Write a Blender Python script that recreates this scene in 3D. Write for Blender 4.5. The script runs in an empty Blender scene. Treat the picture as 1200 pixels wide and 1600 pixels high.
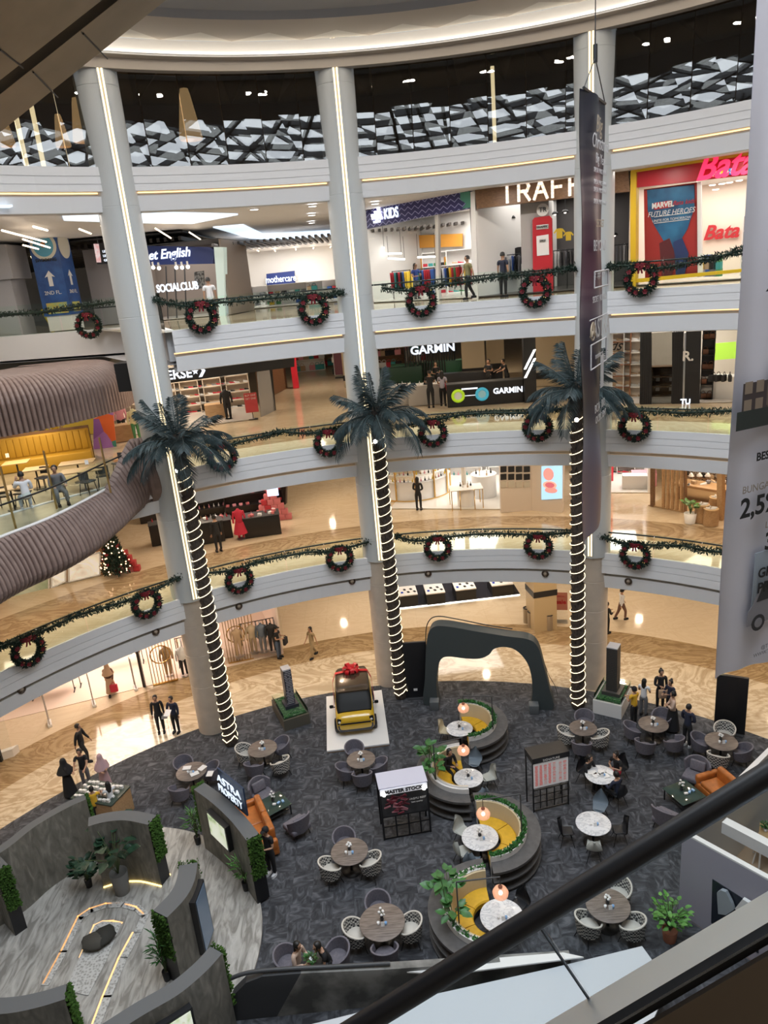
import bpy, bmesh, math, random
from mathutils import Vector, Matrix, Quaternion
PI = math.pi
R = math.radians
random.seed(7)
SC = bpy.context.scene
COL = SC.collection
# ------------------------------------------------------------------ camera model (metres; the photo taken as 1200x1600)
FOC, EYE, PITCH, ROLL = 1140.0, 17.3, R(18.0), R(5.1)
CAM = Vector((0, 0, EYE))
_f = Vector((0, math.cos(PITCH), -math.sin(PITCH)))
_r0 = Vector((1, 0, 0))
_u0 = _r0.cross(_f)
RT = _r0*math.cos(ROLL) - _u0*math.sin(ROLL)
UP = _r0*math.sin(ROLL) + _u0*math.cos(ROLL)
def ray(px, py):
    return (_f*FOC + RT*(px-600) - UP*(py-800)).normalized()
def at(px, py, z=0.0):
    d = ray(px, py)
    return CAM + d*((z-EYE)/d.z)
def aty(px, py, y):
    d = ray(px, py)
    return CAM + d*(y/d.y)
CC = Vector((0.9, 11.9, 0))           # plan centre of the round atrium
RE = 16.5                             # radius of the balcony edge
def cyl(px, py, rad=RE):
    d = ray(px, py)
    ox, oy = CAM.x-CC.x, CAM.y-CC.y
    a = d.x*d.x+d.y*d.y; b = 2*(ox*d.x+oy*d.y); c = ox*ox+oy*oy-rad*rad
    return CAM + d*((-b+math.sqrt(b*b-4*a*c))/2/a)
def onp(px, py, A, B):
    """pixel ray met with the vertical plane through the plan points A and B"""
    d = ray(px, py)
    n = Vector((-(B[1]-A[1]), B[0]-A[0], 0))
    return CAM + d*((Vector((A[0], A[1], 0))-CAM).dot(n)/d.dot(n))
def pol(phi, rad, z=0.0):
    p = R(phi)
    return Vector((CC.x+rad*math.sin(p), CC.y+rad*math.cos(p), z))
def phi_of(p):
    return math.degrees(math.atan2(p[0]-CC.x, p[1]-CC.y))
def facing(p, q):
    """rotation about z that turns a thing whose front is -Y at p towards q"""
    return math.atan2(q[1]-p[1], q[0]-p[0]) + PI/2
# ------------------------------------------------------------------ mesh builder
class MB:
    def __init__(s):
        s.v = []; s.f = []; s.m = []; s.s = []
        s.T = None
    def add(s, vs, fs, m=0, sm=False):
        o = len(s.v)
        if s.T is not None: vs = [s.T @ Vector(v) for v in vs]
        s.v += [tuple(v) for v in vs]
        for f in fs:
            s.f.append(tuple(i+o for i in f)); s.m.append(m); s.s.append(sm)
        return s
    def box(s, c, d, m=0, rz=0, M=None):
        x, y, z = d[0]/2, d[1]/2, d[2]/2
        vs = [Vector((a*x, b*y, e*z)) for a in (-1, 1) for b in (-1, 1) for e in (-1, 1)]
        if rz: q = Matrix.Rotation(rz, 3, 'Z'); vs = [q @ v for v in vs]
        if M is not None: vs = [M @ v for v in vs]
        c = Vector(c)
        return s.add([v+c for v in vs], [(0,1,3,2),(4,6,7,5),(0,4,5,1),(2,3,7,6),(0,2,6,4),(1,5,7,3)], m)
    def rbox(s, c, d, r=.02, m=0, rz=0, M=None, seg=3):
        """box with rounded edges"""
        b = bmesh.new(); bmesh.ops.create_cube(b, size=1)
        for v in b.verts: v.co = Vector((v.co.x*d[0], v.co.y*d[1], v.co.z*d[2]))
        r = min(r, min(d)*.49)
        bmesh.ops.bevel(b, geom=b.edges[:], offset=r, segments=seg, profile=.5, affect='EDGES')
        q = Matrix.Rotation(rz, 3, 'Z') if rz else Matrix.Identity(3)
        if M is not None: q = M @ q
        b.verts.index_update()
        vs = [q @ v.co + Vector(c) for v in b.verts]
        fs = [[v.index for v in f.verts] for f in b.faces]
        b.free()
        return s.add(vs, fs, m, True)
    def prism(s, pts, z0, z1, m=0, sm=False):
        n = len(pts)
        vs = [(p[0], p[1], z0) for p in pts]+[(p[0], p[1], z1) for p in pts]
        s.add(vs, [tuple(range(n-1, -1, -1)), tuple(range(n, 2*n))], m)
        return s.add(vs, [(i, (i+1) % n, (i+1) % n+n, i+n) for i in range(n)], m, sm)
    def slabpoly(s, pts, nvec, m=0):
        """planar polygon given in 3D, thickened along nvec"""
        n = len(pts); nv = Vector(nvec)
        vs = [Vector(p) for p in pts]+[Vector(p)+nv for p in pts]
        return s.add(vs, [tuple(range(n)), tuple(range(2*n-1, n-1, -1))]+[(i, i+n, (i+1) % n+n, (i+1) % n) for i in range(n)], m)
    def tube(s, pts, r, m=0, n=8, cap=True, close=False):
        pts = [Vector(p) for p in pts]; N = len(pts)
        rs = r if isinstance(r, (list, tuple)) else [r]*N
        vs = []; up = None
        for i, p in enumerate(pts):
            a = pts[i-1] if i > 0 else (pts[-1] if close else p)
            b = pts[i+1] if i < N-1 else (pts[0] if close else p)
            t = (b-a).normalized() if (b-a).length > 1e-9 else Vector((0, 0, 1))
            if up is None:
                up = Vector((0, 0, 1)) if abs(t.z) < .9 else Vector((1, 0, 0))
            x = t.cross(up).normalized(); up = x.cross(t).normalized()
            for k in range(n):
                a2 = 2*PI*k/n
                vs.append(p+(x*math.cos(a2)+up*math.sin(a2))*rs[i])
        fs = []
        for i in range(N if close else N-1):
            j = (i+1) % N
            for k in range(n):
                fs.append((i*n+k, i*n+(k+1) % n, j*n+(k+1) % n, j*n+k))
        s.add(vs, fs, m, True)
        if cap and not close:
            s.add(vs[:n], [tuple(range(n-1, -1, -1))], m); s.add(vs[-n:], [tuple(range(n))], m)
        return s
    def lathe(s, prof, c=(0, 0, 0), m=0, n=24, a0=0, a1=2*PI, sm=True, sx=1, sy=1):
        full = abs(a1-a0-2*PI) < 1e-6
        k = n if full else n+1
        vs = []
        for r, z in prof:
            for i in range(k):
                a = a0+(a1-a0)*i/n
                vs.append((c[0]+r*math.cos(a)*sx, c[1]+r*math.sin(a)*sy, c[2]+z))
        fs = []
        for j in range(len(prof)-1):
            for i in range(n):
                i2 = (i+1) % k
                fs.append((j*k+i, j*k+i2, (j+1)*k+i2, (j+1)*k+i))
        return s.add(vs, fs, m, sm)
    def cylr(s, c, r, h, m=0, n=24, r2=None):
        r2 = r if r2 is None else r2
        s.lathe([(r, 0), (r2, h)], c, m, n)
        vs0 = [(c[0]+r*math.cos(2*PI*i/n), c[1]+r*math.sin(2*PI*i/n), c[2]) for i in range(n)]
        vs1 = [(c[0]+r2*math.cos(2*PI*i/n), c[1]+r2*math.sin(2*PI*i/n), c[2]+h) for i in range(n)]
        s.add(vs0, [tuple(range(n-1, -1, -1))], m); return s.add(vs1, [tuple(range(n))], m)
    def ball(s, c, r, m=0, n=12, k=8):
        rx, ry, rz = r if isinstance(r, (tuple, list)) else (r, r, r)
        return s.lathe([(max(1e-4, math.sin(PI*j/k)), -math.cos(PI*j/k)*rz) for j in range(k+1)], c, m, n, sx=rx, sy=ry)
    def torus(s, c, Rr, r, m=0, n=32, k=8, axis=None):
        q = axis.to_track_quat('Z', 'Y').to_matrix() if axis is not None else Matrix.Identity(3)
        vs = [Vector(c)+q @ Vector(((Rr+r*math.cos(2*PI*j/k))*math.cos(2*PI*i/n), (Rr+r*math.cos(2*PI*j/k))*math.sin(2*PI*i/n), r*math.sin(2*PI*j/k))) for i in range(n) for j in range(k)]
        return s.add(vs, [(i*k+j, ((i+1) % n)*k+j, ((i+1) % n)*k+(j+1) % k, i*k+(j+1) % k) for i in range(n) for j in range(k)], m, True)
    def grid(s, fn, nu, nv, m=0, sm=True, cu=False):
        vs = [fn(i/nu, j/nv) for i in range(nu if cu else nu+1) for j in range(nv+1)]
        w = nv+1; N = nu if cu else nu+1
        return s.add(vs, [(i*w+j, ((i+1) % N)*w+j, ((i+1) % N)*w+j+1, i*w+j+1) for i in range(nu) for j in range(nv)], m, sm)
    def sweep(s, prof, a0, a1, n, m=0, cen=None, ms=None, sm=False):
        """profile (radius, z) swept about the atrium centre between plan angles a0..a1 (degrees)"""
        cen = CC if cen is None else cen
        vs = []
        for i in range(n+1):
            a = R(a0+(a1-a0)*i/n)
            for r, z in prof: vs.append((cen[0]+r*math.sin(a), cen[1]+r*math.cos(a), z))
        k = len(prof)
        for j in range(k-1):
            s.add([], [], 0)
            s_f = [(i*k+j, i*k+j+1, (i+1)*k+j+1, (i+1)*k+j) for i in range(n)]
            o = len(s.v) if j == 0 else o
            if j == 0: s.add(vs, s_f, (ms[j] if ms else m), sm)
            else:
                for f in s_f:
                    s.f.append(tuple(q+o for q in f)); s.m.append(ms[j] if ms else m); s.s.append(sm)
        return s
    def build(s, name, mats, parent=None, loc=None, rz=0):
        me = bpy.data.meshes.new(name)
        me.from_pydata(s.v, [], s.f)
        mats = mats if isinstance(mats, (list, tuple)) else [mats]
        for m in mats: me.materials.append(m)
        me.polygons.foreach_set('material_index', s.m)
        me.polygons.foreach_set('use_smooth', s.s)
        me.update()
        o = bpy.data.objects.new(name, me); COL.objects.link(o)
        if parent is not None: o.parent = parent
        if loc is not None: o.location = loc
        if rz: o.rotation_euler = (0, 0, rz)
        return o
def tag(o, label, cat, group=None, kind=None):
    o['label'] = label; o['category'] = cat
    if group: o['group'] = group
    if kind: o['kind'] = kind
    return o
def thing(name, label, cat, loc=(0, 0, 0), rz=0, group=None, kind=None):
    o = bpy.data.objects.new(name, None); COL.objects.link(o)
    o.empty_display_size = .1
    o.location = loc; o.rotation_euler = (0, 0, rz)
    return tag(o, label, cat, group, kind)
def dup(root, loc=None, rz=None, label=None, group=None):
    r = root.copy(); COL.objects.link(r)
    if loc is not None: r.location = loc
    if rz is not None: r.rotation_euler = (0, 0, rz)
    if label: r['label'] = label
    if group: r['group'] = group
    for ch in list(root.children):
        c = ch.copy(); COL.objects.link(c); c.parent = r
        for g in list(ch.children):
            d = g.copy(); COL.objects.link(d); d.parent = c
    return r
def paint(root, part, m):
    """give one copy's part its own material (object-level slot)"""
    for ch in root.children:
        if ch.name.split('.')[0] == part:
            ch.material_slots[0].link = 'OBJECT'; ch.material_slots[0].material = m
def smooth_path(pts, k=6, close=False):
    pts = [Vector(p) for p in pts]; n = len(pts); out = []
    for i in range(n if close else n-1):
        if close: p0, p1, p2, p3 = pts[i-1], pts[i], pts[(i+1) % n], pts[(i+2) % n]
        else: p0, p1, p2, p3 = pts[max(i-1, 0)], pts[i], pts[i+1], pts[min(i+2, n-1)]
        for j in range(k):
            t = j/k
            out.append(.5*((2*p1)+(p2-p0)*t+(2*p0-5*p1+4*p2-p3)*t*t+(3*p1-p0-3*p2+p3)*t**3))
    if not close: out.append(pts[-1])
    return out
# ------------------------------------------------------------------ materials
def _bsdf(m):
    return next(n for n in m.node_tree.nodes if n.type == 'BSDF_PRINCIPLED')
def mat(name, col, rough=.5, metal=0, em=0, emcol=None, var=0, scale=8, bump=0, coat=0, alpha=1, spec=.5, stretch=None):
    m = bpy.data.materials.new(name); m.use_nodes = True
    nt = m.node_tree; b = _bsdf(m)
    c = (col[0], col[1], col[2], 1)
    b.inputs['Base Color'].default_value = c
    b.inputs['Roughness'].default_value = rough
    b.inputs['Metallic'].default_value = metal
    b.inputs['Specular IOR Level'].default_value = spec
    b.inputs['Coat Weight'].default_value = coat
    if em:
        b.inputs['Emission Color'].default_value = (*(emcol or col), 1)
        b.inputs['Emission Strength'].default_value = em
    if var or bump:
        tc = nt.nodes.new('ShaderNodeTexCoord'); nz = nt.nodes.new('ShaderNodeTexNoise')
        nz.inputs['Scale'].default_value = scale; nz.inputs['Detail'].default_value = 4
        src = tc.outputs['Object']
        if stretch:
            mp = nt.nodes.new('ShaderNodeMapping'); mp.inputs['Scale'].default_value = stretch
            nt.links.new(src, mp.inputs[0]); src = mp.outputs[0]
        nt.links.new(src, nz.inputs['Vector'])
        if var:
            mx = nt.nodes.new('ShaderNodeMix'); mx.data_type = 'RGBA'
            mx.inputs[6].default_value = tuple(max(0, x*(1-var)) for x in col)+(1,)
            mx.inputs[7].default_value = tuple(min(1, x*(1+var)) for x in col)+(1,)
            rp = nt.nodes.new('ShaderNodeMapRange'); rp.inputs[1].default_value = .3; rp.inputs[2].default_value = .7
            nt.links.new(nz.outputs['Fac'], rp.inputs[0]); nt.links.new(rp.outputs[0], mx.inputs[0])
            nt.links.new(mx.outputs[2], b.inputs['Base Color'])
        if bump:
            bp = nt.nodes.new('ShaderNodeBump'); bp.inputs['Strength'].default_value = bump; bp.inputs['Distance'].default_value = .02
            nt.links.new(nz.outputs['Fac'], bp.inputs['Height']); nt.links.new(bp.outputs[0], b.inputs['Normal'])
    return m
def glow(name, col, s):
    return mat(name, tuple(min(1, c) for c in col), .5, em=s, emcol=col)
def glass(name, tint=(.95, 1, .98), refl=.12, rough=.01):
    """thin architectural glass: see-through with a Fresnel reflection"""
    m = bpy.data.materials.new(name); m.use_nodes = True; nt = m.node_tree
    nt.nodes.clear()
    out = nt.nodes.new('ShaderNodeOutputMaterial'); mx = nt.nodes.new('ShaderNodeMixShader')
    tr = nt.nodes.new('ShaderNodeBsdfTransparent'); gl = nt.nodes.new('ShaderNodeBsdfGlossy')
    lw = nt.nodes.new('ShaderNodeLayerWeight'); lw.inputs[0].default_value = refl
    tr.inputs[0].default_value = (*tint, 1); gl.inputs['Roughness'].default_value = rough
    nt.links.new(lw.outputs['Fresnel'], mx.inputs[0]); nt.links.new(tr.outputs[0], mx.inputs[1]); nt.links.new(gl.outputs[0], mx.inputs[2])
    nt.links.new(mx.outputs[0], out.inputs[0])
    return m
def ramp(nt, src, stops, interp='LINEAR'):
    r = nt.nodes.new('ShaderNodeValToRGB'); r.color_ramp.interpolation = interp
    e = r.color_ramp.elements
    while len(e) < len(stops): e.new(.5)
    for i, (p, c) in enumerate(stops):
        e[i].position = p; e[i].color = (*c, 1) if len(c) == 3 else c
    nt.links.new(src, r.inputs[0])
    return r.outputs[0]
def pattern_mat(name, stops, scale=4, rough=.6, kind='NOISE', stretch=(1, 1, 1), metal=0, interp='LINEAR', em=0, detail=4, dist=0, coord='Object', bump=0, coat=0):
    m = bpy.data.materials.new(name); m.use_nodes = True; nt = m.node_tree; b = _bsdf(m)
    tc = nt.nodes.new('ShaderNodeTexCoord'); mp = nt.nodes.new('ShaderNodeMapping'); mp.inputs['Scale'].default_value = stretch
    nt.links.new(tc.outputs[coord], mp.inputs[0])
    if kind == 'NOISE':
        t = nt.nodes.new('ShaderNodeTexNoise'); t.inputs['Detail'].default_value = detail; t.inputs['Distortion'].default_value = dist
        o = t.outputs['Fac']
    elif kind == 'WAVE':
        t = nt.nodes.new('ShaderNodeTexWave'); t.inputs['Detail'].default_value = detail; t.inputs['Distortion'].default_value = dist
        o = t.outputs['Fac']
    elif kind == 'CHECKER':
        t = nt.nodes.new('ShaderNodeTexChecker'); o = t.outputs['Fac']
    elif kind == 'VORONOI':
        t = nt.nodes.new('ShaderNodeTexVoronoi'); o = t.outputs['Distance']
    elif kind == 'CELL':
        t = nt.nodes.new('ShaderNodeTexVoronoi'); o = t.outputs['Color']
    t.inputs['Scale'].default_value = scale
    nt.links.new(mp.outputs[0], t.inputs['Vector'])
    c = ramp(nt, o, stops, interp)
    nt.links.new(c, b.inputs['Base Color'])
    b.inputs['Roughness'].default_value = rough; b.inputs['Metallic'].default_value = metal; b.inputs['Coat Weight'].default_value = coat
    if em:
        nt.links.new(c, b.inputs['Emission Color']); b.inputs['Emission Strength'].default_value = em
    if bump:
        bp = nt.nodes.new('ShaderNodeBump'); bp.inputs['Strength'].default_value = bump; bp.inputs['Distance'].default_value = .02
        nt.links.new(o, bp.inputs['Height']); nt.links.new(bp.outputs[0], b.inputs['Normal'])
    return m
def marble_floor(name, bands, rough=.08):
    """polished stone laid in rings round the atrium: bands = (outer radius, base colour, vein colour, vein strength)"""
    m = bpy.data.materials.new(name); m.use_nodes = True; nt = m.node_tree; b = _bsdf(m)
    N = nt.nodes.new; L = nt.links.new
    g = N('ShaderNodeNewGeometry')
    sub = N('ShaderNodeVectorMath'); sub.operation = 'SUBTRACT'; sub.inputs[1].default_value = (CC.x, CC.y, 0)
    L(g.outputs['Position'], sub.inputs[0])
    fl = N('ShaderNodeVectorMath'); fl.operation = 'MULTIPLY'; fl.inputs[1].default_value = (1, 1, 0); L(sub.outputs[0], fl.inputs[0])
    ln = N('ShaderNodeVectorMath'); ln.operation = 'LENGTH'; L(fl.outputs[0], ln.inputs[0])
    dv = N('ShaderNodeMath'); dv.operation = 'DIVIDE'; dv.inputs[1].default_value = 60; L(ln.outputs['Value'], dv.inputs[0])
    base = ramp(nt, dv.outputs[0], [(0 if i == 0 else bands[i-1][0]/60, x[1]) for i, x in enumerate(bands)], 'CONSTANT')
    vein = ramp(nt, dv.outputs[0], [(0 if i == 0 else bands[i-1][0]/60, x[2]) for i, x in enumerate(bands)], 'CONSTANT')
    stn = ramp(nt, dv.outputs[0], [(0 if i == 0 else bands[i-1][0]/60, (x[3],)*3) for i, x in enumerate(bands)], 'CONSTANT')
    rot = N('ShaderNodeMapping'); rot.inputs['Rotation'].default_value = (0, 0, .9); rot.inputs['Scale'].default_value = (.7, 1.5, 1)
    L(g.outputs['Position'], rot.inputs[0])
    nz = N('ShaderNodeTexNoise'); nz.inputs['Scale'].default_value = .36; nz.inputs['Detail'].default_value = 6; nz.inputs['Roughness'].default_value = .58; nz.inputs['Distortion'].default_value = 1.7
    L(rot.outputs[0], nz.inputs['Vector'])
    vm = ramp(nt, nz.outputs['Fac'], [(.36, (0, 0, 0)), (.43, (.9, .9, .9)), (.47, (.15, .15, .15)), (.53, (1, 1, 1)), (.57, (.1, .1, .1)), (.64, (.8, .8, .8))])
    mu = N('ShaderNodeMath'); mu.operation = 'MULTIPLY'; L(vm, mu.inputs[0]); L(stn, mu.inputs[1])
    mx = N('ShaderNodeMix'); mx.data_type = 'RGBA'
    L(mu.outputs[0], mx.inputs[0]); L(base, mx.inputs[6]); L(vein, mx.inputs[7])
    # tile joints
    br = N('ShaderNodeTexBrick'); br.offset = 0; br.inputs['Scale'].default_value = 1; br.inputs['Mortar Size'].default_value = .004
    br.inputs['Brick Width'].default_value = 1.2; br.inputs['Row Height'].default_value = 1.2
    br.inputs['Color1'].default_value = br.inputs['Color2'].default_value = (1, 1, 1, 1); br.inputs['Mortar'].default_value = (.8, .78, .75, 1)
    L(g.outputs['Position'], br.inputs['Vector'])
    m2 = N('ShaderNodeMix'); m2.data_type = 'RGBA'; m2.blend_type = 'MULTIPLY'; m2.inputs[0].default_value = 1
    L(mx.outputs[2], m2.inputs[6]); L(br.outputs['Color'], m2.inputs[7])
    L(m2.outputs[2], b.inputs['Base Color'])
    b.inputs['Roughness'].default_value = rough
    b.inputs['Specular IOR Level'].default_value = .6
    return m
def text(s, name, m, parent=None, size=.3, loc=(0, 0, 0), X=(1, 0, 0), Y=(0, 0, 1), ext=.01, align='CENTER', shear=0, sx=1, bold=0, spacing=1):
    """lettering whose baseline runs along X and whose letters stand along Y"""
    cu = bpy.data.curves.new(name, 'FONT'); cu.body = s; cu.size = size; cu.extrude = ext
    cu.align_x = align; cu.align_y = 'CENTER'; cu.shear = shear; cu.offset = bold; cu.space_character = spacing
    cu.resolution_u = 3
    o = bpy.data.objects.new(name, cu); COL.objects.link(o); cu.materials.append(m)
    X = Vector(X).normalized(); Z = X.cross(Vector(Y)).normalized(); Y = Z.cross(X)
    M = Matrix((X*sx, Y, Z)).transposed().to_4x4(); M.translation = Vector(loc)
    if parent is not None: o.parent = parent
    o.matrix_local = M
    return o
LP = dict(sky=8200, g=70, l1=60, l2=60, l3=60, l4=10, top=25, world=.6, exp=0, shop=1)
# ================================================================== materials used everywhere
M_white = mat('white_plaster', (.83, .82, .825), .55)
M_cream = mat('cream_plaster', (.70, .66, .60), .6)
M_clad = mat('white_column_cladding', (.60, .62, .62), .35)
M_stone = mat('beige_column_stone', (.58, .50, .42), .4, var=.08, scale=2)
M_ceil = mat('white_ceiling', (.72, .72, .75), .7)
M_black = mat('black_metal', (.012, .012, .014), .4)
M_dark = mat('dark_grey', (.05, .052, .056), .5)
M_steel = mat('brushed_steel', (.6, .61, .62), .28, 1)
M_brass = mat('brass', (.65, .45, .2), .3, 1)
M_glass = glass('balustrade_glass', (.95, 1, .975), .14)
M_shopglass = glass('shop_glass', (.97, .98, .98), .1)
M_led = glow('warm_led', (1, .82, .50), 1.9)
M_ledw = glow('white_led', (1, .95, .88), 4)
M_wood = pattern_mat('oak_wood', [(.3, (.36, .21, .10)), (.7, (.5, .32, .17))], 3, .45, stretch=(1, 8, 8), dist=.6)
M_dkwood = pattern_mat('dark_wood', [(.3, (.12, .06, .03)), (.7, (.22, .12, .06))], 3, .45, stretch=(1, 8, 8), dist=.6)
M_gnd = marble_floor('ground_marble', [(19.9, (.64, .54, .40), (.30, .205, .11), .75), (21.6, (.44, .32, .18), (.20, .12, .055), .8), (60, (.72, .60, .44), (.55, .40, .25), .3)], .07)
M_upf = marble_floor('gallery_marble', [(18.5, (.68, .60, .45), (.5, .4, .26), .5), (20.7, (.48, .36, .22), (.22, .135, .07), .75), (60, (.70, .57, .40), (.52, .37, .22), .4)], .07)
PH = [-31.2, -4.3, 25.6]            # plan angles of the three tall columns
LV = [6.15, 11.1, 16.05, 21.3]      # top of each balcony edge
def struct(o, label, cat='structure'):
    return tag(o, label, cat, None, 'structure')
# ------------------------------------------------------------------ floors
b = MB(); b.prism([(CC.x+62*math.sin(2*PI*i/64), CC.y+62*math.cos(2*PI*i/64)) for i in range(64)][::-1], -.3, 0)
struct(b.build('floor', M_gnd), 'polished beige marble floor of the ground level', 'floor')
LNAME = ['first', 'second', 'third', 'fourth']
for i, z in enumerate(LV):
    b = MB()
    f = z-.05
    ct = [4.62, 9.67, 14.6, 19.95][i]
    a0 = -100 if i != 2 else -30.5
    b.sweep([(16.56, f), (60, f)], a0, 100, 100)
    b.sweep([(60, ct+.25), (16.9, ct+.25)], a0, 100, 100, 1)
    if i == 2:
        P = [(-30, 38), (-11.75, 33.71), (-29.6, 63.6), (-60, 63)]
        for z_, m_ in ((f, 0), (ct+.25, 1)): b.add([(x, y, z_) for x, y in P], [(0, 1, 2, 3)], m_)
    struct(b.build('floor_'+LNAME[i], [M_upf, M_ceil]), f'marble floor of the {LNAME[i]} gallery above the ground level', 'floor')
# ------------------------------------------------------------------ white balcony fascias
def fascia(i, a0, a1):
    z = LV[i]; d = [(.84, 1.53), (.82, 1.45), (.78, 1.47), (.72, 1.35)][i]
    zb, zc = z-d[0], z-d[1]
    b = MB()
    g = []
    for q in (.26, .5):
        g += [(RE, z-q), (RE+.025, z-q), (RE+.025, z-q-.022), (RE, z-q-.022)]
    prof = [(RE+.12, z), (RE, z)]+g+[(RE, zb), (RE+.22, zb)]
    b.sweep(prof, a0, a1, 60)
    b.sweep([(RE+.22, zb), (RE+.22, zb-.14), (RE+.08, zb-.14)], a0, a1, 60, 1)
    b.sweep([(RE+.08, zb-.14), (RE+.14, zc+.02), (RE+.18, zc), (RE+.6, zc), (RE+.6, zc+.28)], a0, a1, 60, 2)
    o = b.build('balcony_fascia', [M_white, M_cream, M_white])
    struct(o, f'white grooved balcony edge of the {LNAME[i]} gallery', 'balcony edge')
    s = MB(); s.sweep([(RE+.215, zb-.01), (RE+.215, zb-.05)], a0, a1, 60)
    if i != 0: s.build('cove_light', [glow('cove_led', (1, .62, .28), [0, 1.6, 1.8, 2.4][i])], o)
for i in range(4):
    fascia(i, -100 if i != 2 else -28, 100)
# the third gallery breaks back to a straight white edge left of the first column
PA, PB, PC = Vector((-30, 38, 0)), Vector((-9.6, 33.2, 0)), Vector((-7.2, 26.9, 0))
b = MB()
for a, c in ((PA, PB), (PB, PC)):
    n = Vector((c.y-a.y, a.x-c.x, 0)).normalized()
    b.slabpoly([(a.x, a.y, 16.05), (c.x, c.y, 16.05), (c.x, c.y, 14.95), (a.x, a.y, 14.95)], -n*.3)
struct(b.build('balcony_fascia', [M_white]), 'plain white straight balcony edge above the ribbed cafe canopy', 'balcony edge')
# ------------------------------------------------------------------ tall columns with a strip of light
for k, ph in enumerate(PH):
    p = pol(ph, RE+.42)
    b = MB()
    b.lathe([(.60, 0), (.60, 2.2), (.592, 2.21), (.592, 2.225), (.60, 2.235), (.60, 3.6), (.592, 3.61), (.592, 3.625), (.6, 3.635), (.60, 4.9), (.592, 4.91), (.592, 4.925), (.6, 4.935), (.6, 6.0)], (0, 0, 0), 0, 72, sm=False)
    b.lathe([(.60, 6.0), (.68, 6.0)]+[q for z in (9.3, 12.9, 16.6, 20.1, 23.6) for q in ((.68, z), (.672, z+.01), (.672, z+.025), (.68, z+.035))]+[(.68, 27)], (0, 0, 0), 1, 72, sm=False)
    o = b.build('column', [M_stone, M_clad], None, p)
    struct(o, ['leftmost tall white column with a strip of light', 'middle tall white column with a strip of light', 'right tall white column behind the dark hanging banner'][k], 'column')
    v = (Vector((0, 0, 0))-Vector((p.x, p.y, 0))); v = (CC-p); v.z = 0; v.normalize(); w = Vector((-v.y, v.x, 0))
    s = MB()
    for off, mi in ((-.055, 1), (.055, 1)):
        c = v*.685+w*off
        s.box((c.x, c.y, 16.4), (.026, .05, 20.6), 1, math.atan2(v.y, v.x))
    c = v*.678; s.box((c.x, c.y, 16.4), (.03, .1, 20.6), 0, math.atan2(v.y, v.x))
    for off in (-.1, .1):
        c = v*.683+w*off; s.box((c.x, c.y, 16.4), (.05, .035, 20.6), 2, math.atan2(v.y, v.x))
    s.build('light_strip', [mat('strip_diffuser', (.6, .5, .33), .4, em=.28, emcol=(1, .8, .5)), M_led, M_clad], o)
# ------------------------------------------------------------------ glass balustrades, bay by bay
BAYS = {0: [(-80, PH[0]), (PH[0], PH[1]), (PH[1], PH[2]), (PH[2], 75)],
        1: [(PH[0], PH[1]), (PH[1], PH[2]), (PH[2], 75)],
        2: [(-30.2, PH[1]), (PH[1], PH[2]), (PH[2], 75)]}
BN = {0: ['left of the first column', 'between the first and middle columns', 'between the middle and right columns', 'right of the right column'],
      1: ['between the first and middle columns', 'between the middle and right columns', 'right of the right column'],
      2: ['between the first and middle columns', 'between the middle and right columns', 'right of the right column']}
def pane(parent, p, q, z0, z1, m=M_glass, t=.012):
    n = Vector((p.y-q.y, q.x-p.x, 0)).normalized()*t
    MB().slabpoly([(p.x, p.y, z0), (q.x, q.y, z0), (q.x, q.y, z1), (p.x, p.y, z1)], n).build('glass_pane', m, parent)
RH = [.9, .85, .95]
for lv in BAYS:
    for (a0, a1), nm in zip(BAYS[lv], BN[lv]):
        t = thing('glass_balustrade', f'glass balustrade with dark rail on the {LNAME[lv]} gallery {nm}', 'balustrade', (0, 0, 0), 0, 'glass balustrades of the galleries')
        a0 += 2.2*(a0 > -75); a1 -= 2.2*(a1 < 70)
        n = max(2, round((a1-a0)/6.2)); z = LV[lv]; h = RH[lv]
        for i in range(n):
            g = .09
            pane(t, pol(a0+(a1-a0)*i/n+g, RE+.05), pol(a0+(a1-a0)*(i+1)/n-g, RE+.05), z-.02, z+h+.06)
        pts = [pol(a0+(a1-a0)*i/40, RE+.16, z+h-.06) for i in range(41)]
        MB().tube(pts, .032, n=6).build('handrail', M_black, t)
        for i in range(n+1):
            q = pol(a0+(a1-a0)*min(max(i/n, .01), .99), RE+.16, z+h-.06); MB().tube([q, pol(phi_of(q), RE+.05, z+h-.06)], .018, n=6).build('rail_bracket', M_steel, t)
t = thing('glass_balustrade', 'straight glass balustrade above the ribbed cafe canopy, before the blue totem', 'balustrade', (0, 0, 0), 0, 'glass balustrades of the galleries')
for i in range(10):
    pane(t, PA.lerp(PB, i/10+.002), PA.lerp(PB, (i+1)/10-.002), 16.03, 17.35)
pane(t, PB+Vector((.03, -.05, 0)), PC+Vector((-.1, .4, 0)), 16.03, 17.35)
MB().tube([PA+Vector((0, .15, 16.95)), PB+Vector((0, .15, 16.95))], .035, n=6).build('handrail', M_black, t)
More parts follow.
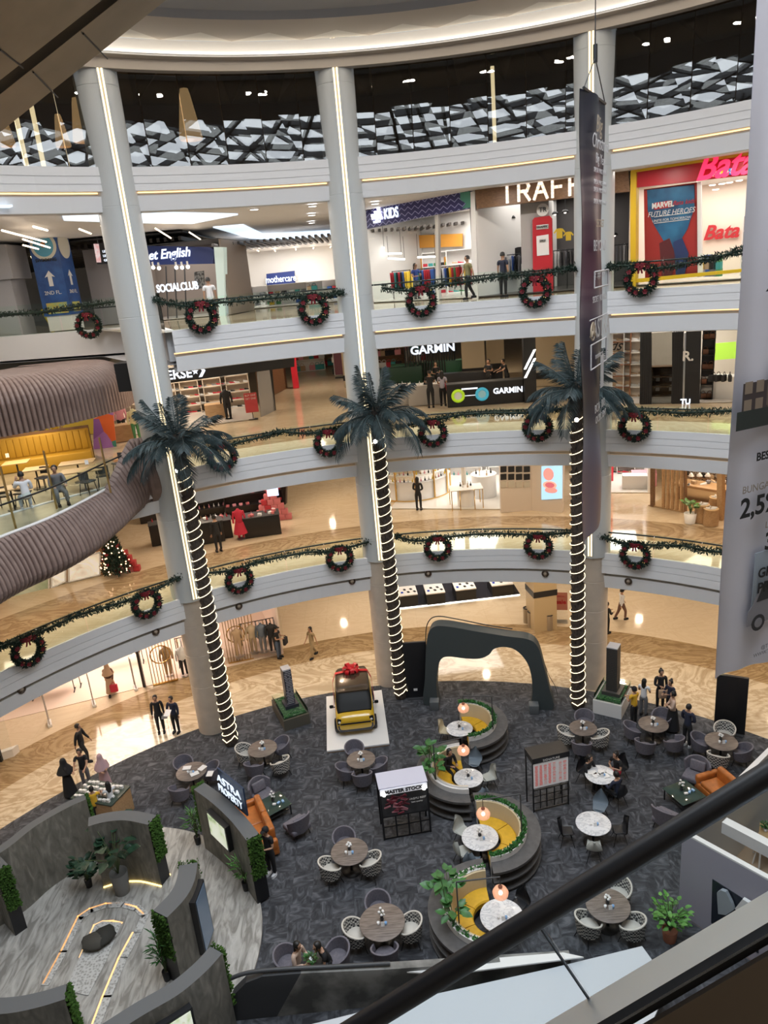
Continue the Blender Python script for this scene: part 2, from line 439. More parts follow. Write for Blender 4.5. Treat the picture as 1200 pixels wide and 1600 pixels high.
# ------------------------------------------------------------------ ring ceiling, skylight and top-floor glazing
M_cei2 = mat('taupe_ceiling', (.50, .44, .38), .6)
M_grey = mat('grey_ceiling', (.36, .36, .37), .6)
b = MB()
b.sweep([(16.55, 24.05), (16.2, 24.05), (16.2, 24.35), (15.9, 24.37)], 0, 360, 160)
struct(b.build('trim_1', [M_cei2]), 'taupe rim round the upper ceiling above the top glazing', 'ceiling rim')
b = MB(); b.sweep([(15.9, 24.37), (15.85, 24.40), (15.9, 24.6), (15.7, 24.76)], 0, 360, 160, sm=True)
struct(b.build('trim_2', [M_white]), 'lit white cove round the upper ceiling', 'ceiling cove')
b = MB(); b.sweep([(15.88, 24.405), (15.76, 24.405)], 0, 360, 160)
b.sweep([(15.76, 24.405), (15.76, 24.37)], 0, 360, 160, 1)
o = struct(b.build('trim_3', [glow('cove_led_top', (1, .9, .74), 5), M_white]), 'light trough of the upper ceiling cove', 'ceiling cove')
b = MB()
nf = 44
for i in range(nf):                      # faceted ring
    a0, a1 = i*360/nf, (i+1)*360/nf; am = (a0+a1)/2
    A, B_, Cq = pol(a0, 15.7, 24.76), pol(a1, 15.7, 24.76), pol(am, 14.8, 24.74)
    D, E_ = pol(am-360/nf, 14.8, 24.74), pol(am, 14.8, 24.74)
    b.add([A, B_, Cq], [(0, 1, 2)], 0); b.add([A, D, E_], [(0, 1, 2)], 1)
b.sweep([(14.8, 24.74), (13.5, 24.70)], 0, 360, nf*2, 1)
b.sweep([(13.5, 24.70), (13.4, 24.9), (10.2, 25.3)], 0, 360, nf*2, 2)
b.sweep([(10.2, 25.3), (10.2, 28.2)], 0, 360, nf*2, 2)
struct(b.build('ceiling', [M_cream, M_cei2, M_grey]), 'faceted taupe and white ring ceiling of the atrium', 'ceiling')
b = MB()
for i in range(-5, 6):
    x = i*2.0; h = math.sqrt(max(.1, 10.2**2-x*x))
    b.box((CC.x+x, CC.y, 27.3), (.16, 2*h, .3)); b.box((CC.x, CC.y+x, 27.3), (2*h, .16, .3))
for i in range(-4, 5):
    x = i*2.4; h = math.sqrt(max(.1, 10.2**2-x*x)); 
    q = Matrix.Rotation(PI/4, 3, 'Z'); c = q @ Vector((x, 0, 0))
    b.box((CC.x+c.x, CC.y+c.y, 27.6), (.1, 2*h, .2), 0, PI/4)
struct(b.build('skylight_lattice', [M_dark]), 'dark lattice under the round skylight', 'skylight')
# top floor: glazing, dark lounge behind
M_glass4 = glass('top_glazing', (.62, .62, .60), .42, .0)
t = thing('top_floor_glazing', 'band of tall dark glass panes closing off the top floor', 'glazing', (0, 0, 0), 0, None)
n = 40; jit = [random.uniform(-.03, .03) for _ in range(n)]
for i in range(n):
    a0, a1 = -90+180*i/n, -90+180*(i+1)/n
    A, B_ = pol(a0+.05, RE+.1+jit[i]*.3, 21.28), pol(a1-.05, RE+.1-jit[i]*.3, 21.28)
    Cq, D = pol(a1-.05, RE+.36-jit[i], 24.06), pol(a0+.05, RE+.36+jit[i], 24.06)
    MB().slabpoly([A, B_, Cq, D], (B_-A).cross(D-A).normalized()*.02).build('glass_pane', M_glass4, t)
b = MB(); b.sweep([(23.5, 21.25), (23.5, 25.5)], -95, 95, 60)
struct(b.build('wall_top', [pattern_mat('brown_slats', [(.35, (.05, .035, .025)), (.6, (.16, .11, .08))], 9, .5, 'WAVE', (1.5, 1.5, 0))]), 'brown slatted back wall of the top floor behind the glazing', 'wall')
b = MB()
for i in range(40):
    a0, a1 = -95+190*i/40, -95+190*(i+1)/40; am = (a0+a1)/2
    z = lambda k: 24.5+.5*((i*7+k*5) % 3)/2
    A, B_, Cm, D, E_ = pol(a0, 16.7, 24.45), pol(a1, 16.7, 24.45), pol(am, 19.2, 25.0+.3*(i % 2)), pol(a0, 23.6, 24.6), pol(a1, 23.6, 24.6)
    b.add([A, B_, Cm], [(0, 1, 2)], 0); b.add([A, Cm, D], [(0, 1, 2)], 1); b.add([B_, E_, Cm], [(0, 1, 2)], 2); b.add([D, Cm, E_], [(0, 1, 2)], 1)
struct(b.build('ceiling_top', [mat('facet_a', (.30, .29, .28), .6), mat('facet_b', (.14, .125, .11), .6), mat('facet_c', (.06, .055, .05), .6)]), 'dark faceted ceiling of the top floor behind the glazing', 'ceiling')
# back of the hall behind the viewer, and the far end of the corridors
b = MB(); b.sweep([(27, 0), (27, 27)], 100, 260, 60)
b.sweep([(15.9, 24.4), (27, 24.4)], 100, 260, 60)
struct(b.build('wall_back', [M_cream]), 'plain cream wall on the near side of the atrium', 'wall')
b = MB(); b.sweep([(60, 0), (60, 25)], -100, 100, 60)
struct(b.build('wall_far', [M_cream]), 'cream wall at the far end of the corridors', 'wall')
# small round nozzles on the lower fascia
for k, (px, py) in enumerate([(33, 1077), (243, 987), (373, 947), (550, 908), (669, 896), (852, 896), (982, 908)]):
    c = cyl(px, py, RE+.1); ph = phi_of(c); v = (CC-c); v.z = 0; v.normalize()
    q = MB(); q.torus((0, 0, 0), .12, .035, 0, 24, 8, v); q.lathe([(0.001, 0), (.1, .0)], (0, 0, 0), 1, 20)
    t = thing('air_nozzle', ['bronze ring nozzle on the far left lower balcony edge', 'bronze ring nozzle left of the first column', 'bronze ring nozzle right of the left palm', 'bronze ring nozzle left of the middle palm', 'bronze ring nozzle right of the middle palm', 'bronze ring nozzle left of the right palm', 'bronze ring nozzle right of the right column'][k]+' on the first gallery', 'nozzle', c+v*.03, 0, 'ring nozzles on the first gallery edge')
    MB().torus((0, 0, 0), .115, .035, 0, 24, 8, v).build('ring', mat('bronze', (.12, .09, .07), .3, .8), t)
    MB().ball((-v.x*.02, -v.y*.02, 0), .085, 0, 12, 8).build('ball', mat('nozzle_inner', (.35, .27, .2), .4), t)
# ================================================================== Christmas garlands and wreaths
M_pine = mat('pine_needles', (.011, .030, .019), .6, var=.5, scale=20)
M_red = mat('red_velvet', (.20, .010, .02), .6)
M_gold = mat('gold_bauble', (.8, .6, .25), .25, 1)
def needles(b, c, t, rad, n, ln, rnd):
    """spiky foliage round the point c of a branch running along t"""
    t = Vector(t).normalized(); x = t.orthogonal().normalized(); y = t.cross(x)
    for _ in range(n):
        a = rnd.uniform(0, 2*PI); o = x*math.cos(a)+y*math.sin(a)
        p = Vector(c)+o*rad*rnd.uniform(.3, .8)
        d = (o*rnd.uniform(.5, 1)+t*rnd.uniform(-.9, .9)).normalized()*ln*rnd.uniform(.6, 1.25)
        w = d.cross(o+Vector((rnd.uniform(-1, 1), rnd.uniform(-1, 1), rnd.uniform(-1, 1)))).normalized()*ln*.17
        q = p+d*.5
        b.add([p, q+w, p+d, q-w], [(0, 1, 2, 3)])
def make_wreath():
    rnd = random.Random(3)
    t = thing('christmas_wreath', 'green wreath', 'wreath', (0, 0, 0), 0, 'wreaths on the gallery edges')
    b = MB(); b.torus((0, 0, 0), .45, .075, 0, 40, 8, Vector((0, 1, 0)))
    for i in range(120):
        a = 2*PI*i/120
        c = (.45*math.cos(a), 0, .45*math.sin(a))
        needles(b, c, (-math.sin(a), 0, math.cos(a)), .1, 16, .12, rnd)
    b.build('foliage_ring', M_pine, t)
    for i in range(9):
        a = 2*PI*(i+.5)/9+rnd.uniform(-.15, .15)
        if abs(math.sin(a)) > .93 and math.sin(a) > 0: continue
        q = MB(); c = Vector((.45*math.cos(a), -.1, .45*math.sin(a)))
        for k in range(6):
            g = 2*PI*k/6; d = Vector((math.cos(g), -.25, math.sin(g)))*.1
            w = Vector((-math.sin(g), 0, math.cos(g)))*.04
            q.add([c, c+d*.5+w, c+d, c+d*.5-w], [(0, 1, 2, 3)])
        q.ball(c+Vector((0, -.02, 0)), .025)
        q.build('red_flower', M_red, t)
    for i in range(9):
        a = rnd.uniform(0, 2*PI); rr = .45+rnd.uniform(-.08, .08)
        MB().ball((rr*math.cos(a), -.12, rr*math.sin(a)), .025).build('bauble', M_gold, t)
    b = MB()
    for s in (-1, 1):
        b.grid(lambda u, v, s=s: (s*(.02+.19*math.sin(PI*u)), -.12-.06*math.cos(2*PI*u)+.0*v, .44+.11*(u-.4)+(v-.5)*.09*(1-.3*u)), 10, 2, 0)
        b.grid(lambda u, v, s=s: (s*(.015+.05*u)+(v-.5)*.06, -.12-.02*math.sin(4*u), .44-.26*u), 6, 1, 0)
    b.ball((0, -.13, .44), (.05, .04, .05))
    b.build('bow', M_red, t)
    return t
W0 = make_wreath()
WR = [(2, 138, 508, 'beneath the blue totem, over the ribbed canopy'), (2, 315, 495, 'in front of the white-lit wall sign on the third gallery'), (2, 490, 483, 'below the blue baby-shop sign on the third gallery'), (2, 658, 470, 'left wreath before the violet-topped shop'), (2, 836, 455, 'before the red phone booth on the third gallery'), (2, 1001, 436, 'at the yellow-framed red shopfront'),
      (1, 347, 713, 'partly behind the left palm fronds'), (1, 513, 691, 'below the shiny corridor, left of the middle palm'), (1, 676, 676, 'partly behind the middle palm fronds'), (1, 840, 667, 'below the black kiosk counter on the second gallery'), (1, 991, 666, 'right of the right palm on the second gallery'),
      (0, 44, 1016, 'lowest and farthest left of the first gallery'), (0, 229, 943, 'left of the first column on the first gallery'), (0, 374, 906, 'beside the left palm trunk on the first gallery'), (0, 531, 872, 'left of the middle palm trunk on the first gallery'), (0, 684, 856, 'right of the middle palm trunk on the first gallery'), (0, 841, 853, 'left of the right palm trunk on the first gallery'), (0, 992, 867, 'right of the dark banner tip on the first gallery')]
for i, (lv, px, py, nm) in enumerate(WR):
    if i == 0: p = onp(px, py, PA+Vector((0, -.55, 0)), PB+Vector((0, -.55, 0)))
    else: p = cyl(px, py, RE-.22)
    o = W0 if i == 0 else dup(W0)
    o.location = p; o.rotation_euler = (0, 0, facing(p, CC) if i else 0)
    o['label'] = 'green wreath with red bow, '+nm
GA = [(9, [(-15, 492), (0, 491), (60, 488), (110, 480), (150, 475), (205, 469)], 'over the ribbed canopy, third gallery'),
      (2, [(238, 468), (290, 478), (330, 474), (400, 468), (460, 463), (500, 463), (530, 458), (557, 453)], 'third gallery before the corridor of shops'),
      (2, [(597, 450), (640, 454), (680, 446), (730, 440), (780, 432), (830, 428), (870, 424), (900, 417)], 'third gallery before the marquee-lit letters'),
      (2, [(948, 417), (985, 415), (1030, 419), (1080, 410), (1120, 402), (1155, 392), (1190, 386)], 'third gallery before the red poster window'),
      (1, [(350, 697), (410, 682), (440, 675), (480, 677), (520, 672), (545, 665), (585, 660)], 'second gallery between the left and middle palms'),
      (1, [(618, 668), (650, 662), (685, 655), (720, 648), (770, 645), (820, 645), (865, 640), (897, 636)], 'second gallery before the black kiosk'),
      (1, [(925, 640), (1000, 641), (1060, 645), (1110, 643), (1160, 641)], 'second gallery right of the right palm'),
      (0, [(-20, 1020), (0, 1011), (40, 996), (80, 980), (120, 962), (160, 950), (200, 938), (240, 923), (285, 898)], 'first gallery left of the first column'),
      (0, [(312, 896), (365, 891), (395, 880), (430, 872), (480, 863), (510, 862), (545, 855), (592, 842)], 'first gallery between left and middle columns'),
      (0, [(618, 838), (650, 845), (690, 840), (740, 835), (790, 834), (840, 836), (870, 834), (900, 831)], 'first gallery between middle and right columns'),
      (0, [(928, 833), (960, 845), (990, 850), (1030, 852), (1070, 853), (1100, 860), (1140, 863)], 'first gallery right of the right column')]
for gi, (lv, pts, nm) in enumerate(GA):
    rnd = random.Random(gi); b = MB()
    P = [onp(px, py, PA+Vector((0, -.42, 0)), PB+Vector((0, -.42, 0))) if lv == 9 else cyl(px, py, RE-.08) for px, py in pts]
    P = smooth_path(P, 24)
    b.tube(P, .05, n=6)
    L = 0
    for a, c in zip(P, P[1:]):
        k = max(1, int((c-a).length/.05))
        for j in range(k):
            needles(b, a.lerp(c, j/k), c-a, .08*rnd.uniform(.8, 1.4), 8, .14, rnd)
    tag(b.build('garland', M_pine), 'draped green pine garland along the '+nm, 'garland', 'pine garlands on the galleries')
# ================================================================== artificial palms
M_bark = pattern_mat('palm_bark', [(.35, (.015, .011, .009)), (.65, (.06, .042, .03))], 6, .9, stretch=(3, 3, 1), bump=.6)
M_frond = mat('palm_frond', (.042, .066, .070), .55, var=.35, scale=6)
M_rope = glow('rope_light', (1, .84, .56), 2.0)
def make_frond(seed, ln, droop):
    rnd = random.Random(seed); b = MB(); n = 38
    def P(u): return Vector((ln*(u*math.cos(.35*u)-.08*u*u), 0, ln*(.55*u-droop*u*u)))
    b.tube([P(i/12) for i in range(13)], [.035*(1-.85*i/12)+.004 for i in range(13)], n=5)
    for i in range(n):
        u = .1+.9*i/n; p = P(u); t = (P(min(1, u+.01))-P(u-.01)).normalized()
        for s in (-1, 1):
            L_ = ln*.27*math.sin(PI*(.12+.80*u))**.7*rnd.uniform(.85, 1.1)
            d = (Vector((0, s, 0))*.8+t*.75+Vector((0, 0, -.35-.25*rnd.random()))).normalized()
            w = t*.021
            m = p+d*L_*.55; e = p+d*L_+Vector((0, 0, -.18*L_))
            b.add([p-w*.4, p+w*.4, m+w, e, m-w], [(0, 1, 2, 3, 4)])
    return b
FR = [make_frond(1, 2.5, .75), make_frond(2, 2.2, .55), make_frond(3, 2.0, .25), make_frond(4, 1.7, .02)]
FRM = []
PALM = [((362, 1163), 12.3, 'leftmost', 'left palm'), ((627, 1090), 12.2, 'middle', 'middle palm'), ((903, 1106), 12.75, 'right', 'right palm behind the dark banner')]
for k, ((px, py), ht, nm, nm2) in enumerate(PALM):
    p = at(px, py); rnd = random.Random(k+20)
    t = thing('palm_tree', f'{nm} tall artificial palm with dark blue-green fronds and lit trunk', 'palm tree', p, 0, 'tall artificial palms')
    b = MB(); prof = []
    nz = 46
    for i in range(nz):
        z = ht*i/nz; r = .25-.05*i/nz
        prof += [(r-.02, z), (r+.035, z+ht/nz*.8)]
    prof.append((.2, ht)); b.lathe(prof, (0, 0, 0), 0, 14)
    for i in range(500):
        a = rnd.uniform(0, 2*PI); z = rnd.uniform(.1, ht); r = .24
        c = Vector((r*math.cos(a), r*math.sin(a), z)); w = Vector((-math.sin(a), math.cos(a), 0))*.03
        b.add([c-w, c+w, c+Vector((.06*math.cos(a), .06*math.sin(a), .14))], [(0, 1, 2)])
    b.build('trunk', M_bark, t)
    b = MB(); b.lathe([(.2, 0), (.34, .25), (.3, .55), (.1, .8)], (0, 0, ht-.35), 0, 12); b.build('crown_heart', M_bark, t)
    specs = [(0, 9, 15), (1, 8, 25), (2, 7, 40), (3, 5, 62)]
    for vi, cnt, el in specs:
        for j in range(cnt):
            if len(FRM) <= vi:
                o = FR[vi].build('frond', M_frond, t); FRM.append(o.data)
            else:
                o = bpy.data.objects.new('frond', FRM[vi]); COL.objects.link(o); o.parent = t
            o.location = (0, 0, ht+.05*vi)
            o.rotation_euler = (rnd.uniform(-.25, .25), -R(el-28+rnd.uniform(-12, 12)), 2*PI*(j+.5*vi)/cnt+rnd.uniform(-.25, .25))
            s = rnd.uniform(.85, 1.1); o.scale = (s, s, s)
    # rope light wound round the trunk: a thing of its own
    pts = []; turns = 30
    for i in range(turns*16+1):
        a = 2*PI*i/16; z = .35+(ht-1.1)*i/(turns*16); z += .05*math.sin(a+1)+.03*math.sin(a*.37)
        r = .30-.045*z/ht
        pts.append((r*math.cos(a), r*math.sin(a), z))
    q = MB(); q.tube(pts, .014, n=5)
    q.tube([(.3, -.1, .3), (.24, -.24, .55), (.1, -.31, .42), (-.1, -.31, .3), (-.28, -.14, .36)], .018, n=5)
    o = q.build('rope_light', M_rope, None, p); tag(o, f'rope of warm lights wound round the trunk of the {nm2}', 'string lights', 'rope lights on the palms')
    sp = thing('spotlight', f'small bright white spotlight on the trunk of the {nm2}', 'spotlight', p+Vector((-.1, -.32, ht-.85)), 0, 'palm spotlights')
    q = MB(); q.cylr((0, 0, -.08), .07, .14); q.tube([(0, .02, 0), (.04, .16, -.02)], .015); q.build('housing', M_black, sp)
    q = MB(); q.ball((-.02, -.05, .0), .075); q.build('lens', glow('spot_lens', (1, .98, .95), 14), sp)
# ================================================================== hanging banners
def banner_mat(name, stops, scale, rough=.6, stretch=(1, 1, 1)):
    return pattern_mat(name, stops, scale, rough, stretch=stretch, dist=.4)
# dark narrow banner between the right palm and the viewer
A = aty(911, 137, 17.0); zb = aty(912, 856, 17.0).z
P1 = aty(912, 500, 17.0); d2 = ray(943, 490); P2 = CAM+d2*(18.9/d2.y)
u = Vector((P2.x-P1.x, P2.y-P1.y, 0)); W2 = u.length; u.normalize(); Lh = A.z-zb
t = thing('hanging_banner', 'dark purple hanging banner with small white lettering before the right column', 'banner', (P1.x, P1.y, zb), math.atan2(u.y, u.x), 'hanging banners')
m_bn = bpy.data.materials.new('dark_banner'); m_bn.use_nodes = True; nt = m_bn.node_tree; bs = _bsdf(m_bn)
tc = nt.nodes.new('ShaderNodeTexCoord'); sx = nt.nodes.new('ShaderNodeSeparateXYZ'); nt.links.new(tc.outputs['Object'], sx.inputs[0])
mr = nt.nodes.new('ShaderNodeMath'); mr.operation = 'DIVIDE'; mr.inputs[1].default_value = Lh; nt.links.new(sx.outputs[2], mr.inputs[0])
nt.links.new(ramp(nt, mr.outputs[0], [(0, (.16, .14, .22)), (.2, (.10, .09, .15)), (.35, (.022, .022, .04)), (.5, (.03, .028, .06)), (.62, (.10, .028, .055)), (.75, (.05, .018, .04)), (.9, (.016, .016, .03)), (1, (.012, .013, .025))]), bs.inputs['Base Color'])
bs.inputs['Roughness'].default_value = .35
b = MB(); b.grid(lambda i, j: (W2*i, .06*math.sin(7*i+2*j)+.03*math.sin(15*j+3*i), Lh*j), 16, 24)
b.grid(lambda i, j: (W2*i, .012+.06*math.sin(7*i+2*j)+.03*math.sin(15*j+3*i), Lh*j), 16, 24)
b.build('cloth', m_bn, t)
M_ink = mat('banner_white_print', (.6, .58, .58), .6); M_ink2 = mat('banner_tan_print', (.45, .36, .26), .6)
def btx(s, z, size, m=M_ink, x=.5, sh=0):
    text(s, 'lettering', m, t, size, (W2*x, -.13, z), (1, 0, 0), (0, 0, 1), .002, shear=sh, sx=1.0)
def bz(py): return Lh*(856-py)/(856-137)
btx('Big', bz(180), .5, M_ink2, .42, .3); btx('Christmas', bz(205), .42, M_ink, .5, .3); btx('Big Year', bz(228), .3, M_ink, .5, .2)
for py in (245, 262, 273, 290): btx('SPECIAL PRICE EVENT', bz(py), .14)
btx('SECRET', bz(322), .24, M_ink2); btx('BEYOND', bz(356), .34); btx('SECRET NUMBER', bz(438), .2, M_ink)
btx('* ** **', bz(407), .45)
q = MB()
for (x0, x1, y0, y1) in ((.25, .97, 395, 420), (.1, .9, 508, 548)):
    for a, c in (((x0, y0), (x1, y0)), ((x0, y1), (x1, y1)), ((x0, y0), (x0, y1)), ((x1, y0), (x1, y1))):
        q.tube([(W2*a[0], -.12, bz(a[1])), (W2*c[0], -.12, bz(c[1]))], .018, n=4)
q.tube([(.1, -.12, bz(468)), (W2-.1, -.12, bz(468))], .014, n=4)
q.build('printed_frame', M_ink, t)
btx('ASTRA', bz(487), .62, M_ink, .62); btx('member of', bz(530), .2); 
q = MB()
for k in range(3):
    a = R(90+120*k); q.tube([(.35+.0*k, -.13, bz(487)), (.35+.22*math.cos(a), -.13, bz(487)+.22*math.sin(a))], .035, n=4)
q.torus((.35, -.13, bz(487)), .2, .02, 0, 20, 4, Vector((0, 1, 0))); q.build('printed_emblem', M_ink2, t)
q = MB(); q.box((W2*.66, -.125, bz(562)), (.34, .01, .8)); q.build('white_print_panel', mat('white_print', (.55, .55, .57), .6), t)
btx('BCA  BRI', bz(620), .3, M_ink, .55); btx('OCBC BNI', bz(640), .26, M_ink, .6)
q = MB(); q.cylr((0, 0, 0), .03, W2, 0, 10); o = q.build('top_rod', M_black, t, (0, 0, Lh)); o.rotation_euler = (0, PI/2, 0)
hk = aty(930, 90, 17.9); hl = t.matrix_basis.inverted() @ hk
q = MB(); q.tube([(0.02, 0, Lh), hl], .012, n=4); q.tube([(W2-.02, 0, Lh), hl], .012, n=4); q.tube([hl, hl+Vector((0, 0, 6.3))], .012, n=4); q.cylr(hl-Vector((0, 0, .1)), .05, .35, 0, 8); q.build('hanging_wire', M_black, t)
# big pale banner at the right
P1 = aty(1118, 1061, 12.0); zb = P1.z; P2 = at(1200, 1030, zb); u = Vector((P2.x-P1.x, P2.y-P1.y, 0)).normalized(); W3 = 2.6; Lh3 = 13.4
t = thing('hanging_banner', 'huge pale grey hanging banner with black loan offer lettering at the right edge', 'banner', P1, math.atan2(u.y, u.x), 'hanging banners')
m_pb = mat('pale_banner_cloth', (.80, .77, .83), .55)
fold = lambda i, j: .05*math.sin(i*9+1.5*j)+.03*math.sin(i*21-2*j)+.02*math.sin(8*j)
b = MB(); b.grid(lambda i, j: (W3*i, fold(i, j), Lh3*j), 30, 20); b.grid(lambda i, j: (W3*i, .01+fold(i, j), Lh3*j), 30, 20); b.build('cloth', m_pb, t)
Q1 = (P1.x, P1.y); Q2 = (P1.x+u.x, P1.y+u.y)
def blc(px, py):
    w = onp(px, py, Q1, Q2); l = Vector((w.x-P1.x, w.y-P1.y, 0)).dot(u); return Vector((l, -.13, w.z-zb))
def bt3(s, px, py, size, m, bold=0, sh=0):
    text(s, 'lettering', m, t, size, blc(px, py), (1, 0, 0), (0, 0, 1), .002, 'LEFT', sh, 1, bold)
M_blk = mat('banner_black_print', (.02, .02, .022), .6); M_tan = mat('banner_beige_print', (.36, .29, .23), .6); M_gp = mat('banner_grey_print', (.25, .25, .27), .6)
bt3('3 LANTAI', 1188, 385, .30, M_gp); bt3('Zahra', 1186, 445, .36, M_blk, 0, .4)
bt3('BEST DEAL', 1172, 713, .2, M_blk, .006); bt3('ON TOP', 1190, 731, .18, M_gp)
bt3('BUNGA KPR', 1150, 765, .19, M_tan); bt3('2,5%', 1147, 795, .50, M_blk, .012); bt3('LIBUR', 1186, 818, .18, M_tan); bt3('3 TAHUN', 1185, 845, .46, M_blk, .012)
c0 = blc(1167, 940); c1 = blc(1200, 940)
q = MB(); q.rbox((c0.x+.75, -.1, c0.z+.45), (1.5, .01, 1.1), .004); q.build('blue_panel', mat('banner_blue_print', (.36, .41, .47), .6), t)
bt3('GRAND', 1175, 894, .27, M_blk, .006); bt3('PRIZE', 1174, 917, .29, M_blk, .006)
# printed pictures on the banner (a house and a small car), flat like the print itself
q = MB(); h = blc(1146, 640)
def hb(x, z, w, hh, m): q.box((h.x+x+w/2, -.115-.002*m, h.z+z+hh/2), (w, .004, hh), m)
hb(-.05, -.35, 1.9, .32, 3); hb(.06, -.12, .62, .55, 0); hb(.62, .0, .45, .62, 1); hb(1.0, -.1, .8, .9, 0)
for x in (.1, .36, .66, .86, 1.1, 1.4):
    for z in (-.05, .25): hb(x, z, .17, .2, 2)
q.build('printed_house', [mat('print_brown', (.08, .06, .06), .6), mat('print_tan', (.2, .15, .12), .6), mat('print_window', (.35, .27, .2), .6), mat('print_hedge', (.04, .05, .045), .6)], t)
q = MB(); h = blc(1158, 985)
prof = [(0, .12), (0, .42), (.12, .55), (.3, .95), (.5, 1.02), (1.6, 1.02), (1.7, .6), (1.7, .12)]
q.slabpoly([(h.x+x, -.115, h.z+z) for x, z in prof], (0, -.004, 0), 0)
q.slabpoly([(h.x+x, -.121, h.z+z) for x, z in [(.2, .58), (.35, .92), (.52, .98), (1.55, .98), (1.6, .58)]], (0, -.003, 0), 1)
for x in (.28, 1.2):
    q.slabpoly([(h.x+x+.17*math.cos(2*PI*i/16), -.123, h.z+.14+.17*math.sin(2*PI*i/16)) for i in range(16)], (0, -.003, 0), 1)
    q.slabpoly([(h.x+x+.1*math.cos(2*PI*i/16), -.127, h.z+.14+.1*math.sin(2*PI*i/16)) for i in range(16)], (0, -.003, 0), 0)
q.build('printed_car', [mat('print_silver', (.33, .32, .35), .6), mat('print_dark', (.05, .05, .055), .6)], t)
bt3('@THE TRINITY', 1180, 1008, .11, M_gp); bt3('WWW.TRINITY.COM', 1168, 1021, .11, M_gp)
q = MB(); q.cylr((0, 0, 0), .03, W3, 0, 10); o = q.build('top_rod', M_black, t, (0, 0, Lh3)); o.rotation_euler = (0, PI/2, 0)
# ================================================================== helpers for the shops
M_sw = mat('shop_white', (.80, .78, .76), .5); M_swarm = mat('shop_warm_white', (.80, .70, .60), .5)
M_sfloor = mat('shop_floor', (.62, .58, .54), .15)
M_navy = mat('navy_blue', (.012, .03, .16), .45); M_orange = mat('amber_orange', (.75, .34, .05), .5)
M_lampw = glow('shop_lamp_white', (1, .97, .92), 6); M_let = glow('lit_white_letters', (.80, .88, 1), 1.0)
COLS = [mat('cloth_'+n, c, .8) for n, c in dict(white=(.75, .75, .75), black=(.015, .015, .017), red=(.5, .03, .05), blue=(.05, .12, .4), teal=(.05, .3, .3), yellow=(.8, .55, .05), grey=(.2, .2, .22), pink=(.7, .3, .35), tan=(.45, .32, .2), green=(.08, .25, .1)).items()]
def v2(p): return Vector((p[0], p[1], 0))
def back(A, B):
    n = Vector((-(B[1]-A[1]), B[0]-A[0], 0)).normalized()
    return n if n.dot(v2(A)-CAM.xy.to_3d()) > 0 else -n
def poly(b, A, B, pts, t=.1, m=0, off=0):
    """solid panel on the vertical plane A-B whose corners are met by the given sight lines"""
    n = back(A, B); O = n*off
    return b.slabpoly([onp(x, y, v2(A)+O, v2(B)+O) for x, y in pts], n*t, m)
def room(A, B, dep, z0, z1, mats, nm, power=150, col=(1, .95, .88), sides=(1, 1), light=True):
    """a shop room behind the front A-B: back wall, side walls, floor and ceiling"""
    n = back(A, B); A = v2(A); B = v2(B); C_ = A+n*dep; D = B+n*dep
    b = MB()
    def w(p, q, t): b.slabpoly([(p.x, p.y, z0), (q.x, q.y, z0), (q.x, q.y, z1), (p.x, p.y, z1)], t, 0)
    w(C_, D, n*.1)
    d = (B-A).normalized()
    if sides[0]: w(A, C_, -d*.1)
    if sides[1]: w(B, D, d*.1)
    struct(b.build('shop_wall', mats[0]), 'inside walls of the '+nm, 'wall')
    f = MB(); f.slabpoly([(p.x, p.y, z0) for p in (A, B, D, C_)], (0, 0, .03), 0); struct(f.build('shop_floor', mats[1]), 'floor of the '+nm, 'floor')
    f = MB(); f.slabpoly([(p.x, p.y, z1) for p in (A, B, D, C_)], (0, 0, .05), 0); struct(f.build('shop_ceiling', mats[2]), 'ceiling of the '+nm, 'ceiling')
    if light and power:
        c = (A+B+C_+D)/4
        SHOPL.append((Vector((c.x, c.y, z1-.08)), min((B-A).length, 6)*.7, dep*.7, power, col, math.atan2(d.y, d.x)))
    return n
SHOPL = []
def lerp2(A, B, t): return v2(A).lerp(v2(B), t)
# small repeated goods: one master each, copied in loops
def g_shirt():
    b = MB()
    b.slabpoly([(-.2, 0, -.6), (.2, 0, -.6), (.2, 0, -.12), (.34, 0, -.28), (.4, 0, -.2), (.22, 0, .02), (.08, 0, .05), (-.08, 0, .05), (-.22, 0, .02), (-.4, 0, -.2), (-.34, 0, -.28), (-.2, 0, -.12)], (0, .05, 0))
    return b
def g_shoe():
    b = MB(); b.grid(lambda u, v: ((u-.5)*.28, .05*math.cos(PI*v)*(1-.5*(abs(u-.4))**1.2), .03+(.09-.06*u)*math.sin(PI*v)), 6, 6); b.box((0, 0, .015), (.28, .09, .03), 1)
    return b
def g_bag():
    b = MB(); b.rbox((0, 0, .12), (.3, .12, .24), .03); b.torus((0, 0, .26), .09, .012, 0, 14, 6, Vector((0, 1, 0)))
    return b
def g_box():
    b = MB(); b.rbox((0, 0, .07), (.22, .16, .14), .008); return b
def g_bottle():
    b = MB(); b.lathe([(.001, 0), (.04, 0), (.04, .1), (.012, .13), (.012, .16), (.02, .165), (.02, .2), (.001, .2)], (0, 0, 0), 0, 10); return b
def g_hang():
    b = MB(); b.grid(lambda u, v: ((u-.5)*.07*(1+.3*math.sin(9*v)), (v-.5)*.42*(1-.25*max(0, .8-u)*0), -u*.8), 2, 6); b.rbox((0, 0, -.42), (.05, .4, .8), .02); b.torus((0, 0, .04), .04, .008, 0, 10, 4, Vector((0, 1, 0)))
    return b
GOODS = {}
